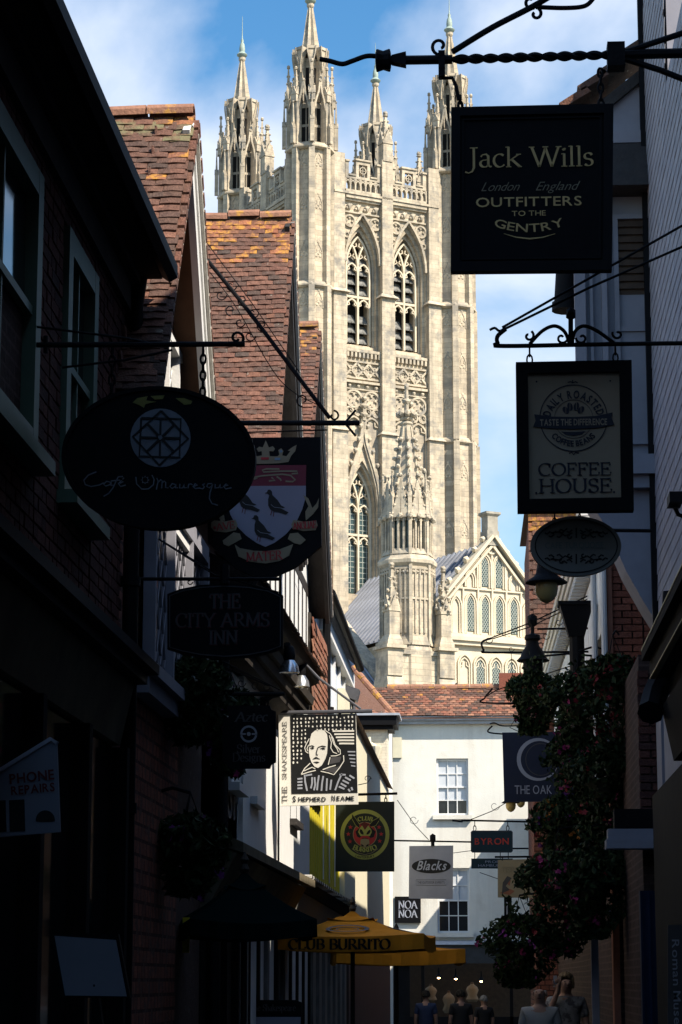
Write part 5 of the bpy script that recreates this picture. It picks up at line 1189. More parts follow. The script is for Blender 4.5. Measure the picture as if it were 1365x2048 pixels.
# ================================================================== LETTERING
def arc(cx, cy, rx, ry, a0, a1, n=10): return [(cx + rx * math.cos(R(a0 + (a1 - a0) * i / n)), cy + ry * math.sin(R(a0 + (a1 - a0) * i / n))) for i in range(n + 1)]
def sf(x, y, w=.13): return [(x - w, y), (x + w, y)]
SER = {
 'A': (.78, [[(.06, 0), (.38, 1)], [(.38, 1), (.72, 0)], [(.18, .36), (.6, .36)], sf(.06, 0, .1), sf(.72, 0, .12)]),
 'B': (.68, [[(.14, 0), (.14, 1)], [(.04, 1), (.3, 1)] + arc(.34, .76, .24, .24, 90, -90) + [(.14, .52)], [(.3, .52)] + arc(.34, .26, .28, .26, 90, -90) + [(.04, 0)]]),
 'C': (.76, [arc(.42, .5, .36, .5, 48, 312, 16), [(.66, .68), (.66, .98)]]),
 'D': (.80, [[(.14, 0), (.14, 1)], [(.04, 1), (.3, 1)] + arc(.3, .5, .42, .5, 90, -90, 14) + [(.04, 0)]]),
 'E': (.66, [[(.14, 0), (.14, 1)], [(.04, 1), (.58, 1), (.58, .78)], [(.14, .52), (.44, .52)], [(.44, .62), (.44, .42)], [(.04, 0), (.6, 0), (.62, .24)]]),
 'F': (.62, [[(.14, 0), (.14, 1)], [(.04, 1), (.56, 1), (.56, .78)], [(.14, .52), (.42, .52)], [(.42, .62), (.42, .42)], sf(.14, 0)]),
 'G': (.80, [arc(.42, .5, .36, .5, 48, 300, 16), [(.66, .68), (.66, .98)], [(.68, .42), (.68, .05)], [(.52, .42), (.78, .42)]]),
 'H': (.84, [[(.14, 0), (.14, 1)], [(.7, 0), (.7, 1)], [(.14, .52), (.7, .52)], sf(.14, 0), sf(.14, 1), sf(.7, 0), sf(.7, 1)]),
 'I': (.30, [[(.15, 0), (.15, 1)], sf(.15, 0), sf(.15, 1)]),
 'J': (.42, [[(.26, 1), (.26, .0), (.2, -.2), (.08, -.28), (-.04, -.22)], sf(.26, 1)]),
 'K': (.80, [[(.14, 0), (.14, 1)], [(.68, 1), (.16, .45)], [(.3, .6), (.72, 0)], sf(.14, 0), sf(.14, 1), sf(.68, 1, .1), sf(.72, 0, .1)]),
 'L': (.62, [[(.14, 0), (.14, 1)], [(.04, 0), (.56, 0), (.58, .24)], sf(.14, 1)]),
 'M': (.96, [[(.12, 0), (.16, 1)], [(.16, 1), (.48, .1)], [(.48, .1), (.8, 1)], [(.8, 1), (.84, 0)], sf(.12, 0, .1), sf(.84, 0), sf(.12, 1, .1), sf(.84, 1, .1)]),
 'N': (.84, [[(.14, 0), (.14, 1)], [(.14, 1), (.7, 0)], [(.7, 0), (.7, 1)], sf(.14, 0), sf(.7, 1), sf(.08, 1, .08)]),
 'O': (.84, [arc(.42, .5, .36, .5, 0, 360, 22)]),
 'P': (.64, [[(.14, 0), (.14, 1)], [(.04, 1), (.3, 1)] + arc(.3, .73, .28, .27, 90, -90) + [(.14, .46)], sf(.14, 0)]),
 'R': (.76, [[(.14, 0), (.14, 1)], [(.04, 1), (.3, 1)] + arc(.3, .74, .26, .26, 90, -90) + [(.14, .48)], [(.36, .48), (.7, 0)], sf(.14, 0), sf(.72, 0, .08)]),
 'S': (.56, [arc(.28, .75, .2, .25, 30, 235, 10) + arc(.28, .25, .22, .25, 75, -150, 10), [(.46, .72), (.46, .98)], [(.07, .26), (.07, .02)]]),
 'T': (.70, [[(.35, 0), (.35, 1)], [(.04, .76), (.06, 1), (.64, 1), (.66, .76)], sf(.35, 0)]),
 'U': (.82, [[(.14, 1), (.14, .32)] + arc(.41, .32, .27, .32, 180, 360) + [(.68, 1)], sf(.14, 1), sf(.68, 1, .1)]),
 'V': (.78, [[(.06, 1), (.4, 0)], [(.4, 0), (.72, 1)], sf(.06, 1, .1), sf(.72, 1, .1)]),
 'W': (1.06, [[(.06, 1), (.32, 0)], [(.32, 0), (.54, .95)], [(.54, .95), (.76, 0)], [(.76, 0), (1.0, 1)], sf(.06, 1, .1), sf(.54, 1, .1), sf(1.0, 1, .1)]),
 'Y': (.76, [[(.06, 1), (.38, .45)], [(.38, .45), (.7, 1)], [(.38, .45), (.38, 0)], sf(.06, 1, .1), sf(.7, 1, .1), sf(.38, 0)]),
 'Z': (.66, [[(.08, .78), (.08, 1), (.58, 1)], [(.58, 1), (.06, 0)], [(.06, 0), (.6, 0), (.6, .24)]]),
 'a': (.46, [[(.08, .54), (.14, .64), (.26, .66), (.33, .56), (.33, .1), (.4, .02), (.45, .05)], [(.33, .4)] + arc(.2, .19, .14, .18, 80, 300) + [(.33, .14)]]),
 'c': (.46, [arc(.26, .33, .2, .33, 50, 320, 12)]), 'e': (.48, [[(.06, .36), (.42, .4)] + arc(.25, .33, .19, .33, 15, 320, 14)]),
 'g': (.50, [arc(.22, .44, .15, .2, 0, 360), [(.32, .6), (.46, .64)], [(.14, .26), (.1, .14), (.38, .06), (.42, -.1), (.24, -.24), (.06, -.14), (.14, .04)]]),
 'h': (.54, [[(.1, 0), (.1, 1.02)], [(.1, .5), (.22, .64), (.36, .6), (.42, .46), (.42, 0)], sf(.1, 0, .09), sf(.42, 0, .09), [(0, 1.0), (.1, 1.02)]]),
 'i': (.26, [[(.13, 0), (.13, .64)], sf(.13, 0, .1), [(.03, .62), (.13, .64)], arc(.13, .86, .035, .035, 0, 360, 6)]),
 'k': (.54, [[(.1, 0), (.1, 1.02)], [(.44, .62), (.12, .3)], [(.2, .38), (.48, 0)], sf(.1, 0, .09), sf(.48, 0, .07), sf(.44, .63, .08), [(0, 1.0), (.1, 1.02)]]),
 'l': (.26, [[(.13, 0), (.13, 1.02)], sf(.13, 0, .1), [(.03, 1.0), (.13, 1.02)]]),
 'n': (.54, [[(.1, 0), (.1, .64)], [(.1, .48), (.22, .64), (.36, .6), (.42, .46), (.42, 0)], sf(.1, 0, .09), sf(.42, 0, .09)]),
 'p': (.54, [[(.1, -.3), (.1, .64)], [(.1, .52), (.26, .66), (.44, .5), (.44, .2), (.28, .0), (.1, .1)], sf(.1, -.3, .09)]),
 'r': (.40, [[(.1, 0), (.1, .64)], [(.1, .44), (.2, .6), (.34, .64)], sf(.1, 0, .1)]),
 's': (.38, [arc(.19, .49, .13, .16, 20, 235, 8) + arc(.19, .17, .14, .17, 75, -150, 8)]),
 't': (.34, [[(.15, .84), (.15, .1), (.22, .01), (.32, .06)], [(.02, .64), (.3, .64)]]),
 'v': (.48, [[(.04, .64), (.24, 0)], [(.24, 0), (.44, .64)], sf(.05, .64, .07), sf(.43, .64, .07)]),
 'z': (.44, [[(.05, .64), (.38, .64), (.05, 0), (.4, 0)]]),
 '.': (.22, [arc(.1, .04, .03, .03, 0, 360, 6)]), '*': (.4, [[(.05, .3), (.35, .6)], [(.05, .6), (.35, .3)], [(.2, .25), (.2, .65)]]),
}
_glyph = {}
TMP = bpy.data.scenes.new('workbench')
def sans_glyph(ch, bold=0.0):
    k = (ch, round(bold, 3))
    if k in _glyph: return _glyph[k]
    cu = bpy.data.curves.new('glyph', 'FONT'); cu.body = ch; cu.size = 1.4; cu.offset = bold; cu.resolution_u = 3
    ob = bpy.data.objects.new('glyph', cu); TMP.collection.objects.link(ob)
    TMP.view_layers[0].update(); dg = TMP.view_layers[0].depsgraph; ev = ob.evaluated_get(dg); me = ev.to_mesh()
    vs = [(v.co.x, v.co.y) for v in me.vertices]; fs = [tuple(p.vertices) for p in me.polygons]
    ev.to_mesh_clear(); bpy.data.objects.remove(ob); bpy.data.curves.remove(cu)
    if vs:
        x0 = min(v[0] for v in vs); x1 = max(v[0] for v in vs); vs = [(v[0] - x0, v[1]) for v in vs]; w = x1 - x0
    else: w = .3
    _glyph[k] = (w, vs, fs); return _glyph[k]
def layout(txt, style, thick, space):
    """list of (x offset, width, draw) in cap-height units"""
    out = []; x = 0
    for ch in txt:
        if ch == ' ': x += .36 + space; continue
        if style == 'serif':
            sc_ = 1.0; g = SER.get(ch)
            if g is None: x += .3; continue
            out.append((x, g[0], ch)); x += g[0] + space
        else:
            w = sans_glyph(ch, thick)[0]; out.append((x, w, ch)); x += w + .14 + space
    return out, x
def put_text(mb, txt, fx, width=None, height=1.0, style='sans', thick=.0, space=0.0, y0=-.004, y1=0.0, center=True, shear=0.0, curve=None, sx=None):
    """fx: function (x,z in metres about the text's centre baseline) -> (x,z) local. curve: (radius, outward sign) bends the line"""
    items, total = layout(txt, style, thick, space)
    k = sx if sx else ((width / total) if width else height)
    base = -total * k / 2 if center else 0
    for x, w, ch in items:
        def tf(p, x=x, w=w):
            px = base + (x + p[0]) * k + p[1] * height * shear; pz = p[1] * height
            if curve:
                rad, sg = curve; mid = base + (x + w / 2) * k; q = mid / rad; lx = px - mid
                if sg > 0: px, pz = math.sin(q) * (rad + pz) + math.cos(q) * lx, math.cos(q) * (rad + pz) - rad - math.sin(q) * lx
                else: px, pz = math.sin(q) * (rad - pz) + math.cos(q) * lx, -math.cos(q) * (rad - pz) + rad + math.sin(q) * lx
            return fx(px, pz)
        if style == 'serif':
            for pl in SER[ch][1]:
                pts = [tf(p) for p in pl]; ws = []
                for i in range(len(pl)):
                    a = pl[max(0, i - 1)]; b = pl[min(len(pl) - 1, i + 1)]; dr = math.atan2(b[1] - a[1], b[0] - a[0])
                    ws.append((thick or .12) * height * max(.34, abs(math.sin(dr - R(18)))))
                mb.ribbon(pts, ws, y0, y1)
        else:
            w_, vs, fs = sans_glyph(ch, thick)
            pts = [tf(p) for p in vs]
            mb.mesh([(p[0], y0, p[1]) for p in pts], fs)
class Sign:
    def __init__(s, name, label, cat, pc, Y, group=None):
        s.Y = Y; s.c = at(pc[0], pc[1], Y=Y); s.root = thing(name, label, cat, s.c, 0, group); s.k = (at(pc[0] + 1, pc[1], Y=Y) - s.c).x
    def l(s, px, py): p = at(px, py, Y=s.Y) - s.c; return (p.x, p.z)
    def P(s, pts, reg=None):
        if reg: pts = [(reg[0] + p[0] * reg[2], reg[1] + p[1] * reg[2]) for p in pts]
        return [s.l(*p) for p in pts]
    def mb(s): return MB()
    def plate(s, name, m, pts, reg=None, y0=0.0, y1=.04, parent=None, label=None):
        b = MB(); b.plate(s.P(pts, reg), y0, y1); return b.build(name, m, parent or s.root, local=True, label=label)
    def plates(s, name, m, shapes, reg=None, y0=-.004, y1=0.0, parent=None):
        b = MB()
        for pts in shapes: b.plate(s.P(pts, reg), y0, y1)
        return b.build(name, m, parent or s.root, local=True)
    def lines(s, name, m, paths, w, reg=None, y0=-.004, y1=0.0, parent=None, closed=False):
        b = MB()
        for pts in paths:
            ww = [q * s.k * (reg[2] if reg else 1) for q in w] if isinstance(w, (list, tuple)) else w * s.k * (reg[2] if reg else 1)
            b.ribbon(s.P(pts, reg), ww, y0, y1, closed)
        return b.build(name, m, parent or s.root, local=True)
    def text(s, txt, px, py, cap, m, width=None, style='sans', thick=0.0, y0=-.006, space=0.0, rot=0.0, shear=0.0, curve=None, name='lettering', reg=None):
        if reg: px, py, cap = reg[0] + px * reg[2], reg[1] + py * reg[2], cap * reg[2]; width = width * reg[2] if width else None
        b = MB(); cx, cz = s.l(px, py); cr_, sr_ = math.cos(R(rot)), math.sin(R(rot))
        put_text(b, txt, lambda x, z: (cx + x * cr_ - z * sr_, cz + x * sr_ + z * cr_), width * s.k if width else None, cap * s.k, style, thick, space, y0, y0 + .003 if style == 'serif' else 0, shear=shear, curve=(curve[0] * s.k * (reg[2] if reg else 1), curve[1]) if curve else None)
        return b.build(name, m, s.root, local=True)
    def hang(s, pts, r=.008, ztop=None, m='black_paint', n=3):
        """little chains from the board's top up to a bar: pts are (px, py_board, py_bar)"""
        for px, a, b_ in pts:
            x, z0 = s.l(px, a); _, z1 = s.l(px, b_); mb = MB(); L_ = (z1 - z0) / n
            for i in range(n):
                zc = z0 + (i + .5) * L_; e = [(x + (math.cos(q) * L_ * .3 if i % 2 == 0 else 0), .02 + (math.cos(q) * L_ * .3 if i % 2 else 0), zc + math.sin(q) * L_ * .62) for q in [k * math.pi / 5 for k in range(10)]]
                mb.tube(e, r, 5, True)
            mb.build('chain', m, s.root, local=True, smooth=True)
def spiral(cx, cz, r0, r1, a0, a1, n=16): return [(cx + (r0 + (r1 - r0) * i / n) * math.cos(R(a0 + (a1 - a0) * i / n)), cz + (r0 + (r1 - r0) * i / n) * math.sin(R(a0 + (a1 - a0) * i / n))) for i in range(n + 1)]
def smooth_path(pts, n=6):
    if len(pts) < 4: return pts
    out = []
    for i in range(len(pts) - 1):
        p0, p1, p2, p3 = pts[max(0, i - 1)], pts[i], pts[i + 1], pts[min(len(pts) - 1, i + 2)]
        for k in range(n):
            t = k / n
            out.append(tuple(.5 * (2 * p1[j] + (p2[j] - p0[j]) * t + (2 * p0[j] - 5 * p1[j] + 4 * p2[j] - p3[j]) * t * t + (3 * p1[j] - p0[j] - 3 * p2[j] + p3[j]) * t ** 3) for j in (0, 1)))
    return out + [pts[-1][:2]]
def bracket(label, Y, bars, scrolls=(), name='sign_bracket', m='iron', extra=None, group=None):
    """bars: list of (px points, radius m); scrolls: (cx,cy,r0,r1,a0,a1,radius) in photo pixels"""
    p0 = at(*bars[0][0][0], Y=Y); t = thing(name, label, 'bracket', p0, 0, group)
    for pts, r in bars:
        mb = MB(); mb.tube([at(p[0], p[1], Y=Y) for p in smooth_path(pts)], r, 8); mb.build('bar', m, t, smooth=True)
    for (cx, cy, r0, r1, a0, a1, r) in scrolls:
        mb = MB(); mb.tube([at(x, y, Y=Y) for x, y in spiral(cx, cy, r0, r1, a0, a1)], r, 6); mb.build('scroll', m, t, smooth=True)
    if extra: extra(t)
    return t
mat('iron', (0.006, 0.006, 0.007), 0.6, 0.2, 12, 0.3, 30, spec=0.12)
mat('sign_black', (0.006, 0.006, 0.007), 0.6, 0.25, 5, 0.15, 12, spec=0.1)
mat('sign_green_black', (0.016, 0.022, 0.02), 0.4, 0.2, 5)
mat('sign_navy', (0.012, 0.018, 0.045), 0.45, 0.15, 5)
mat('sign_teal', (0.010, 0.035, 0.042), 0.45, 0.15, 5)
mat('sign_cream', (0.40, 0.305, 0.20), 0.6, 0.1, 4)
mat('sign_tan', (0.33, 0.27, 0.17), 0.6, 0.1, 4)
mat('sign_offwhite', (0.80, 0.76, 0.66), 0.6, 0.06, 4)
mat('sign_white', (0.38, 0.40, 0.46), 0.55, 0.06, 4)
mat('sign_grey', (0.33, 0.34, 0.39), 0.35, 0.12, 3)
mat('print_navy', (0.012, 0.016, 0.03), 0.5, 0.1)
mat('print_gold', (0.60, 0.42, 0.17), 0.45, 0.15, 10, metal=0.2)
mat('print_grey', (0.20, 0.215, 0.24), 0.6, 0.2, 10)
mat('print_pale', (0.36, 0.37, 0.40), 0.6, 0.1, 10)
mat('print_dim', (0.075, 0.07, 0.07), 0.6, 0.15, 10)
mat('print_red', (0.42, 0.035, 0.04), 0.5, 0.1)
mat('print_neon', (0.75, 0.06, 0.03), 0.4, 0.05)
mat('print_dark_red', (0.13, 0.02, 0.02), 0.5, 0.1)
mat('print_crimson', (0.17, 0.02, 0.04), 0.5, 0.1)
mat('print_yellow', (0.24, 0.21, 0.04), 0.5, 0.3, 10)
mat('print_lime', (0.36, 0.38, 0.10), 0.5, 0.1)
mat('print_sand', (0.27, 0.225, 0.14), 0.5, 0.1)
mat('print_lilac', (0.27, 0.265, 0.33), 0.6, 0.05)
mat('print_blue', (0.16, 0.27, 0.38), 0.5, 0.1)
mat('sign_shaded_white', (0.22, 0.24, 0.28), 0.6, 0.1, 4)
mat('print_black', (0.010, 0.010, 0.010), 0.5, 0.1)
# ================================================================== HANGING SIGNS
# 1 oval cafe sign
RG = (120, 760, 400 / 1365)
S = Sign('oval_cafe_sign', 'black oval hanging sign with pale eight-pointed star disc', 'sign', (318, 915), 11.5)
ell = [(318 + 194 * math.cos(R(q)), 916 + 143 * math.sin(R(q)) + 3 * math.cos(R(q))) for q in range(0, 360, 6)]
S.plate('board', 'sign_black', ell, y0=0, y1=.05)
S.lines('rim', 'sign_black', [[(318 + 190 * math.cos(R(q)), 916 + 139 * math.sin(R(q)) + 3 * math.cos(R(q))) for q in range(0, 360, 6)]], 8, y0=-.012, y1=.01, closed=True)
cx, cy = 688, 396
S.plate('star_disc', 'print_grey', [(cx + 205 * math.cos(R(q)), cy + 200 * math.sin(R(q))) for q in range(0, 360, 10)], RG, -.004, 0)
sq1 = [(558, 262), (828, 268), (818, 530), (545, 522)]; sq2 = [(694, 212), (878, 402), (680, 582), (500, 388)]
S.lines('star', 'print_black', [sq1 + [sq1[0]], sq2 + [sq2[0]]], 15, RG, -.009, -.003)
S.lines('star_spokes', 'print_black', [[(690, 270), (684, 528)], [(552, 394), (824, 399)], [(600, 300), (780, 490)], [(785, 305), (598, 488)]], 14, RG, -.011, -.003)
S.plate('star_hub', 'print_grey', [(688 + 15 * math.cos(R(q)), 396 + 15 * math.sin(R(q))) for q in range(0, 360, 30)], RG, -.014, -.003)
script = [[(250, 628), (195, 650), (165, 685), (175, 715), (215, 728), (270, 718), (300, 702)], [(350, 700), (320, 692), (300, 712), (315, 726), (342, 715), (352, 698), (350, 722), (366, 718)], [(432, 660), (400, 662), (385, 690), (365, 735), (335, 775), (300, 795)], [(350, 690), (410, 684)], [(412, 705), (436, 694), (420, 688), (402, 708), (416, 728), (450, 718)], [(428, 678), (440, 668)],
 [(520, 662), (525, 710), (560, 745), (605, 745), (640, 715), (645, 680), (630, 650)], [(660, 748), (672, 690), (662, 670)], [(672, 700), (690, 680), (700, 690), (696, 740)], [(698, 705), (714, 690), (724, 700), (722, 735), (742, 738)], [(790, 715), (768, 708), (752, 728), (768, 742), (788, 728), (792, 712), (792, 738), (808, 736)], [(820, 710), (818, 738), (840, 738), (850, 712), (850, 738), (866, 736)], [(876, 740), (880, 712), (896, 710), (906, 716)], [(912, 728), (940, 718), (926, 708), (910, 728), (926, 742), (958, 738)], [(990, 708), (976, 716), (988, 730), (976, 744), (958, 740)], [(1040, 708), (1012, 708), (1004, 728), (1022, 738), (1044, 712), (1026, 770), (1022, 810), (1040, 845), (1080, 856)], [(1062, 712), (1060, 738), (1086, 736), (1096, 712), (1096, 738), (1112, 734)], [(1120, 728), (1150, 718), (1136, 710), (1118, 728), (1134, 744), (1172, 736)]]
S.lines('lettering', 'print_grey', script, 7, RG, -.006, 0)
S.lines('sun_mark', 'print_grey', [[(583 + (28 if i % 2 == 0 else 17) * math.cos(R(i * 22.5)), 683 + (28 if i % 2 == 0 else 17) * math.sin(R(i * 22.5))) for i in range(16)]], 4, RG, -.006, 0, closed=True)
S.plates('lichen_patch', 'print_yellow', [[(498, 155), (530, 125), (600, 112), (590, 140), (660, 150), (585, 165), (575, 190), (540, 170)], [(620, 110), (715, 105), (705, 130), (650, 135)], [(792, 125), (850, 125), (905, 145), (895, 165), (850, 170)]], RG)
S.hang([(222, 805, 692), (405, 790, 692)], .006, n=6)
bracket('black iron bracket holding the oval cafe sign', 11.5, [([(60, 690), (490, 688)], .014), ([(125, 735), (250, 720), (345, 700)], .006), ([(60, 652), (250, 676), (300, 686)], .006), ([(92, 672), (92, 706)], .012)], [(474, 676, 16, 4, 90, -330, .007)])
bracket('thin iron stay wires below the oval cafe sign bracket', 15.4, [([(318, 1078), (420, 1140)], .006)], name='stay_wire')
# 2 shield sign
RG = (410, 860, 240 / 1365)
S = Sign('shield_sign', 'black shield-shaped hanging sign with crown and three black birds', 'sign', (528, 1010), 19.0)
sh_out = [(415, 876), (641, 874), (643, 1092), (590, 1135), (528, 1163), (470, 1135), (416, 1085)]
S.plate('board', 'sign_black', sh_out, y0=0, y1=.06)
S.plate('chief', 'print_crimson', [(255, 405), (1155, 400), (1150, 635), (255, 640)], RG, -.005, 0)
S.plate('field', 'print_lilac', [(255, 640), (1150, 635), (1150, 760), (1110, 900), (1040, 1050), (920, 1190), (790, 1285), (690, 1330), (590, 1285), (470, 1200), (360, 1090), (290, 960), (255, 800)], RG, -.005, 0)
bird = [(685, 720), (706, 712), (720, 682), (745, 680), (765, 700), (770, 740), (830, 800), (870, 860), (915, 882), (870, 895), (955, 940), (925, 965), (850, 940), (790, 930), (745, 905), (722, 860), (722, 790), (735, 745), (715, 725)]
def mv(pts, dx, dy): return [(x + dx, y + dy) for x, y in pts]
S.plates('bird', 'print_black', [bird], RG, -.009, -.004); S.plates('bird', 'print_black', [mv(bird, -155, 290)], RG, -.009, -.004); S.plates('bird', 'print_black', [mv(bird, -325, -30)], RG, -.009, -.004)
for dx, dy in ((0, 0), (-155, 290), (-325, -30)):
    S.lines('bird_legs', 'print_dark_red', [[(765 + dx, 915 + dy), (750 + dx, 972 + dy)], [(788 + dx, 925 + dy), (782 + dx, 985 + dy)]], 9, RG, -.008, -.004); S.lines('wing_line', 'print_pale', [[(755 + dx, 850 + dy), (790 + dx, 880 + dy), (880 + dx, 892 + dy)]], 4, RG, -.011, -.006)
S.lines('lion', 'print_sand', [[(480, 520), (570, 540), (640, 525), (760, 515), (880, 505), (980, 520), (1030, 570), (1000, 590), (920, 585)], [(560, 560), (600, 545)], [(990, 500), (1060, 495), (1050, 470), (900, 470), (760, 475), (670, 480), (655, 460), (700, 445), (850, 445)], [(760, 540), (800, 575), (730, 582)], [(820, 530), (860, 560), (870, 580)], [(430, 500), (470, 470), (520, 480), (520, 540), (470, 560)]], [24] * 9 if False else 18, RG, -.009, -.004)
S.plate('crown', 'print_sand', [(470, 385), (420, 175), (500, 260), (540, 300), (600, 300), (650, 290), (648, 240), (610, 250), (590, 215), (620, 190), (660, 200), (695, 118), (730, 200), (775, 185), (800, 215), (780, 245), (735, 240), (740, 300), (830, 300), (850, 280), (838, 230), (870, 208), (895, 240), (880, 290), (930, 300), (975, 240), (945, 235), (1000, 195), (1045, 170), (1030, 240), (985, 290), (950, 365), (830, 380), (690, 386)], RG, -.005, 0)
S.plates('crown_jewels', 'print_red', [[(640, 312), (730, 312), (728, 338), (642, 340)]], RG, -.009, -.003); S.plates('crown_jewels', 'print_blue', [[(798, 318), (860, 320), (856, 346), (796, 344)], [(852, 240), (870, 230), (886, 244), (866, 262)]], RG, -.009, -.003)
S.plates('scroll', 'print_sand', [[(75, 1050), (110, 1030), (240, 1040), (350, 1020), (375, 1080), (355, 1140), (240, 1165), (110, 1155), (72, 1110)], [(205, 1260), (330, 1165), (400, 1180), (420, 1240), (330, 1290), (270, 1325), (215, 1300)], [(340, 1300), (400, 1345), (560, 1375), (690, 1380), (850, 1360), (1005, 1300), (960, 1430), (850, 1490), (690, 1520), (520, 1500), (385, 1440)], [(985, 1080), (1010, 1025), (1130, 1045), (1270, 1030), (1285, 1085), (1260, 1140), (1120, 1150), (1000, 1125)], [(945, 1240), (970, 1180), (1060, 1170), (1150, 1250), (1090, 1305), (1020, 1290)], [(1120, 740), (1180, 780), (1225, 890), (1270, 840), (1300, 775), (1290, 880), (1230, 960), (1150, 1030), (1145, 930), (1180, 870)], [(165, 1000), (215, 950), (230, 1030), (180, 1035)]], RG, -.008, 0)
for t_, px, py, w, r_ in (('*AVE', 225, 1135, 250, 8), ('MATER', 680, 1485, 410, 3), ('ANGLIAE', 1140, 1125, 260, 4)): S.text(t_, px, py, 80 if t_ != 'MATER' else 100, 'print_red', w, 'serif', .16, y0=-.014, rot=r_, reg=RG)
# its long bracket
def sp_extra(t):
    pass
bracket('long iron bracket with scrolled diagonal stay above the shield sign', 19.0, [([(380, 846), (720, 846)], .022), ([(380, 868), (655, 860)], .006), ([(355, 448), (480, 600), (600, 758), (660, 836)], .018), ([(400, 520), (470, 610), (560, 760), (640, 812)], .004), ([(410, 480), (500, 600), (600, 745)], .004), ([(690, 846), (712, 820)], .01), ([(690, 846), (712, 872)], .01)],
 [(378, 458, 12, 3, 100, -260, .006), (362, 468, 14, 3, -60, 300, .006), (462, 572, 12, 3, 0, 330, .005), (442, 590, 12, 3, 0, 330, .005), (486, 600, 12, 3, 90, 420, .005), (462, 620, 12, 3, 90, 420, .005), (506, 626, 12, 3, 0, 330, .005), (480, 645, 11, 3, 0, 330, .005), (525, 650, 13, 3, 90, 420, .005), (500, 672, 12, 3, 0, 330, .005), (606, 800, 14, 4, 90, 450, .006), (668, 832, 11, 4, -90, 220, .008)])
# 3 public house sign with bowed top
S = Sign('inn_sign', 'black bow-topped inn sign with dim lettering below the shield', 'sign', (450, 1242), 15.0)
top = [(335, 1188), (360, 1178), (400, 1170), (450, 1167), (500, 1170), (540, 1178), (566, 1190)]; bot = [(566, 1296), (540, 1306), (500, 1314), (450, 1318), (400, 1314), (360, 1306), (335, 1298)]
S.plate('board', 'sign_black', top + bot, y0=0, y1=.05)
S.lines('rim', 'print_dim', [[(450 + (x - 450) * .96, 1242 + (y - 1242) * .93) for x, y in top + bot]], 2.0, y0=-.006, y1=0, closed=True)
S.text('THE', 450, 1216, 28, 'print_dim', 62, 'serif', .15); S.text('CITY ARMS', 445, 1253, 27, 'print_dim', 188, 'serif', .14); S.text('INN', 447, 1288, 27, 'print_dim', 58, 'serif', .15)
for t_, a, b_, w in (('THE', 451, 1218, 62), ('CITY ARMS', 446, 1255, 188), ('INN', 448, 1290, 58)): S.text(t_, a, b_, 28, 'print_dark_red', w, 'serif', .15, y0=-.003)
bracket('iron bar and stays above the inn sign', 15.0, [([(235, 1158), (560, 1158)], .012), ([(320, 1080), (430, 1150), (560, 1185)], .005), ([(450, 1130), (450, 1168)], .03)], [(380, 1164, 6, 2, 0, 300, .004), (500, 1164, 6, 2, 0, 300, .004)])
# 4 jeweller's sign
S = Sign('notched_shop_sign', 'small black notched-corner shop sign beside purple flowers', 'sign', (498, 1475), 18.0)
nt_ = [(456, 1411), (540, 1411), (543, 1419), (552, 1423), (552, 1524), (543, 1529), (540, 1537), (456, 1537), (453, 1529), (445, 1524), (445, 1423), (453, 1419)]
S.plate('board', 'sign_black', nt_, y0=0, y1=.04)
S.text('Aztec', 503, 1443, 19, 'print_dim', 66, 'serif', .2, shear=.15); S.text('Silver', 498, 1506, 17, 'print_dim', 48, 'serif', .15); S.text('Designs', 498, 1523, 17, 'print_dim', 66, 'serif', .15)
S.lines('emblem', 'print_pale', [arc(498, 1468, 15, 15, 175, 365, 12), arc(498, 1468, 15, 15, 10, 170, 12)], 4); S.lines('emblem_bar', 'print_pale', [[(482, 1468), (492, 1468)], [(504, 1468), (514, 1468)]], 3); S.plate('emblem_dot', 'print_pale', arc(498, 1468, 4, 4, 0, 350, 10), y0=-.004, y1=0)
S.hang([(533, 1411, 1388)], .006, n=2)
bracket('black iron bar with tiny scrolls above the notched shop sign', 18.0, [([(345, 1388), (570, 1388)], .016), ([(445, 1322), (560, 1380)], .005), ([(440, 1330), (540, 1372)], .005)], [(483, 1366, 9, 3, 0, 330, .003), (512, 1370, 9, 3, 90, 420, .003), (533, 1374, 8, 3, 0, 330, .003), (485, 1380, 8, 3, 180, 500, .003)])
# 5 public house portrait sign
RG = (555, 1415, 170 / 1365)
S = Sign('portrait_pub_sign', 'sunlit cream pub sign with black and white woodcut portrait', 'sign', (638, 1518), 25.6)
S.plate('board', 'sign_offwhite', [(20, 120), (1262, 98), (1300, 1555), (40, 1580)], RG, 0, .05)
S.plate('picture_ground', 'print_black', [(210, 128), (1258, 108), (1290, 1368), (228, 1390)], RG, -.004, 0)
dots = []
for r_ in range(12):
    for c in range(16):
        x = 262 + c * 63 + uni(-8, 8); y = 180 + r_ * 64 - c * 1.6 + uni(-8, 8)
        if (r_ < 3) or (r_ < 4 and c > 5) or (c < 3) or (c < 4 and r_ < 7):
            if r_ >= 11 and c > 1: continue
            a, b_ = uni(8, 15), uni(14, 23); dots.append([(x + a * math.cos(R(q)), y + b_ * math.sin(R(q))) for q in range(0, 360, 45)])
S.plates('woodcut_dots', 'sign_offwhite', dots, RG, -.008, -.003)
S.lines('woodcut_lines', 'sign_offwhite', [[(890 + i * 26, 380 + i * 50), (1050, 378 + i * 50), (1235, 376 + i * 51)] for i in range(5)], 26, RG, -.008, -.003)
S.lines('woodcut_lines', 'print_pale', [[(1130 + i * 14, 710 + i * 56), (1255, 712 + i * 58)] for i in range(5)], 20, RG, -.008, -.003)
S.plate('head', 'sign_offwhite', [(530, 500), (550, 420), (610, 370), (690, 355), (760, 372), (800, 430), (812, 520), (806, 640), (800, 740), (770, 830), (715, 930), (655, 972), (600, 950), (550, 880), (520, 790), (508, 700), (515, 600)], RG, -.008, -.003)
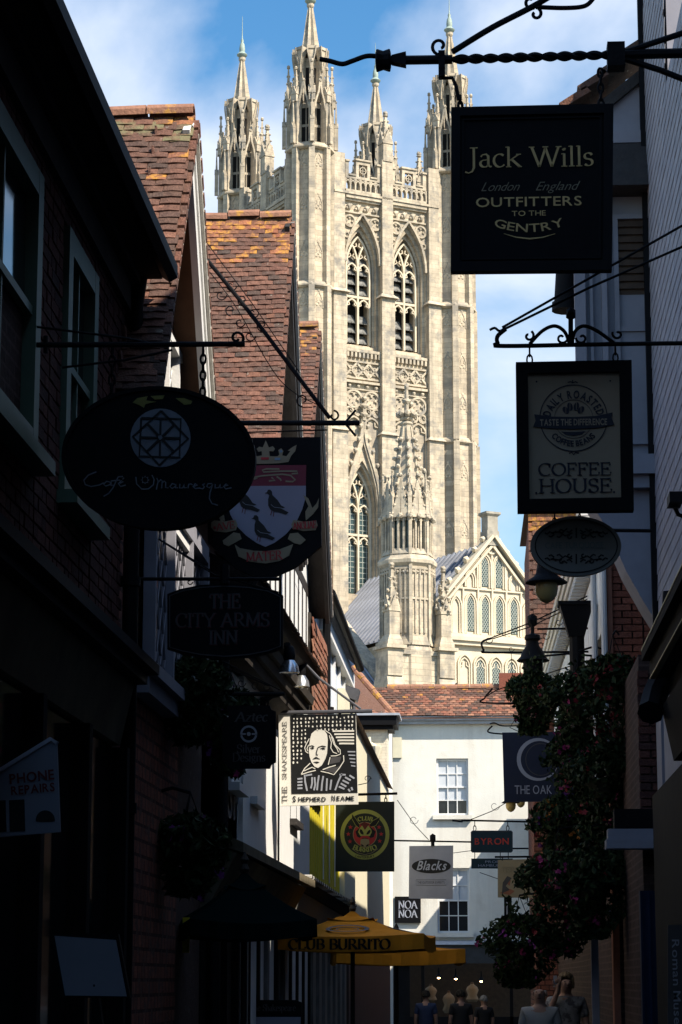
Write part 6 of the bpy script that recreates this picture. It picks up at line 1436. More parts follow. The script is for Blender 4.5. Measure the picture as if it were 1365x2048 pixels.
S.lines('hair', 'sign_offwhite', [[(775, 372), (850, 420), (900, 500), (930, 600), (1010, 680), (1015, 750), (950, 775), (860, 780)], [(835, 450), (870, 560), (860, 650), (900, 720), (960, 740)], [(870, 470), (910, 590), (960, 660), (985, 720)], [(515, 500), (470, 580), (442, 650), (460, 710), (500, 735)], [(505, 600), (478, 660), (490, 700)]], 13, RG, -.008, -.003)
S.lines('brows', 'print_black', [[(520, 625), (560, 612), (595, 632)], [(660, 640), (720, 618), (780, 630)], [(655, 645), (632, 720), (630, 755), (655, 765)], [(535, 655), (565, 645), (590, 662)], [(700, 660), (735, 650), (770, 668)]], 13, RG, -.013, -.007)
S.plates('eyes', 'print_black', [arc(567, 658, 13, 13, 0, 330, 8), arc(737, 662, 14, 14, 0, 330, 8), [(570, 830), (620, 790), (640, 800), (690, 830), (640, 820)], [(585, 875), (640, 868), (680, 880), (640, 896)]], RG, -.013, -.007)
S.lines('collar', 'sign_offwhite', [[(385, 1075), (440, 980), (530, 895)], [(385, 1078), (500, 1040), (620, 1010)], [(430, 1020), (560, 960), (610, 985)], [(700, 1025), (820, 1050), (910, 1080), (1000, 970), (1070, 860), (1065, 770)], [(730, 1000), (830, 960), (940, 930)], [(820, 920), (850, 800)]], 14, RG, -.008, -.003)
S.plates('collar_shade', 'print_dim', [[(740, 1000), (850, 960), (960, 960), (1010, 930), (910, 1055)], [(870, 800), (1030, 790), (1000, 880), (840, 910)]], RG, -.007, -.003)
S.lines('doublet', 'print_pale', [[(440, 1080), (450, 1200), (480, 1340)], [(450, 1095), (560, 1075)], [(560, 1120), (560, 1220), (540, 1300)], [(600, 1120), (610, 1240), (590, 1330)], [(670, 1090), (650, 1220), (640, 1330)], [(740, 1100), (720, 1220), (710, 1340)], [(800, 1140), (790, 1340)], [(870, 1160), (850, 1320)], [(1040, 1060), (980, 1190), (930, 1330)], [(1000, 1080), (1100, 1080)]], 26, RG, -.008, -.003)
S.lines('sleeve', 'print_pale', [[(325, 1150 + i * 50), (405, 1140 + i * 52)] for i in range(4)], 28, RG, -.008, -.003)
S.lines('sleeve', 'print_pale', [[(1090, 1120), (1180, 1170)], [(1050, 1170), (1150, 1220)], [(1020, 1220), (1110, 1270)], [(990, 1270), (1080, 1310)], [(1160, 1090), (1240, 1140)], [(1140, 1310), (1170, 1350)], [(1190, 1280), (1210, 1330)]], 28, RG, -.008, -.003)
S.text('THE', 158, 1400, 78, 'print_dim', 260, 'serif', .14, rot=90, reg=RG); S.text('SHAKESPEARE', 150, 690, 64, 'print_dim', 930, 'serif', .14, rot=90, reg=RG)
S.text('S', 280, 1518, 95, 'print_black', 60, reg=RG, thick=.03); S.text('HEPHERD', 565, 1512, 74, 'print_black', 450, reg=RG, thick=.03); S.text('N', 905, 1500, 88, 'print_black', 62, reg=RG, thick=.03); S.text('EAME', 1100, 1496, 72, 'print_black', 290, reg=RG, thick=.03)
S.lines('hanger', 'iron', [[(590, 1426), (590, 1436)], [(680, 1426), (680, 1436)]], 6, y0=-.01, y1=.03)
bracket('grey iron bar with long stay carrying the portrait pub sign', 25.6, [([(480, 1427), (745, 1422)], .022), ([(560, 1270), (620, 1350), (690, 1395), (722, 1418)], .016)], m='iron_grey') if False else None
mat('iron_grey', (0.09, 0.09, 0.10), 0.45, 0.2, 10)
bracket('grey iron bar with long stay carrying the portrait pub sign', 25.6, [([(480, 1427), (745, 1422)], .022), ([(560, 1275), (640, 1358), (722, 1418)], .014)], m='iron_grey')
# 6 donkey emblem sign
RG = (665, 1595, 135 / 1365)
S = Sign('round_emblem_sign', 'square black sign with lime ring and donkey head emblem', 'sign', (729, 1673), 35.0)
S.plate('board', 'sign_green_black', [(672, 1604), (789, 1603), (789, 1743), (671, 1743)], y0=0, y1=.05)
def ringp(cx, cy, ra, rb, w, n=40): return [(cx + ra * math.cos(R(q * 360 / n)), cy + rb * math.sin(R(q * 360 / n))) for q in range(n)]
S.lines('ring', 'print_lime', [ringp(660, 748, 458, 468, 0)], 78, RG, -.004, 0, closed=True)
S.plate('red_disc', 'print_red', ringp(662, 745, 235, 240, 0), RG, -.004, 0); S.lines('disc_edge', 'print_sand', [ringp(662, 745, 240, 245, 0)], 14, RG, -.006, 0, closed=True)
S.plates('ears', 'print_black', [[(400, 330), (470, 420), (555, 545), (545, 620), (470, 560), (400, 430)], [(965, 395), (820, 470), (755, 545), (770, 590), (880, 570), (945, 470)]], RG, -.009, -.003)
S.lines('ear_lines', 'print_lime', [[(400, 330), (470, 420), (555, 545)], [(400, 430), (470, 560), (545, 620)], [(965, 395), (820, 470), (755, 545)], [(945, 470), (880, 570), (790, 600)]], 8, RG, -.012, -.006)
S.plates('neck', 'print_black', [[(470, 690), (560, 600), (780, 600), (880, 690), (840, 800), (740, 830), (580, 830), (500, 790)]], RG, -.008, -.003)
S.plates('face', 'print_lime', [[(545, 640), (600, 570), (660, 560), (730, 570), (790, 650), (800, 700), (760, 780), (570, 780), (525, 700)]], RG, -.011, -.003)
S.plates('face_dark', 'print_black', [[(560, 640), (600, 650), (635, 720), (630, 755), (580, 735), (555, 690)], [(770, 650), (730, 670), (690, 730), (700, 755), (750, 730), (775, 690)]], RG, -.014, -.003)
S.plates('mane', 'print_dark_red', [[(560, 540), (600, 520), (650, 490), (700, 520), (760, 545), (720, 575), (660, 660), (610, 575)]], RG, -.014, -.003); S.lines('halter', 'print_red', [[(570, 830), (610, 795), (710, 795), (760, 830)]], 40, RG, -.014, -.003)
S.plates('muzzle', 'print_sand', [[(575, 850), (660, 832), (745, 850), (755, 930), (720, 1000), (660, 1020), (600, 1000), (568, 930)]], RG, -.011, -.003); S.plates('nostrils', 'print_black', [[(585, 935), (640, 975), (630, 995), (590, 980)], [(735, 935), (680, 975), (690, 995), (730, 980)]], RG, -.014, -.003)
stars = []
for cx, cy in ((368, 600), (325, 740), (358, 890), (945, 600), (988, 740), (960, 880)): stars.append([(cx + (50 if i % 2 == 0 else 20) * math.cos(R(-90 + i * 36)), cy + (50 if i % 2 == 0 else 20) * math.sin(R(-90 + i * 36))) for i in range(10)])
S.plates('stars', 'print_red', stars, RG, -.004, 0)
S.text('CLUB', 665, 462, 80, 'print_lime', 280, 'serif', .3, reg=RG, curve=(420, 1)); S.text('BURRITO', 660, 1100, 95, 'print_lime', 520, 'serif', .3, reg=RG, curve=(520, -1)); S.text('CANTERBURY', 660, 1232, 46, 'print_black', 420, reg=RG, curve=(620, -1), y0=-.008, thick=.02)
S.lines('smile_line', 'print_sand', [[(395, 1035), (520, 1120), (660, 1155), (800, 1120), (925, 1035)]], 12, RG, -.005, 0)
S.hang([(772, 1604, 1588)], .008, n=2, m='iron')
bracket('short iron arm above the donkey emblem sign', 35.0, [([(645, 1591), (795, 1587)], .02), ([(716, 1570), (735, 1566), (742, 1556)], .006)], [(735, 1558, 8, 3, 0, -240, .005)])
# 7 grey banner sign
RG = (810, 1640, 240 / 1365)
S = Sign('grey_banner_sign', 'pale grey hanging banner with black oval, before the white house', 'sign', (863, 1744), 50.0)
S.plate('board', 'sign_grey', [(819, 1692), (907, 1691), (906, 1798), (818, 1797)], y0=0, y1=.03)
S.plate('oval', 'print_black', ringp(302, 525, 222, 82, 0), RG, -.005, 0); S.text('Blacks', 305, 568, 105, 'sign_white', 340, shear=.3, reg=RG, thick=.02, y0=-.012)
S.lines('label_box', 'print_dim', [[(130, 680), (470, 680), (470, 742), (130, 742)]], 4, RG, -.006, 0, closed=True); S.text('THE OUTDOOR EXPERTS', 300, 724, 28, 'print_dim', 310, reg=RG, y0=-.006)
bracket('thin iron arm with small dark figure above the grey banner', 50.0, [([(730, 1680), (945, 1684)], .018), ([(866, 1684), (866, 1692)], .04), ([(795, 1600), (830, 1650), (858, 1680)], .008)], [(828, 1640, 9, 5, 0, 340, .006)], extra=lambda t: MB().blob(at(866, 1677, Y=50), (.07, .05, .12)).build('figure', 'iron', t))
# 8 restaurant sign with red letters, and the board below
S = Sign('red_letter_sign', 'teal restaurant sign with red capital letters', 'sign', (984, 1684), 55.0)
S.plate('board', 'sign_teal', [(942, 1664), (945, 1661), (1023, 1661), (1026, 1664), (1026, 1702), (1023, 1705), (945, 1705), (942, 1702)], y0=0, y1=.06)
S.lines('rim', 'print_dim', [[(944, 1663), (1024, 1663), (1024, 1703), (944, 1703)]], 1.0, y0=-.006, y1=0, closed=True); S.text('BYRON', 985, 1689, 13, 'print_neon', 70, thick=.02, y0=-.012)
S.hang([(950, 1661, 1643), (1016, 1661, 1643)], .01, n=2)
for x in (950, 1001, 1017): S.lines('link_rod', 'iron', [[(x, 1705), (x, 1718)]], 1.6, y0=0, y1=.03)
RG = (810, 1640, 240 / 1365)
S2 = Sign('small_teal_board', 'narrow dark teal board hung under the red-lettered sign', 'sign', (984, 1727), 55.0)
S2.plate('board', 'sign_teal', [(943, 1717), (1026, 1717), (1026, 1737), (943, 1737)], y0=0, y1=.05)
S2.text('PROPER', 992, 1726, 5, 'sign_white', 42, y0=-.01); S2.text('HAMBURGERS', 992, 1733.5, 5, 'sign_white', 70, y0=-.01)
bracket('long iron arm over the teal restaurant sign', 55.0, [([(905, 1641), (925, 1643), (940, 1641), (1110, 1645)], .022), ([(935, 1642), (985, 1622), (1030, 1595)], .01)], [(990, 1612, 10, 4, 0, 320, .006)])
bracket('thin cross wire below the teal restaurant sign', 56.0, [([(1026, 1697), (1075, 1697)], .02), ([(907, 1706), (945, 1701)], .008), ([(960, 1745), (1060, 1780)], .008)], name='stay_wire')
# 9 small tan sign
S = Sign('tan_picture_sign', 'tan sign with a faded picture half behind the flowers', 'sign', (1030, 1756), 42.0)
S.plate('board', 'sign_tan', [(996, 1720), (1068, 1718), (1068, 1796), (996, 1795)], y0=0, y1=.04); S.text('TERRACE', 1036, 1744, 9, 'print_sand', 66, 'serif', .16)
S.plates('picture', 'print_dim', [[(1004, 1790), (1006, 1765), (1015, 1752), (1024, 1756), (1012, 1772), (1020, 1780), (1008, 1785)]]); S.plates('picture_warm', 'terracotta', [[(1000, 1786), (1016, 1776), (1030, 1782), (1020, 1790)], [(1012, 1765), (1022, 1756), (1020, 1772)]], y0=-.003)
lw = thing('narrow_sign_post', 'narrow dark upright sign hung below the tan sign', 'sign', at(1017, 1820, Y=42))
c = at(1017, 1820, Y=42); k = 42 / 4800
MB().box(-8 * k, 7 * k, 0, .1, -26 * k, 26 * k).build('board', 'sign_black', lw, local=True); MB().box(-4 * k, -1 * k, -.01, 0, -20 * k, 20 * k).build('pale_strip', 'sign_grey', lw, local=True)
bracket('plain iron arm above the tan picture sign', 42.0, [([(990, 1714), (1200, 1712)], .018), ([(1005, 1714), (1005, 1721)], .01), ([(1055, 1714), (1055, 1721)], .01)])
MB().tube([(0, .03, 26 * k), (0, .03, 34 * k)], .012, 6).build('hanger', 'iron', lw, local=True)
# 10 navy plate sign
S = Sign('navy_ring_sign', 'navy blue sign with pale open ring behind the flowers', 'sign', (1075, 1532), 36.0)
S.plate('board', 'sign_navy', [(1005, 1465), (1150, 1463), (1150, 1602), (1009, 1604)], y0=0, y1=.05)
S.lines('ring', 'sign_white', [[(1078 + 40 * math.cos(R(q)), 1519 + 40 * math.sin(R(q))) for q in range(25, 345, 10)]], [1 + 7 * math.sin(R(min(180, max(0, (q - 25) * 180 / 320)))) for q in range(25, 345, 10)]); S.lines('inner_ring', 'print_dim', [[(1082 + 30 * math.cos(R(q)), 1519 + 32 * math.sin(R(q))) for q in range(0, 360, 10)]], 1.6, closed=True)
S.text('THE OAK', 1068, 1588, 18, 'sign_white', 76, y0=-.008)
bracket('hooked iron arm over the navy ring sign', 36.0, [([(1165, 1425), (1090, 1446), (1012, 1452), (990, 1446), (980, 1448)], .01), ([(985, 1452), (976, 1462), (984, 1466), (1006, 1468)], .012), ([(1030, 1440), (1020, 1455), (1040, 1464)], .006)], [(1048, 1462, 7, 3, 0, 320, .004), (1068, 1462, 7, 3, 0, 320, .004)])
bracket('lower hooked iron arm among the flower baskets', 33.0, [([(1185, 1318), (1080, 1352), (1000, 1378), (975, 1392)], .007), ([(985, 1378), (970, 1396), (978, 1406), (1180, 1407)], .012), ([(1045, 1380), (1025, 1404)], .006)], [(985, 1380, 6, 2, 0, 330, .004), (1022, 1402, 6, 2, 0, 330, .004)])
bracket('upper hooked iron arm with scrolls before the cathedral gable', 30.0, [([(1180, 1190), (1060, 1246), (985, 1275)], .009), ([(1180, 1196), (1060, 1254), (985, 1278)], .007), ([(985, 1276), (965, 1284), (968, 1300), (985, 1305), (1200, 1303)], .014), ([(1075, 1258), (1215, 1256)], .014), ([(1206, 1218), (1206, 1270)], .014), ([(1023, 1306), (1025, 1350), (1020, 1400)], .004)], [(978, 1280, 8, 3, 0, 300, .006), (1023, 1298, 6, 2, 0, 330, .004), (1092, 1272, 8, 3, 0, 330, .005), (1118, 1244, 8, 2, 0, 330, .005), (1083, 1290, 8, 2, 90, 400, .005), (1195, 1240, 9, 3, 0, 330, .005), (1190, 1296, 7, 2, 0, 330, .005), (1150, 1275, 11, 4, 90, 400, .005)])
# 11 outfitter's sign (largest, top right)
RG = (860, 0, 505 / 1365)
S = Sign('outfitter_sign', 'large square black sign with gold lettering at top right', 'sign', (1065, 378), 11.8)
o4 = [(903, 217), (1227, 210), (1224, 542), (902, 545)]; i4 = [(921, 234), (1208, 228), (1206, 522), (920, 525)]
S.plate('board', 'sign_black', o4, y0=0, y1=.04)
for k in range(4):
    a, b_ = o4[k], o4[(k + 1) % 4]; c_, d = i4[(k + 1) % 4], i4[k]
    S.plate('frame_rail', 'black_paint', [a, b_, c_, d], y0=-.022, y1=-.0005)
S.lines('inner_bead', 'black_paint', [[(927, 240), (1202, 234), (1200, 516), (926, 519)]], 5, y0=-.01, y1=0, closed=True)
g = 'print_gold'
S.text('Jack', 347, 905, 112, g, 300, 'serif', .125, reg=RG); S.text('Wills', 715, 900, 112, g, 345, 'serif', .125, reg=RG)
S.text('London', 380, 1034, 52, 'print_sand', 205, shear=.5, reg=RG, thick=-.012); S.text('England', 685, 1030, 52, 'print_sand', 225, shear=.5, reg=RG, thick=-.012)
S.text('OUTFITTERS', 540, 1116, 54, g, 580, reg=RG, thick=.012); S.text('TO THE', 538, 1168, 30, g, 188, reg=RG, thick=.005); S.text('GENTRY', 542, 1256, 48, g, 400, reg=RG, curve=(520, -1), thick=.012)
S.lines('flourish', g, [[(400, 1264), (470, 1284), (540, 1291), (610, 1284), (678, 1264)]], [2, 6, 8, 6, 2], RG)
S.hang([(1203, 212, 135)], .007, n=5); S.hang([(921, 214, 190)], .008, n=2)
def twist(t):
    mb = MB(); n = 120; p0, p1 = at(905, 119, Y=11.8), at(1215, 110, Y=11.8)
    for s in (0, math.pi):
        pts = [p0.lerp(p1, i / n) + Vector((0, math.cos(i / n * 33 + s) * .012, math.sin(i / n * 33 + s) * .012)) for i in range(n + 1)]
        mb.tube(pts, .015, 6)
    mb.build('twisted_bar', 'iron', t, smooth=True)
    mb = MB(); mb.box(-.035, .035, -.05, .05, -.06, .06)
    for v in mb.v: pass
    c = at(767, 121, Y=11.8); b_ = MB(Matrix.Translation(c)); b_.tube([(-.04, 0, 0), (-.036, 0, 0), (-.03, 0, 0), (0, 0, 0), (.03, 0, 0), (.036, 0, 0), (.04, 0, 0)], [.04, .058, .06, .05, .06, .058, .04], 12); b_.build('collar_knop', 'iron', t)
    c = at(803, 120, Y=11.8); b_ = MB(Matrix.Translation(c)); b_.hexa([(-.05, -.03, -.018), (.025, -.03, -.036), (.025, .03, -.036), (-.05, .03, -.018)], [(-.05, -.03, .018), (.025, -.03, .036), (.025, .03, .036), (-.05, .03, .018)]); b_.build('collar', 'iron', t)
    c = at(1232, 110, Y=11.8); b_ = MB(Matrix.Translation(c)); b_.box(-.045, .045, -.05, .05, -.075, .055); b_.build('clamp', 'iron', t)
    c = at(884, 130, Y=11.8); b_ = MB(Matrix.Translation(c)); b_.box(-.017, .017, -.03, .03, -.07, .07); b_.build('clamp', 'iron', t)
    MB().tube([at(x, y, Y=11.8) for x, y in ((884, 156), (905, 156), (912, 170), (918, 200))], .01, 6).build('hook', 'iron', t, smooth=True)
bracket('heavy black wrought iron bracket with twisted bar at top right', 11.8, [([(765, 121), (905, 119)], .024), ([(1215, 110), (1630, 100)], .026), ([(640, 118), (660, 122), (685, 128), (705, 122), (735, 112), (765, 114)], .013), ([(905, 104), (985, 55), (1075, 8), (1160, -45)], .016), ([(1240, 108), (1300, 88), (1630, -21)], .016), ([(1250, 118), (1320, 140), (1630, 262)], .016), ([(1072, 14), (1130, 16), (1170, 12), (1188, -4)], .012)],
 [(880, 92, 18, 5, 90, 420, .009), (1072, 28, 12, 4, -60, 220, .009), (1062, 4, 14, 5, 60, 300, .009)], extra=twist)
# 12 coffee sign and the oval hung below it
RG = (1025, 710, 250 / 1365)
S = Sign('coffee_sign', 'black framed coffee sign with round badge on a buff panel', 'sign', (1150, 872), 12.4)
o4 = [(38, 92), (1300, 68), (1325, 1705), (58, 1720)]; i4 = [(168, 210), (1168, 192), (1188, 1565), (188, 1583)]
S.plate('panel', 'sign_cream', [(100, 150), (1240, 130), (1260, 1640), (120, 1650)], RG, .0, .03)
for k in range(4): S.plate('frame_rail', 'sign_navy' if False else 'sign_black', [o4[k], o4[(k + 1) % 4], i4[(k + 1) % 4], i4[k]], RG, -.03, .05)
n_ = 'print_navy'
S.lines('badge_ring', n_, [arc(670, 690, 368, 362, 0, 360, 48)[:-1]], 11, RG, closed=True); S.lines('badge_inner_ring', 'print_dim', [arc(670, 700, 212, 210, 0, 360, 40)[:-1]], 5, RG, closed=True)
S.plate('ribbon', n_, [(240, 650), (420, 675), (670, 680), (920, 668), (1095, 630), (1085, 690), (1115, 765), (920, 800), (670, 812), (420, 805), (228, 785), (255, 720)], RG, -.008, 0)
S.text('TASTE THE DIFFERENCE', 672, 772, 72, 'sign_cream', 740, reg=RG, thick=.035, y0=-.012)
S.text('DAILY ROASTED', 668, 474, 88, n_, 720, reg=RG, thick=.045, curve=(262, 1)); S.text('COFFEE BEANS', 672, 1000, 66, n_, 560, reg=RG, thick=.045, curve=(320, -1))
for cx, cy, rt__ in ((585, 605, -40), (630, 565, -15), (700, 562, 15), (750, 600, 40)):
    q = [(cx + 30 * math.cos(R(a)) * math.cos(R(rt__)) - 46 * math.sin(R(a)) * math.sin(R(rt__)), cy + 30 * math.cos(R(a)) * math.sin(R(rt__)) + 46 * math.sin(R(a)) * math.cos(R(rt__))) for a in range(0, 360, 30)]
    S.plates('bean', n_, [q], RG); S.lines('bean_crease', 'sign_cream', [[(cx - 40 * math.sin(R(-rt__)) * -1 * 0 - 0, cy - 40), (cx, cy + 40)]], 5, RG, -.008, -.003)
S.plate('saucer', n_, [(535, 838), (670, 842), (800, 834), (760, 868), (670, 884), (580, 870)], RG, -.004, 0)
S.lines('flourish', n_, [[(605, 300), (640, 292), (660, 305), (690, 292), (715, 305)], [(660, 275), (660, 300)], [(620, 1075), (650, 1065), (670, 1090), (690, 1065), (730, 1072)]], 12, RG)
S.text('COFFEE', 682, 1314, 136, n_, 800, 'serif', .17, reg=RG); S.text('HOUSE', 690, 1502, 150, n_, 800, 'serif', .17, reg=RG); S.plates('dot', n_, [arc(262, 1508, 12, 12, 0, 330, 8), arc(1112, 1498, 12, 12, 0, 330, 8), arc(265, 292, 10, 10, 0, 330, 8), arc(1070, 283, 10, 10, 0, 330, 8)], RG)
S.hang([(1060, 727, 692), (1232, 722, 690)], .005, n=2)
bracket('black iron bracket with S-scrolls above the coffee sign', 12.4, [([(1012, 658), (996, 672), (996, 686), (1010, 692), (1240, 688), (1600, 684)], .012), ([(980, 660), (990, 656), (1000, 662), (1012, 655)], .007), ([(1005, 655), (1180, 556), (1600, 318)], .007), ([(1010, 658), (1180, 575), (1600, 390)], .007), ([(1142, 690), (1142, 632)], .014), ([(1060, 688), (1085, 662), (1110, 652), (1130, 664), (1140, 690)], .01), ([(1145, 690), (1150, 664), (1168, 652), (1195, 662), (1228, 686)], .01)],
 [(1058, 672, 11, 3, -60, 260, .007), (1124, 676, 12, 3, 0, 320, .007), (1164, 676, 12, 3, 180, -140, .007), (1236, 668, 11, 3, 200, -120, .007)], extra=lambda t: MB().blob(at(1142, 628, Y=12.4), (.03, .03, .04)).build('knop', 'iron', t))
S = Sign('oval_scroll_sign', 'grey oval sign with leafy scrolls hung below the coffee sign', 'sign', (1152, 1092), 12.6)
S.plate('board', 'sign_oval', [(1152 + 91 * math.cos(R(q)), 1092 + 60 * math.sin(R(q))) for q in range(0, 360, 6)], y0=0, y1=.04) if False else None
mat('sign_oval', (0.26, 0.25, 0.22), 0.6, 0.1, 4)
S.plate('board', 'sign_oval', [(1152 + 91 * math.cos(R(q)), 1092 + 60 * math.sin(R(q))) for q in range(0, 360, 6)], y0=0, y1=.04)
S.lines('rim_line', 'print_black', [[(1153 + 82 * math.cos(R(q)), 1092 + 53 * math.sin(R(q))) for q in range(0, 360, 8)]], 2.4, closed=True)
for sg in (-1, 1):
    yy = 1092 + sg * 26
    S.lines('leaf_scroll', 'print_black', [[(1153, yy - 10), (1153, yy + 10)]] + [[(1153 + t * 8, yy), (1153 + t * 22, yy - sg * 6), (1153 + t * 34, yy + sg * 2), (1153 + t * 50, yy)] for t in (-1, 1)] + [spiral(1153 + t * 14, yy - sg * 7, 5, 2, 0, 300, 8) for t in (-1, 1)] + [spiral(1153 + t * 30, yy + sg * 4, 5, 2, 0, 300, 8) for t in (-1, 1)] + [[(1153 + t * a, yy + sg * b), (1153 + t * (a + 6), yy + sg * (b - 5)), (1153 + t * (a + 11), yy + sg * (b - 3))] for t in (-1, 1) for a, b in ((8, 6), (18, 9), (28, -4), (40, 4), (44, -3), (52, 3))], 3)
S.text('LADY TARRINGTON', 1153, 1096, 12, 'print_dim2', 118, 'serif', .14) if False else None
mat('print_teal_dim', (0.15, 0.19, 0.19), 0.6, 0.1)
S.text('CAFE TURQUOISE', 1150, 1097, 13, 'print_teal_dim', 118)
S.hang([(1110, 1050, 1022), (1160, 1032, 1022)], .004, n=2)
# 13 boards fixed on the end house
S = Sign('square_shop_board', 'square black board with two lines of white letters on white house', 'sign', (816, 1819), 74.9)
S.plate('board', 'sign_black', [(790, 1793), (842, 1793), (842, 1846), (790, 1846)], y0=0, y1=.08); S.text('NOA', 816, 1817, 15, 'sign_white', 38, 'serif', .16, y0=-.012); S.text('NOA', 816, 1835, 15, 'sign_white', 38, 'serif', .16, y0=-.012)
mb = MB(); b0 = at(795, 1495, Y=74.93); pl = thing('blank_wall_plaque', 'plain cream plaque high on the white end house', 'plaque', b0)
MB().box(-.14, .14, 0, .06, -.32, .32).build('board', 'cream_paint', pl, local=True)
# 14 phone repair flag, menu board, tall banner
RG = (0, 1350, 420 / 1232)
S = Sign('phone_repair_flag', 'white slanted flag sign for phone repairs at left', 'sign', (62, 1575), 11.0)
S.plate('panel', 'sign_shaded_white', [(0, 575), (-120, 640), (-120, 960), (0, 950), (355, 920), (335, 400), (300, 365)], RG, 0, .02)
S.text('PHONE', 195, 625, 58, 'print_dark_red', 270, reg=RG, thick=.03, rot=6); S.text('REPAIRS', 200, 692, 50, 'print_dark_red', 262, reg=RG, thick=.03, rot=5)
S.plates('phone_picture', 'print_black', [[(55, 735), (145, 730), (150, 915), (60, 920)], [(-60, 740), (35, 735), (40, 920), (-55, 925)]], RG); S.plates('badge', 'print_black', [arc(268, 850, 56, 56, 10, -190, 14)], RG)
S.lines('pole', 'lead_trim', [[(-130, 640), (0, 560), (300, 375), (335, 400)]], 22, RG, -.01, .03)
S = Sign('menu_board', 'pale tilted menu board on a dark stand at lower left', 'sign', (182, 1930), 11.0)
S.plate('backing', 'sign_black', [(300, 1510), (695, 1520), (765, 1895), (360, 1895)], RG, .0, .04)
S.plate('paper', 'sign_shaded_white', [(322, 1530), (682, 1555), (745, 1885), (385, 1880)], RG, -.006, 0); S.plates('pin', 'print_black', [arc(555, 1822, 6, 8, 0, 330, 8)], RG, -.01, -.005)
S.lines('stand', 'sign_black', [[(560, 1895), (590, 2100), (590, 3820)]], 40, RG, 0, .05)
S = Sign('museum_banner', 'tall dim banner with sideways lettering at the lower right edge', 'sign', (1352, 1990), 18.4)
S.plate('cloth', 'print_dim', [(1336, 1850), (1380, 1850), (1380, 2200), (1336, 2200)], y0=0, y1=.015); S.text('Roman Museum', 1347, 1985, 15, 'print_pale', 210, rot=-90, thick=.01)
# 15 pavement board
S = Sign('pavement_board', 'black pavement board in front of the pub with pale panel', 'sign', (546, 2040), 24.0)
S.plate('frame', 'sign_black', [(488, 2005), (500, 2000), (592, 2000), (604, 2005), (604, 2276), (488, 2276)], y0=0, y1=.05); S.plate('panel', 'sign_grey', [(506, 2034), (602, 2034), (602, 2200), (506, 2200)], y0=-.006, y1=0); S.text('The Shakespeare', 546, 2022, 13, 'print_dim', 92, 'serif', .14)
# small boards in the shade on the left
yb = thing('yellow_strip_sign', 'small yellow upright strip in the dark doorway on the left', 'sign', at(372, 1870, Y=18.2))
MB().box(-.025, .025, 0, .03, -.13, .13).build('board', 'yellow_board', yb, local=True)
# painted wall lettering
mb = MB(Matrix.Translation((-2.295, 25.8, 3.05)) @ Matrix(((0, -1, 0), (1, 0, 0), (0, 0, 1))).to_4x4()); put_text(mb, 'SHEPHERD NEAME', lambda x, z: (x, z), 8.4, .42, 'sans', .02, y0=-.004); mb.build('painted_lettering', 'print_grey', gB)
# ================================================================== LAMPS
mat('lamp_bowl', (0.50, 0.36, 0.13), 0.25, 0.15, 6, spec=0.5)
def hang_lamp(px, py, Y, w, label):
    c = at(px, py, Y=Y); k = w / 2; t = thing('hanging_lantern', label, 'lamp', c, 0, 'black saucer lanterns along the lane')
    mb = MB(); mb.lathe([(k * .16, k * 1.3), (k * .3, k * 1.2), (k * .42, k * .9), (k * .5, k * .45), (k * .62, k * .3), (k * 1.0, k * .05), (k * 1.02, 0), (k * .6, k * .0)], (0, 0, 0), 20); mb.build('hood', 'iron', t, local=True, smooth=True)
    mb = MB(); mb.lathe([(k * .52, -.002), (k * .56, -k * .25), (k * .5, -k * .6), (k * .32, -k * .85), (k * .08, -k * .98)], (0, 0, 0), 18); mb.build('glass_bowl', 'lamp_bowl', t, local=True, smooth=True)
    mb = MB(); mb.lathe([(k * .1, 0), (k * .12, -k * .35), (k * .04, -k * .45)], (0, 0, 0), 8); mb.build('bulb', 'board_brown', t, local=True)
    mb = MB(); mb.tube([(0, 0, k * 1.2), (0, 0, k * 2.2), (k * .6, 0, k * 2.6), (1.45 - c.x, .1, k * 2.6)], k * .09, 6); mb.build('arm', 'iron', t, local=True, smooth=True)
hang_lamp(1093, 1166, 20.0, .35, 'large hanging lantern with amber bowl under the oval scroll sign')
hang_lamp(1022, 1606, 45.0, .34, 'small hanging lantern under the navy ring sign, left of two')
hang_lamp(1042, 1600, 52.0, .33, 'smallest hanging lantern half behind the navy ring sign')
bl = thing('bell_lantern', 'black bell-topped lantern among the brackets on the right', 'lamp', at(1066, 1300, Y=29))
MB().lathe([(.03, .2), (.09, .18), (.1, .13), (.07, .11), (.08, .05), (.13, -.02), (.15, -.08), (.2, -.13), (.19, -.14), (.12, -.13), (.12, -.26), (.07, -.3)], (0, 0, 0), 14).build('body', 'iron', bl, local=True, smooth=True)
MB().tube([(-.0, 0, .18), (0, 0, .42)], .025, 8).blob((0, 0, .36), (.07, .07, .1)).build('stem', 'iron', bl, local=True)
cc = thing('roof_camera', 'grey floodlight camera on the pale house wall above the pub sign', 'camera', at(705, 1388, Y=40))
MB(Matrix.Scale(1.3, 4)).hexa([(-.1, -.15, -.04), (.06, -.15, -.1), (.06, .15, -.1), (-.1, .15, -.04)], [(-.06, -.15, .1), (.1, -.15, .04), (.1, .15, .04), (-.06, .15, .1)]).tube([(0, 0, -.05), (.02, 0, -.2), (-.1, .1, -.3)], .03, 6).build('body', 'iron_grey', cc, local=True)
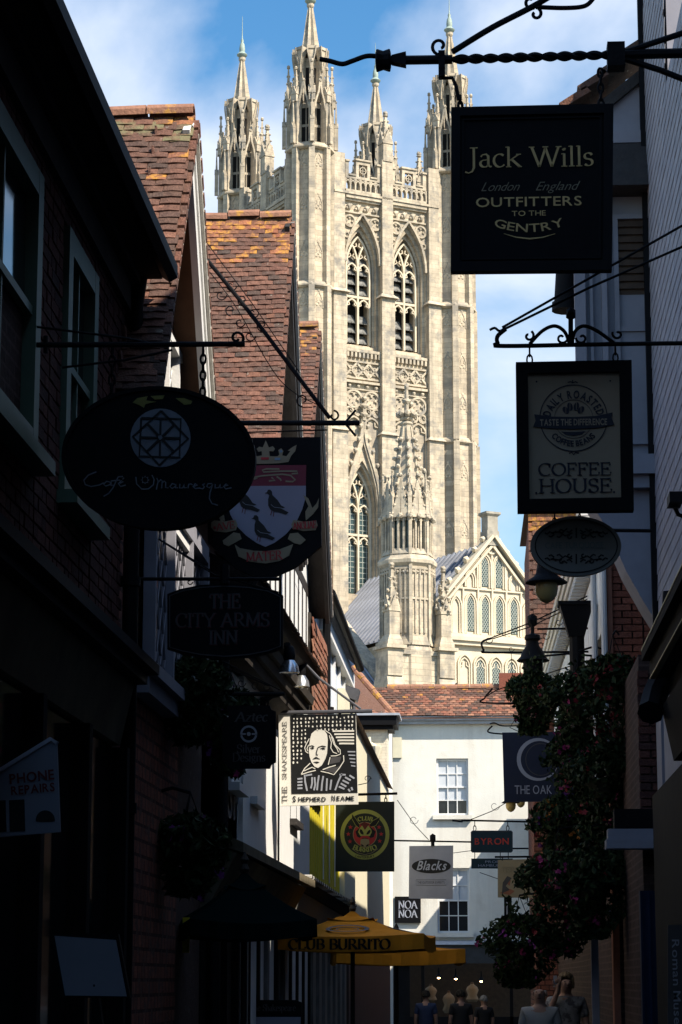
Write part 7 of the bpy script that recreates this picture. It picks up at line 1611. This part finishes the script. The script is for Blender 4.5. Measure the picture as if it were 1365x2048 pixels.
# ================================================================== PARASOLS
mat('parasol_orange', (0.66, 0.25, 0.02), 0.9, 0.14, 3, 0.3, 6, spec=0.1)
mat('parasol_green', (0.005, 0.012, 0.012), 1.0, 0.1, 4, spec=0.0)
mat('pole_dark', (0.03, 0.025, 0.02), 0.5, 0.2, 6)
def parasol(label, x, y, half, ztop, zedge, drop, m, rz, txt=None, group=None):
    t = thing('parasol', label, 'parasol', (x, y, 0), R(rz), group)
    n = 4; cs = [(-1, -1), (1, -1), (1, 1), (-1, 1)]
    def sheet(r0, z0, r1, z1, nm):
        mb = MB(); N = 8
        for k in range(4):
            a, b = Vector(cs[k]), Vector(cs[(k + 1) % 4])
            for i in range(N):
                for j in range(4):
                    def pt(i, j):
                        f = i / N; g = j / 4; e = a.lerp(b, f); r = r0 + (r1 - r0) * g; z = z0 + (z1 - z0) * g - .05 * half * math.sin(math.pi * g) * 1.0 - math.sin(math.pi * f) * .035 * g
                        return (e.x * r, e.y * r, z)
                    mb.poly([pt(i, j), pt(i + 1, j), pt(i + 1, j + 1), pt(i, j + 1)])
        return mb.build(nm, m, t, local=True, smooth=True)
    sheet(.16 * half, ztop - (ztop - zedge) * .13, half, zedge, 'canopy')
    sheet(0.02, ztop + .03, .3 * half, ztop - (ztop - zedge) * .2, 'vent_cap')
    mb = MB()
    for k in range(4):
        a, b = Vector(cs[k]) * half, Vector(cs[(k + 1) % 4]) * half; N = 14
        for i in range(N):
            e0, e1 = a.lerp(b, i / N), a.lerp(b, (i + 1) / N); w0, w1 = .02 * math.sin(i * 2.1), .02 * math.sin((i + 1) * 2.1); d0 = .035 * math.sin(math.pi * i / N); d1 = .035 * math.sin(math.pi * (i + 1) / N); nrm = Vector((b.y - a.y, a.x - b.x)).normalized()
            mb.poly([(e0.x, e0.y, zedge - d0), (e1.x, e1.y, zedge - d1), (e1.x + nrm.x * w1, e1.y + nrm.y * w1, zedge - drop - d1), (e0.x + nrm.x * w0, e0.y + nrm.y * w0, zedge - drop - d0)])
    mb.build('valance', m, t, local=True, smooth=True)
    MB().tube([(0, 0, 0), (0, 0, ztop)], .025, 8).build('pole', 'pole_dark', t, local=True)
    for k in range(4): MB().tube([(0, 0, ztop - .06), (cs[k][0] * half * .98, cs[k][1] * half * .98, zedge - .02)], .01, 5).build('rib', 'pole_dark', t, local=True)
    MB().lathe([(.03, 0), (.04, .03), (.02, .07), (.035, .1), (.005, .16)], (0, 0, ztop + .03), 8).build('finial', 'pole_dark', t, local=True)
    MB().lathe([(.28, 0), (.28, .06), (.06, .1)], (0, 0, 0), 14).build('base', 'iron', t, local=True)
    if txt:
        mb = MB(); put_text(mb, txt, lambda a, b: (a, b), half * 1.28, .105, 'serif', .28); 
        mb.v = [Vector((v.x - half * .06, -half - .022, v.z + zedge - .165)) for v in mb.v]; mb.build('lettering', 'print_black', t, local=True)
        mb = MB(); N = 20
        for ra, rb, w in ((.24, .1, .05), (.13, .05, .035)):
            for i in range(N):
                q0, q1 = 2 * math.pi * i / N, 2 * math.pi * (i + 1) / N
                def pe(q, s):
                    x_ = math.cos(q) * ra * s; g = .62 - math.sin(q) * rb * s * 1.6
                    z = (ztop - (ztop - zedge) * .13) + (zedge - ztop + (ztop - zedge) * .13) * ((g - .16) / .84) - .05 * half * math.sin(math.pi * max(0, (g - .16) / .84)) - .035 * (g - .16)
                    return (x_, -half * g, z + .025)
                mb.poly([pe(q0, 1), pe(q1, 1), pe(q1, 1 - w * 4), pe(q0, 1 - w * 4)])
        mb.build('emblem', 'print_dim', t, local=True)
parasol('orange parasol with black lettering on its front edge', -1.46, 27.0, .86, 2.32, 2.09, .16, 'parasol_orange', -3, 'CLUB BURRITO', 'orange parasols outside the yellow house')
parasol('second orange parasol half hidden behind the lettered one', -1.12, 31.0, .8, 2.12, 1.98, .17, 'parasol_orange', 6, None, 'orange parasols outside the yellow house')
parasol('dark green parasol in the shade before the pub', -1.80, 18.2, .47, 2.36, 2.04, .12, 'parasol_green', 14)
# ================================================================== FLOWERS
mat('leaf_dark', (0.035, 0.07, 0.022), 0.6, 0.4, 20, cols=[(0.014, 0.026, 0.009), (0.025, 0.042, 0.013), (0.010, 0.02, 0.008), (0.034, 0.052, 0.015)], spec=0.1)
for nm, c in (('petal_red', (0.25, 0.012, 0.02)), ('petal_pink', (0.30, 0.018, 0.10)), ('petal_purple', (0.20, 0.03, 0.20)), ('petal_white', (0.6, 0.58, 0.52)), ('petal_orange', (0.6, 0.2, 0.03))): mat(nm, c, 0.6, 0.2, 12)
mat('basket_moss', (0.05, 0.05, 0.03), 0.95, 0.4, 20)
def basket(label, c, r, trail, nleaf, petals, nflower, wide=1.0, spiky=0):
    c = Vector(c); t = thing('hanging_basket', label, 'plant', c - Vector((0, 0, trail)), 0, 'hanging flower baskets')
    rel = Vector((0, 0, trail))
    mb = MB(); mb.lathe([(r * .1, -r * .5), (r * .35, -r * .42), (r * .52, -r * .1), (r * .55, 0)], tuple(rel), 12); mb.build('basket', 'basket_moss', t, local=True)
    mb = MB()
    for k in range(3):
        q = k * 2.09; mb.tube([rel + Vector((math.cos(q) * r * .5, math.sin(q) * r * .5, 0)), rel + Vector((0, 0, r * 1.3))], .006, 4)
    mb.build('chain', 'iron', t, local=True)
    wx = (1.44 if c.x > 0 else -2.3) - c.x
    MB().tube([rel + Vector((0, 0, r * 1.3)), rel + Vector((wx * .5, 0, r * 1.42)), rel + Vector((wx, 0, r * 1.3))], .012, 6).build('arm', 'iron', t, local=True)
    def point():
        while True:
            q = uni(0, 6.283); v = random.random()
            if v < .5:
                a = uni(-.2, 1.45); rr = r * uni(.55, 1.05); p = Vector((math.cos(q) * math.cos(a) * rr * wide, math.sin(q) * math.cos(a) * rr, math.sin(a) * rr * .75))
            else:
                f = random.random() ** .8; lump = .75 + .25 * math.sin(q * 3 + f * 4); rr = r * (1.0 - .55 * f * f) * uni(.6, 1.05) * lump; p = Vector((math.cos(q) * rr * wide, math.sin(q) * rr, -f * trail))
            return rel + p
    mb = MB()
    for i in range(int(nleaf * 1.7)):
        p = point(); s = uni(.018, .034) if random.random() < .7 else uni(.035, .062); n = Vector((uni(-1, 1), uni(-1, 1), uni(-.4, 1))).normalized(); a = n.orthogonal().normalized(); b = n.cross(a); q = uni(0, 6.28); a, b = a * math.cos(q) + b * math.sin(q), b * math.cos(q) - a * math.sin(q)
        mb.mesh([p - a * s, p + b * s * .5, p + a * s * 1.1 + n * s * .3, p - b * s * .5], [(0, 1, 2, 3)])
    for i in range(spiky):
        q = uni(0, 6.28); d = Vector((math.cos(q) * .35, math.sin(q) * .35, 1)).normalized(); L_ = uni(.2, .42)
        for j in range(6):
            p = rel + d * (r * .4 + L_ * j / 5); s = .03; w = Vector((uni(-1, 1), uni(-1, 1), uni(-.3, .6))).normalized()
            mb.mesh([p, p + w * s * 1.5 + d * s, p + w * s * 2.6, p + w * s * 1.5 - d * s * .6], [(0, 1, 2, 3)])
    mb.build('foliage', 'leaf_dark', t, local=True, kind='stuff')
    for k, pm in enumerate(petals):
        mb = MB()
        for i in range(nflower // len(petals)):
            if i % 6 == 0: cl_ = point()
            p = cl_ + Vector((uni(-1, 1), uni(-1, 1), uni(-1, 1))) * .05; s = uni(.018, .034); n = Vector((uni(-1, 1), uni(-1.4, .3), uni(-.2, 1))).normalized(); a = n.orthogonal().normalized(); b = n.cross(a)
            for j in range(5):
                q = j * 1.2566; d = a * math.cos(q) + b * math.sin(q); e = b * math.cos(q) - a * math.sin(q)
                mb.mesh([p, p + d * s * .6 + e * s * .42, p + d * s * 1.15 + n * s * .15, p + d * s * .6 - e * s * .42], [(0, 1, 2, 3)])
        mb.build('blossom', pm, t, local=True, kind='stuff')
RP, PK, PU, WH, OR = 'petal_red', 'petal_pink', 'petal_purple', 'petal_white', 'petal_orange'
FB = [('hanging basket of dark trailing leaves highest on the right, before the cathedral', (1066, 1385), 28.5, .29, .5, 1500, [PK], 40, 1.0, 8),
 ('hanging basket with red blossoms beside the rainwater pipe', (1160, 1400), 27.0, .38, .7, 1800, [RP, PK], 150, 1.1, 4),
 ('hanging basket with red blossoms nearest the brick wall', (1228, 1370), 25.0, .36, .9, 1900, [RP], 170, 1.0, 0),
 ('dense trailing basket below the hooked arms, left of the drainpipe', (1165, 1520), 27.6, .38, .9, 2300, [PK, RP], 150, 1.1, 0),
 ('dense trailing basket against the dark shop wall, mid height', (1215, 1560), 25.6, .42, 1.0, 2300, [RP, PK], 110, 1.05, 0),
 ('trailing basket beside the navy sign with orange and red blossoms', (1135, 1650), 27.2, .38, .8, 2300, [RP, OR, PU], 190, 1.05, 4),
 ('broad trailing basket with magenta blossoms below the tan sign', (1118, 1765), 26.8, .40, .8, 2500, [PK, RP], 260, 1.1, 0),
 ('trailing basket above the porch lintel', (1185, 1760), 25.4, .38, .6, 2000, [RP, PK], 120, 1.0, 0),
 ('low basket with magenta streak and spiky stems, lowest on the right', (1040, 1885), 30.5, .40, .55, 2200, [PK, PU], 170, 1.15, 14),
 ('purple flowered basket beside the notched shop sign', (462, 1425), 19.0, .24, .5, 1300, [PU, PK], 150, 1.0, 0),
 ('dark leafy basket under the inn sign on the left', (385, 1375), 17.0, .28, .4, 1300, [WH], 24, 1.0, 0),
 ('shaded basket with a few purple blossoms above the green parasol', (380, 1690), 16.8, .28, .35, 1200, [PU], 40, 1.0, 0)]
for (lab, (px, py), Y, r, tr_, nl, pet, nf, wd, sp_) in FB: basket(lab, at(px, py, Y=Y), r * (1.12 if px > 800 else 1), tr_, nl, pet, nf, wd, sp_)
# ================================================================== PEOPLE
mat('skin', (0.42, 0.24, 0.17), 0.55, 0.08, 8); mat('shirt_pale', (0.38, 0.36, 0.33), 0.8, 0.12, 8); mat('top_print', (0.30, 0.28, 0.26), 0.8, 0.4, 14, blotch=(0.10, 0.09, 0.09), bl_scale=9, bl_lo=0.5, bl_hi=0.56)
mat('trousers', (0.05, 0.055, 0.07), 0.85, 0.15, 8); mat('hair_grey', (0.30, 0.29, 0.27), 0.7, 0.2, 20); mat('hair_blond', (0.25, 0.17, 0.09), 0.6, 0.25, 24); mat('hair_dark', (0.03, 0.025, 0.02), 0.6, 0.2, 20); mat('shirt_navy', (0.03, 0.045, 0.10), 0.8, 0.12, 8); mat('shirt_black', (0.02, 0.02, 0.022), 0.8, 0.12, 8)
def skin_mesh(verts, edges, radii, root=0, sub=2):
    me = bpy.data.meshes.new('skel'); me.from_pydata(verts, edges, []); ob = bpy.data.objects.new('skel', me); TMP.collection.objects.link(ob)
    ob.modifiers.new('skin', 'SKIN'); s = ob.modifiers.new('sub', 'SUBSURF'); s.levels = sub; s.render_levels = sub
    for i, r in enumerate(radii):
        sv_ = me.skin_vertices[0].data[i]; sv_.radius = r if isinstance(r, tuple) else (r, r); sv_.use_root = (i == root)
    TMP.view_layers[0].update(); dg = TMP.view_layers[0].depsgraph; out = bpy.data.meshes.new_from_object(ob.evaluated_get(dg)); bpy.data.objects.remove(ob)
    for p in out.polygons: p.use_smooth = True
    return out
def add_mesh(name, me, m, parent):
    me.materials.clear(); me.materials.append(M_[m]); o = bpy.data.objects.new(name, me); COL.objects.link(o); o.parent = parent; W[o] = W[parent]; return o
def person(label, x, y, h, rz, arms, top, bottom, hair, hairlen=0.0, bald=False):
    """arms: two lists of (elbow, wrist, finger direction) offsets, in units of height, x to the figure's left; figure faces -y"""
    t = thing('person', label, 'person', (x, y, 0), R(rz), 'people in the lane'); S_ = h
    V = [(0, 0, .53), (0, 0, .62), (0, .0, .72), (0, .005, .80), (0, 0, .86), (0, -.012, .91), (0, -.012, .965)]
    Rr = [(.095, .065), (.085, .06), (.1, .065), (.075, .05), (.033, .033), (.046, .056), (.043, .05)]
    E_ = [(0, 1), (1, 2), (2, 3), (3, 4), (4, 5), (5, 6)]
    for s in (-1, 1):
        i = len(V); V += [(s * .055, 0, .50), (s * .06, -.005, .28), (s * .062, .008, .055), (s * .066, -.075, .018)]; Rr += [.062, .042, .03, .024]; E_ += [(0, i), (i, i + 1), (i + 1, i + 2), (i + 2, i + 3)]
    for s, (el, wr, fd) in zip((-1, 1), arms):
        i = len(V); V += [(s * .105, .005, .80), el, wr, tuple(Vector(wr) + Vector(fd) * .05)]; Rr += [.038, .027, .018, (.024, .014)]; E_ += [(3, i), (i, i + 1), (i + 1, i + 2), (i + 2, i + 3)]
    nh = len(V)
    body = skin_mesh([tuple(c * S_ for c in v) for v in V], E_, [tuple(c * S_ for c in r) if isinstance(r, tuple) else r * S_ for r in Rr])
    bm = bmesh.new(); bm.from_mesh(body)
    fx = MB()
    fx.blob((0, -.066 * S_, .925 * S_), (.010 * S_, .016 * S_, .014 * S_))
    for s in (-1, 1): fx.blob((s * .046 * S_, -.01 * S_, .93 * S_), (.008 * S_, .014 * S_, .02 * S_))
    # fingers
    for s, (el, wr, fd) in zip((-1, 1), arms):
        base = (Vector(wr) + Vector(fd) * .05) * S_; d = Vector(fd).normalized(); side = d.cross(Vector((0, 1, 0)));
        if side.length < .1: side = Vector((1, 0, 0))
        side.normalize(); bend = d.cross(side)
        for k in range(4):
            o_ = side * (k - 1.5) * .011 * S_; L_ = (.04, .046, .043, .034)[k] * S_
            fx.tube([base + o_, base + o_ + d * L_ * .6, base + o_ + d * L_ - bend * L_ * .35], [.0055 * S_, .005 * S_, .004 * S_], 6)
        fx.tube([base - d * .02 * S_ + side * .018 * S_, base + side * .034 * S_, base + side * .036 * S_ + d * .02 * S_], [.006 * S_, .0055 * S_, .0045 * S_], 6)
    n = len(bm.verts); vs = [bm.verts.new(v) for v in fx.v]
    for f in fx.f:
        try: bm.faces.new([vs[i] for i in f])
        except ValueError: pass
    bm.to_mesh(body); bm.free()
    add_mesh('body', body, 'skin', t)
    # clothes
    Vt = [(0, 0, .50), (0, 0, .62), (0, 0, .72), (0, .005, .80), (0, .002, .838)]; Rt = [(.112, .08), (.1, .074), (.112, .078), (.088, .062), (.045, .042)]; Et = [(0, 1), (1, 2), (2, 3), (3, 4)]
    for s, (el, wr, fd) in zip((-1, 1), arms):
        i = len(Vt); sh_ = Vector((s * .105, .005, .80)); Vt += [tuple(sh_), tuple(sh_.lerp(Vector(el), .75))]; Rt += [.048, .04]; Et += [(3, i), (i, i + 1)]
    add_mesh('top', skin_mesh([tuple(c * S_ for c in v) for v in Vt], Et, [tuple(c * S_ for c in r) if isinstance(r, tuple) else r * S_ for r in Rt]), top, t)
    Vb = [(0, 0, .54), (0, 0, .50)]; Rb = [(.108, .078), (.1, .075)]; Eb = [(0, 1)]
    for s in (-1, 1): i = len(Vb); Vb += [(s * .056, 0, .47), (s * .06, -.004, .28), (s * .062, .006, .06)]; Rb += [.07, .052, .042]; Eb += [(1, i), (i, i + 1), (i + 1, i + 2)]
    add_mesh('trousers', skin_mesh([tuple(c * S_ for c in v) for v in Vb], Eb, [tuple(c * S_ for c in r) if isinstance(r, tuple) else r * S_ for r in Rb]), bottom, t)
    mb = MB()
    if bald:
        for s in (-1, 1):
            for k in range(12): mb.blob((s * uni(.036, .043) * S_, uni(.0, .045) * S_, uni(.912, .945) * S_), uni(.008, .012) * S_)
        for k in range(10): mb.blob((uni(-.036, .036) * S_, uni(.036, .046) * S_, uni(.912, .95) * S_), uni(.008, .013) * S_)
    else:
        for k in range(190):
            q = uni(0, 6.28); a = uni(-.15 - hairlen * 4, 1.5); rr = .050 * S_
            if math.sin(q) < -.45 and a < .75: continue
            p = Vector((math.cos(q) * math.cos(max(a, 0)) * rr, math.sin(q) * math.cos(max(a, 0)) * rr * 1.1, (math.sin(a) if a > 0 else a * 1.2) * rr)) + Vector((0, 0, .945 * S_))
            mb.blob(p, (uni(.010, .016) * S_, uni(.010, .016) * S_, uni(.014, .024) * S_))
    mb.build('hair', hair, t, local=True, smooth=True)
    mb = MB()
    for s in (-1, 1): mb.blob((s * .019 * S_, -.062 * S_, .942 * S_), (.008 * S_, .004 * S_, .004 * S_))
    mb.build('eyes', 'print_black', t, local=True)
    mb = MB(); mb.blob((0, -.062 * S_, .898 * S_), (.017 * S_, .006 * S_, .004 * S_)); mb.build('mouth', 'print_dark_red', t, local=True)
    for s in (-1, 1): MB().lathe([(.03 * S_, 0), (.034 * S_, .012 * S_), (.022 * S_, .035 * S_)], (s * .064 * S_, -.03 * S_, 0), 10, 0, 1, 1.7).build('shoe', 'shirt_black', t, local=True)
    return t
DN = ((-.135, .01, .64), (-.14, -.03, .50), (0, 0, -1)); DNR = ((.135, .01, .64), (.14, -.03, .50), (0, 0, -1))
UP = ((-.15, -.05, .68), (-.075, -.11, .88), (0, -.1, 1))
c = at(1132, 1952, Y=29.0); wom = person('woman in a printed top with a phone raised to her ear', c.x, 29.0, 1.68, 8, (UP, ((.14, -.02, .64), (.06, -.13, .60), (-1, -.4, 0))), 'top_print', 'trousers', 'hair_blond', .12)
ph = thing('mobile_phone', 'small white phone held to the woman\'s ear', 'phone', (c.x - .13, 28.82, 1.52)); MB().box(-.02, .02, -.03, .03, 0, .13).build('case', 'sign_white', ph, local=True)
c = at(1080, 1985, Y=27.5); person('grey haired balding man in a pale shirt beside the woman', c.x, 27.5, 1.56, -6, (DN, DNR), 'shirt_pale', 'trousers', 'hair_grey', 0, True)
for k, (px, Y, h, tp, hr, lab) in enumerate(((852, 46, 1.40, 'shirt_navy', 'hair_dark', 'dark haired person in navy top before the end shop'), (922, 44, 1.42, 'shirt_black', 'hair_dark', 'person in black seen from behind before the end shop'), (968, 47, 1.30, 'shirt_black', 'hair_grey', 'grey haired short person before the end shop'))):
    c = at(px, 2000, Y=Y); person(lab, c.x, Y, h, 180 + 10 * k, (DN, DNR), tp, 'trousers', hr, .02)

bpy.data.scenes.remove(TMP)
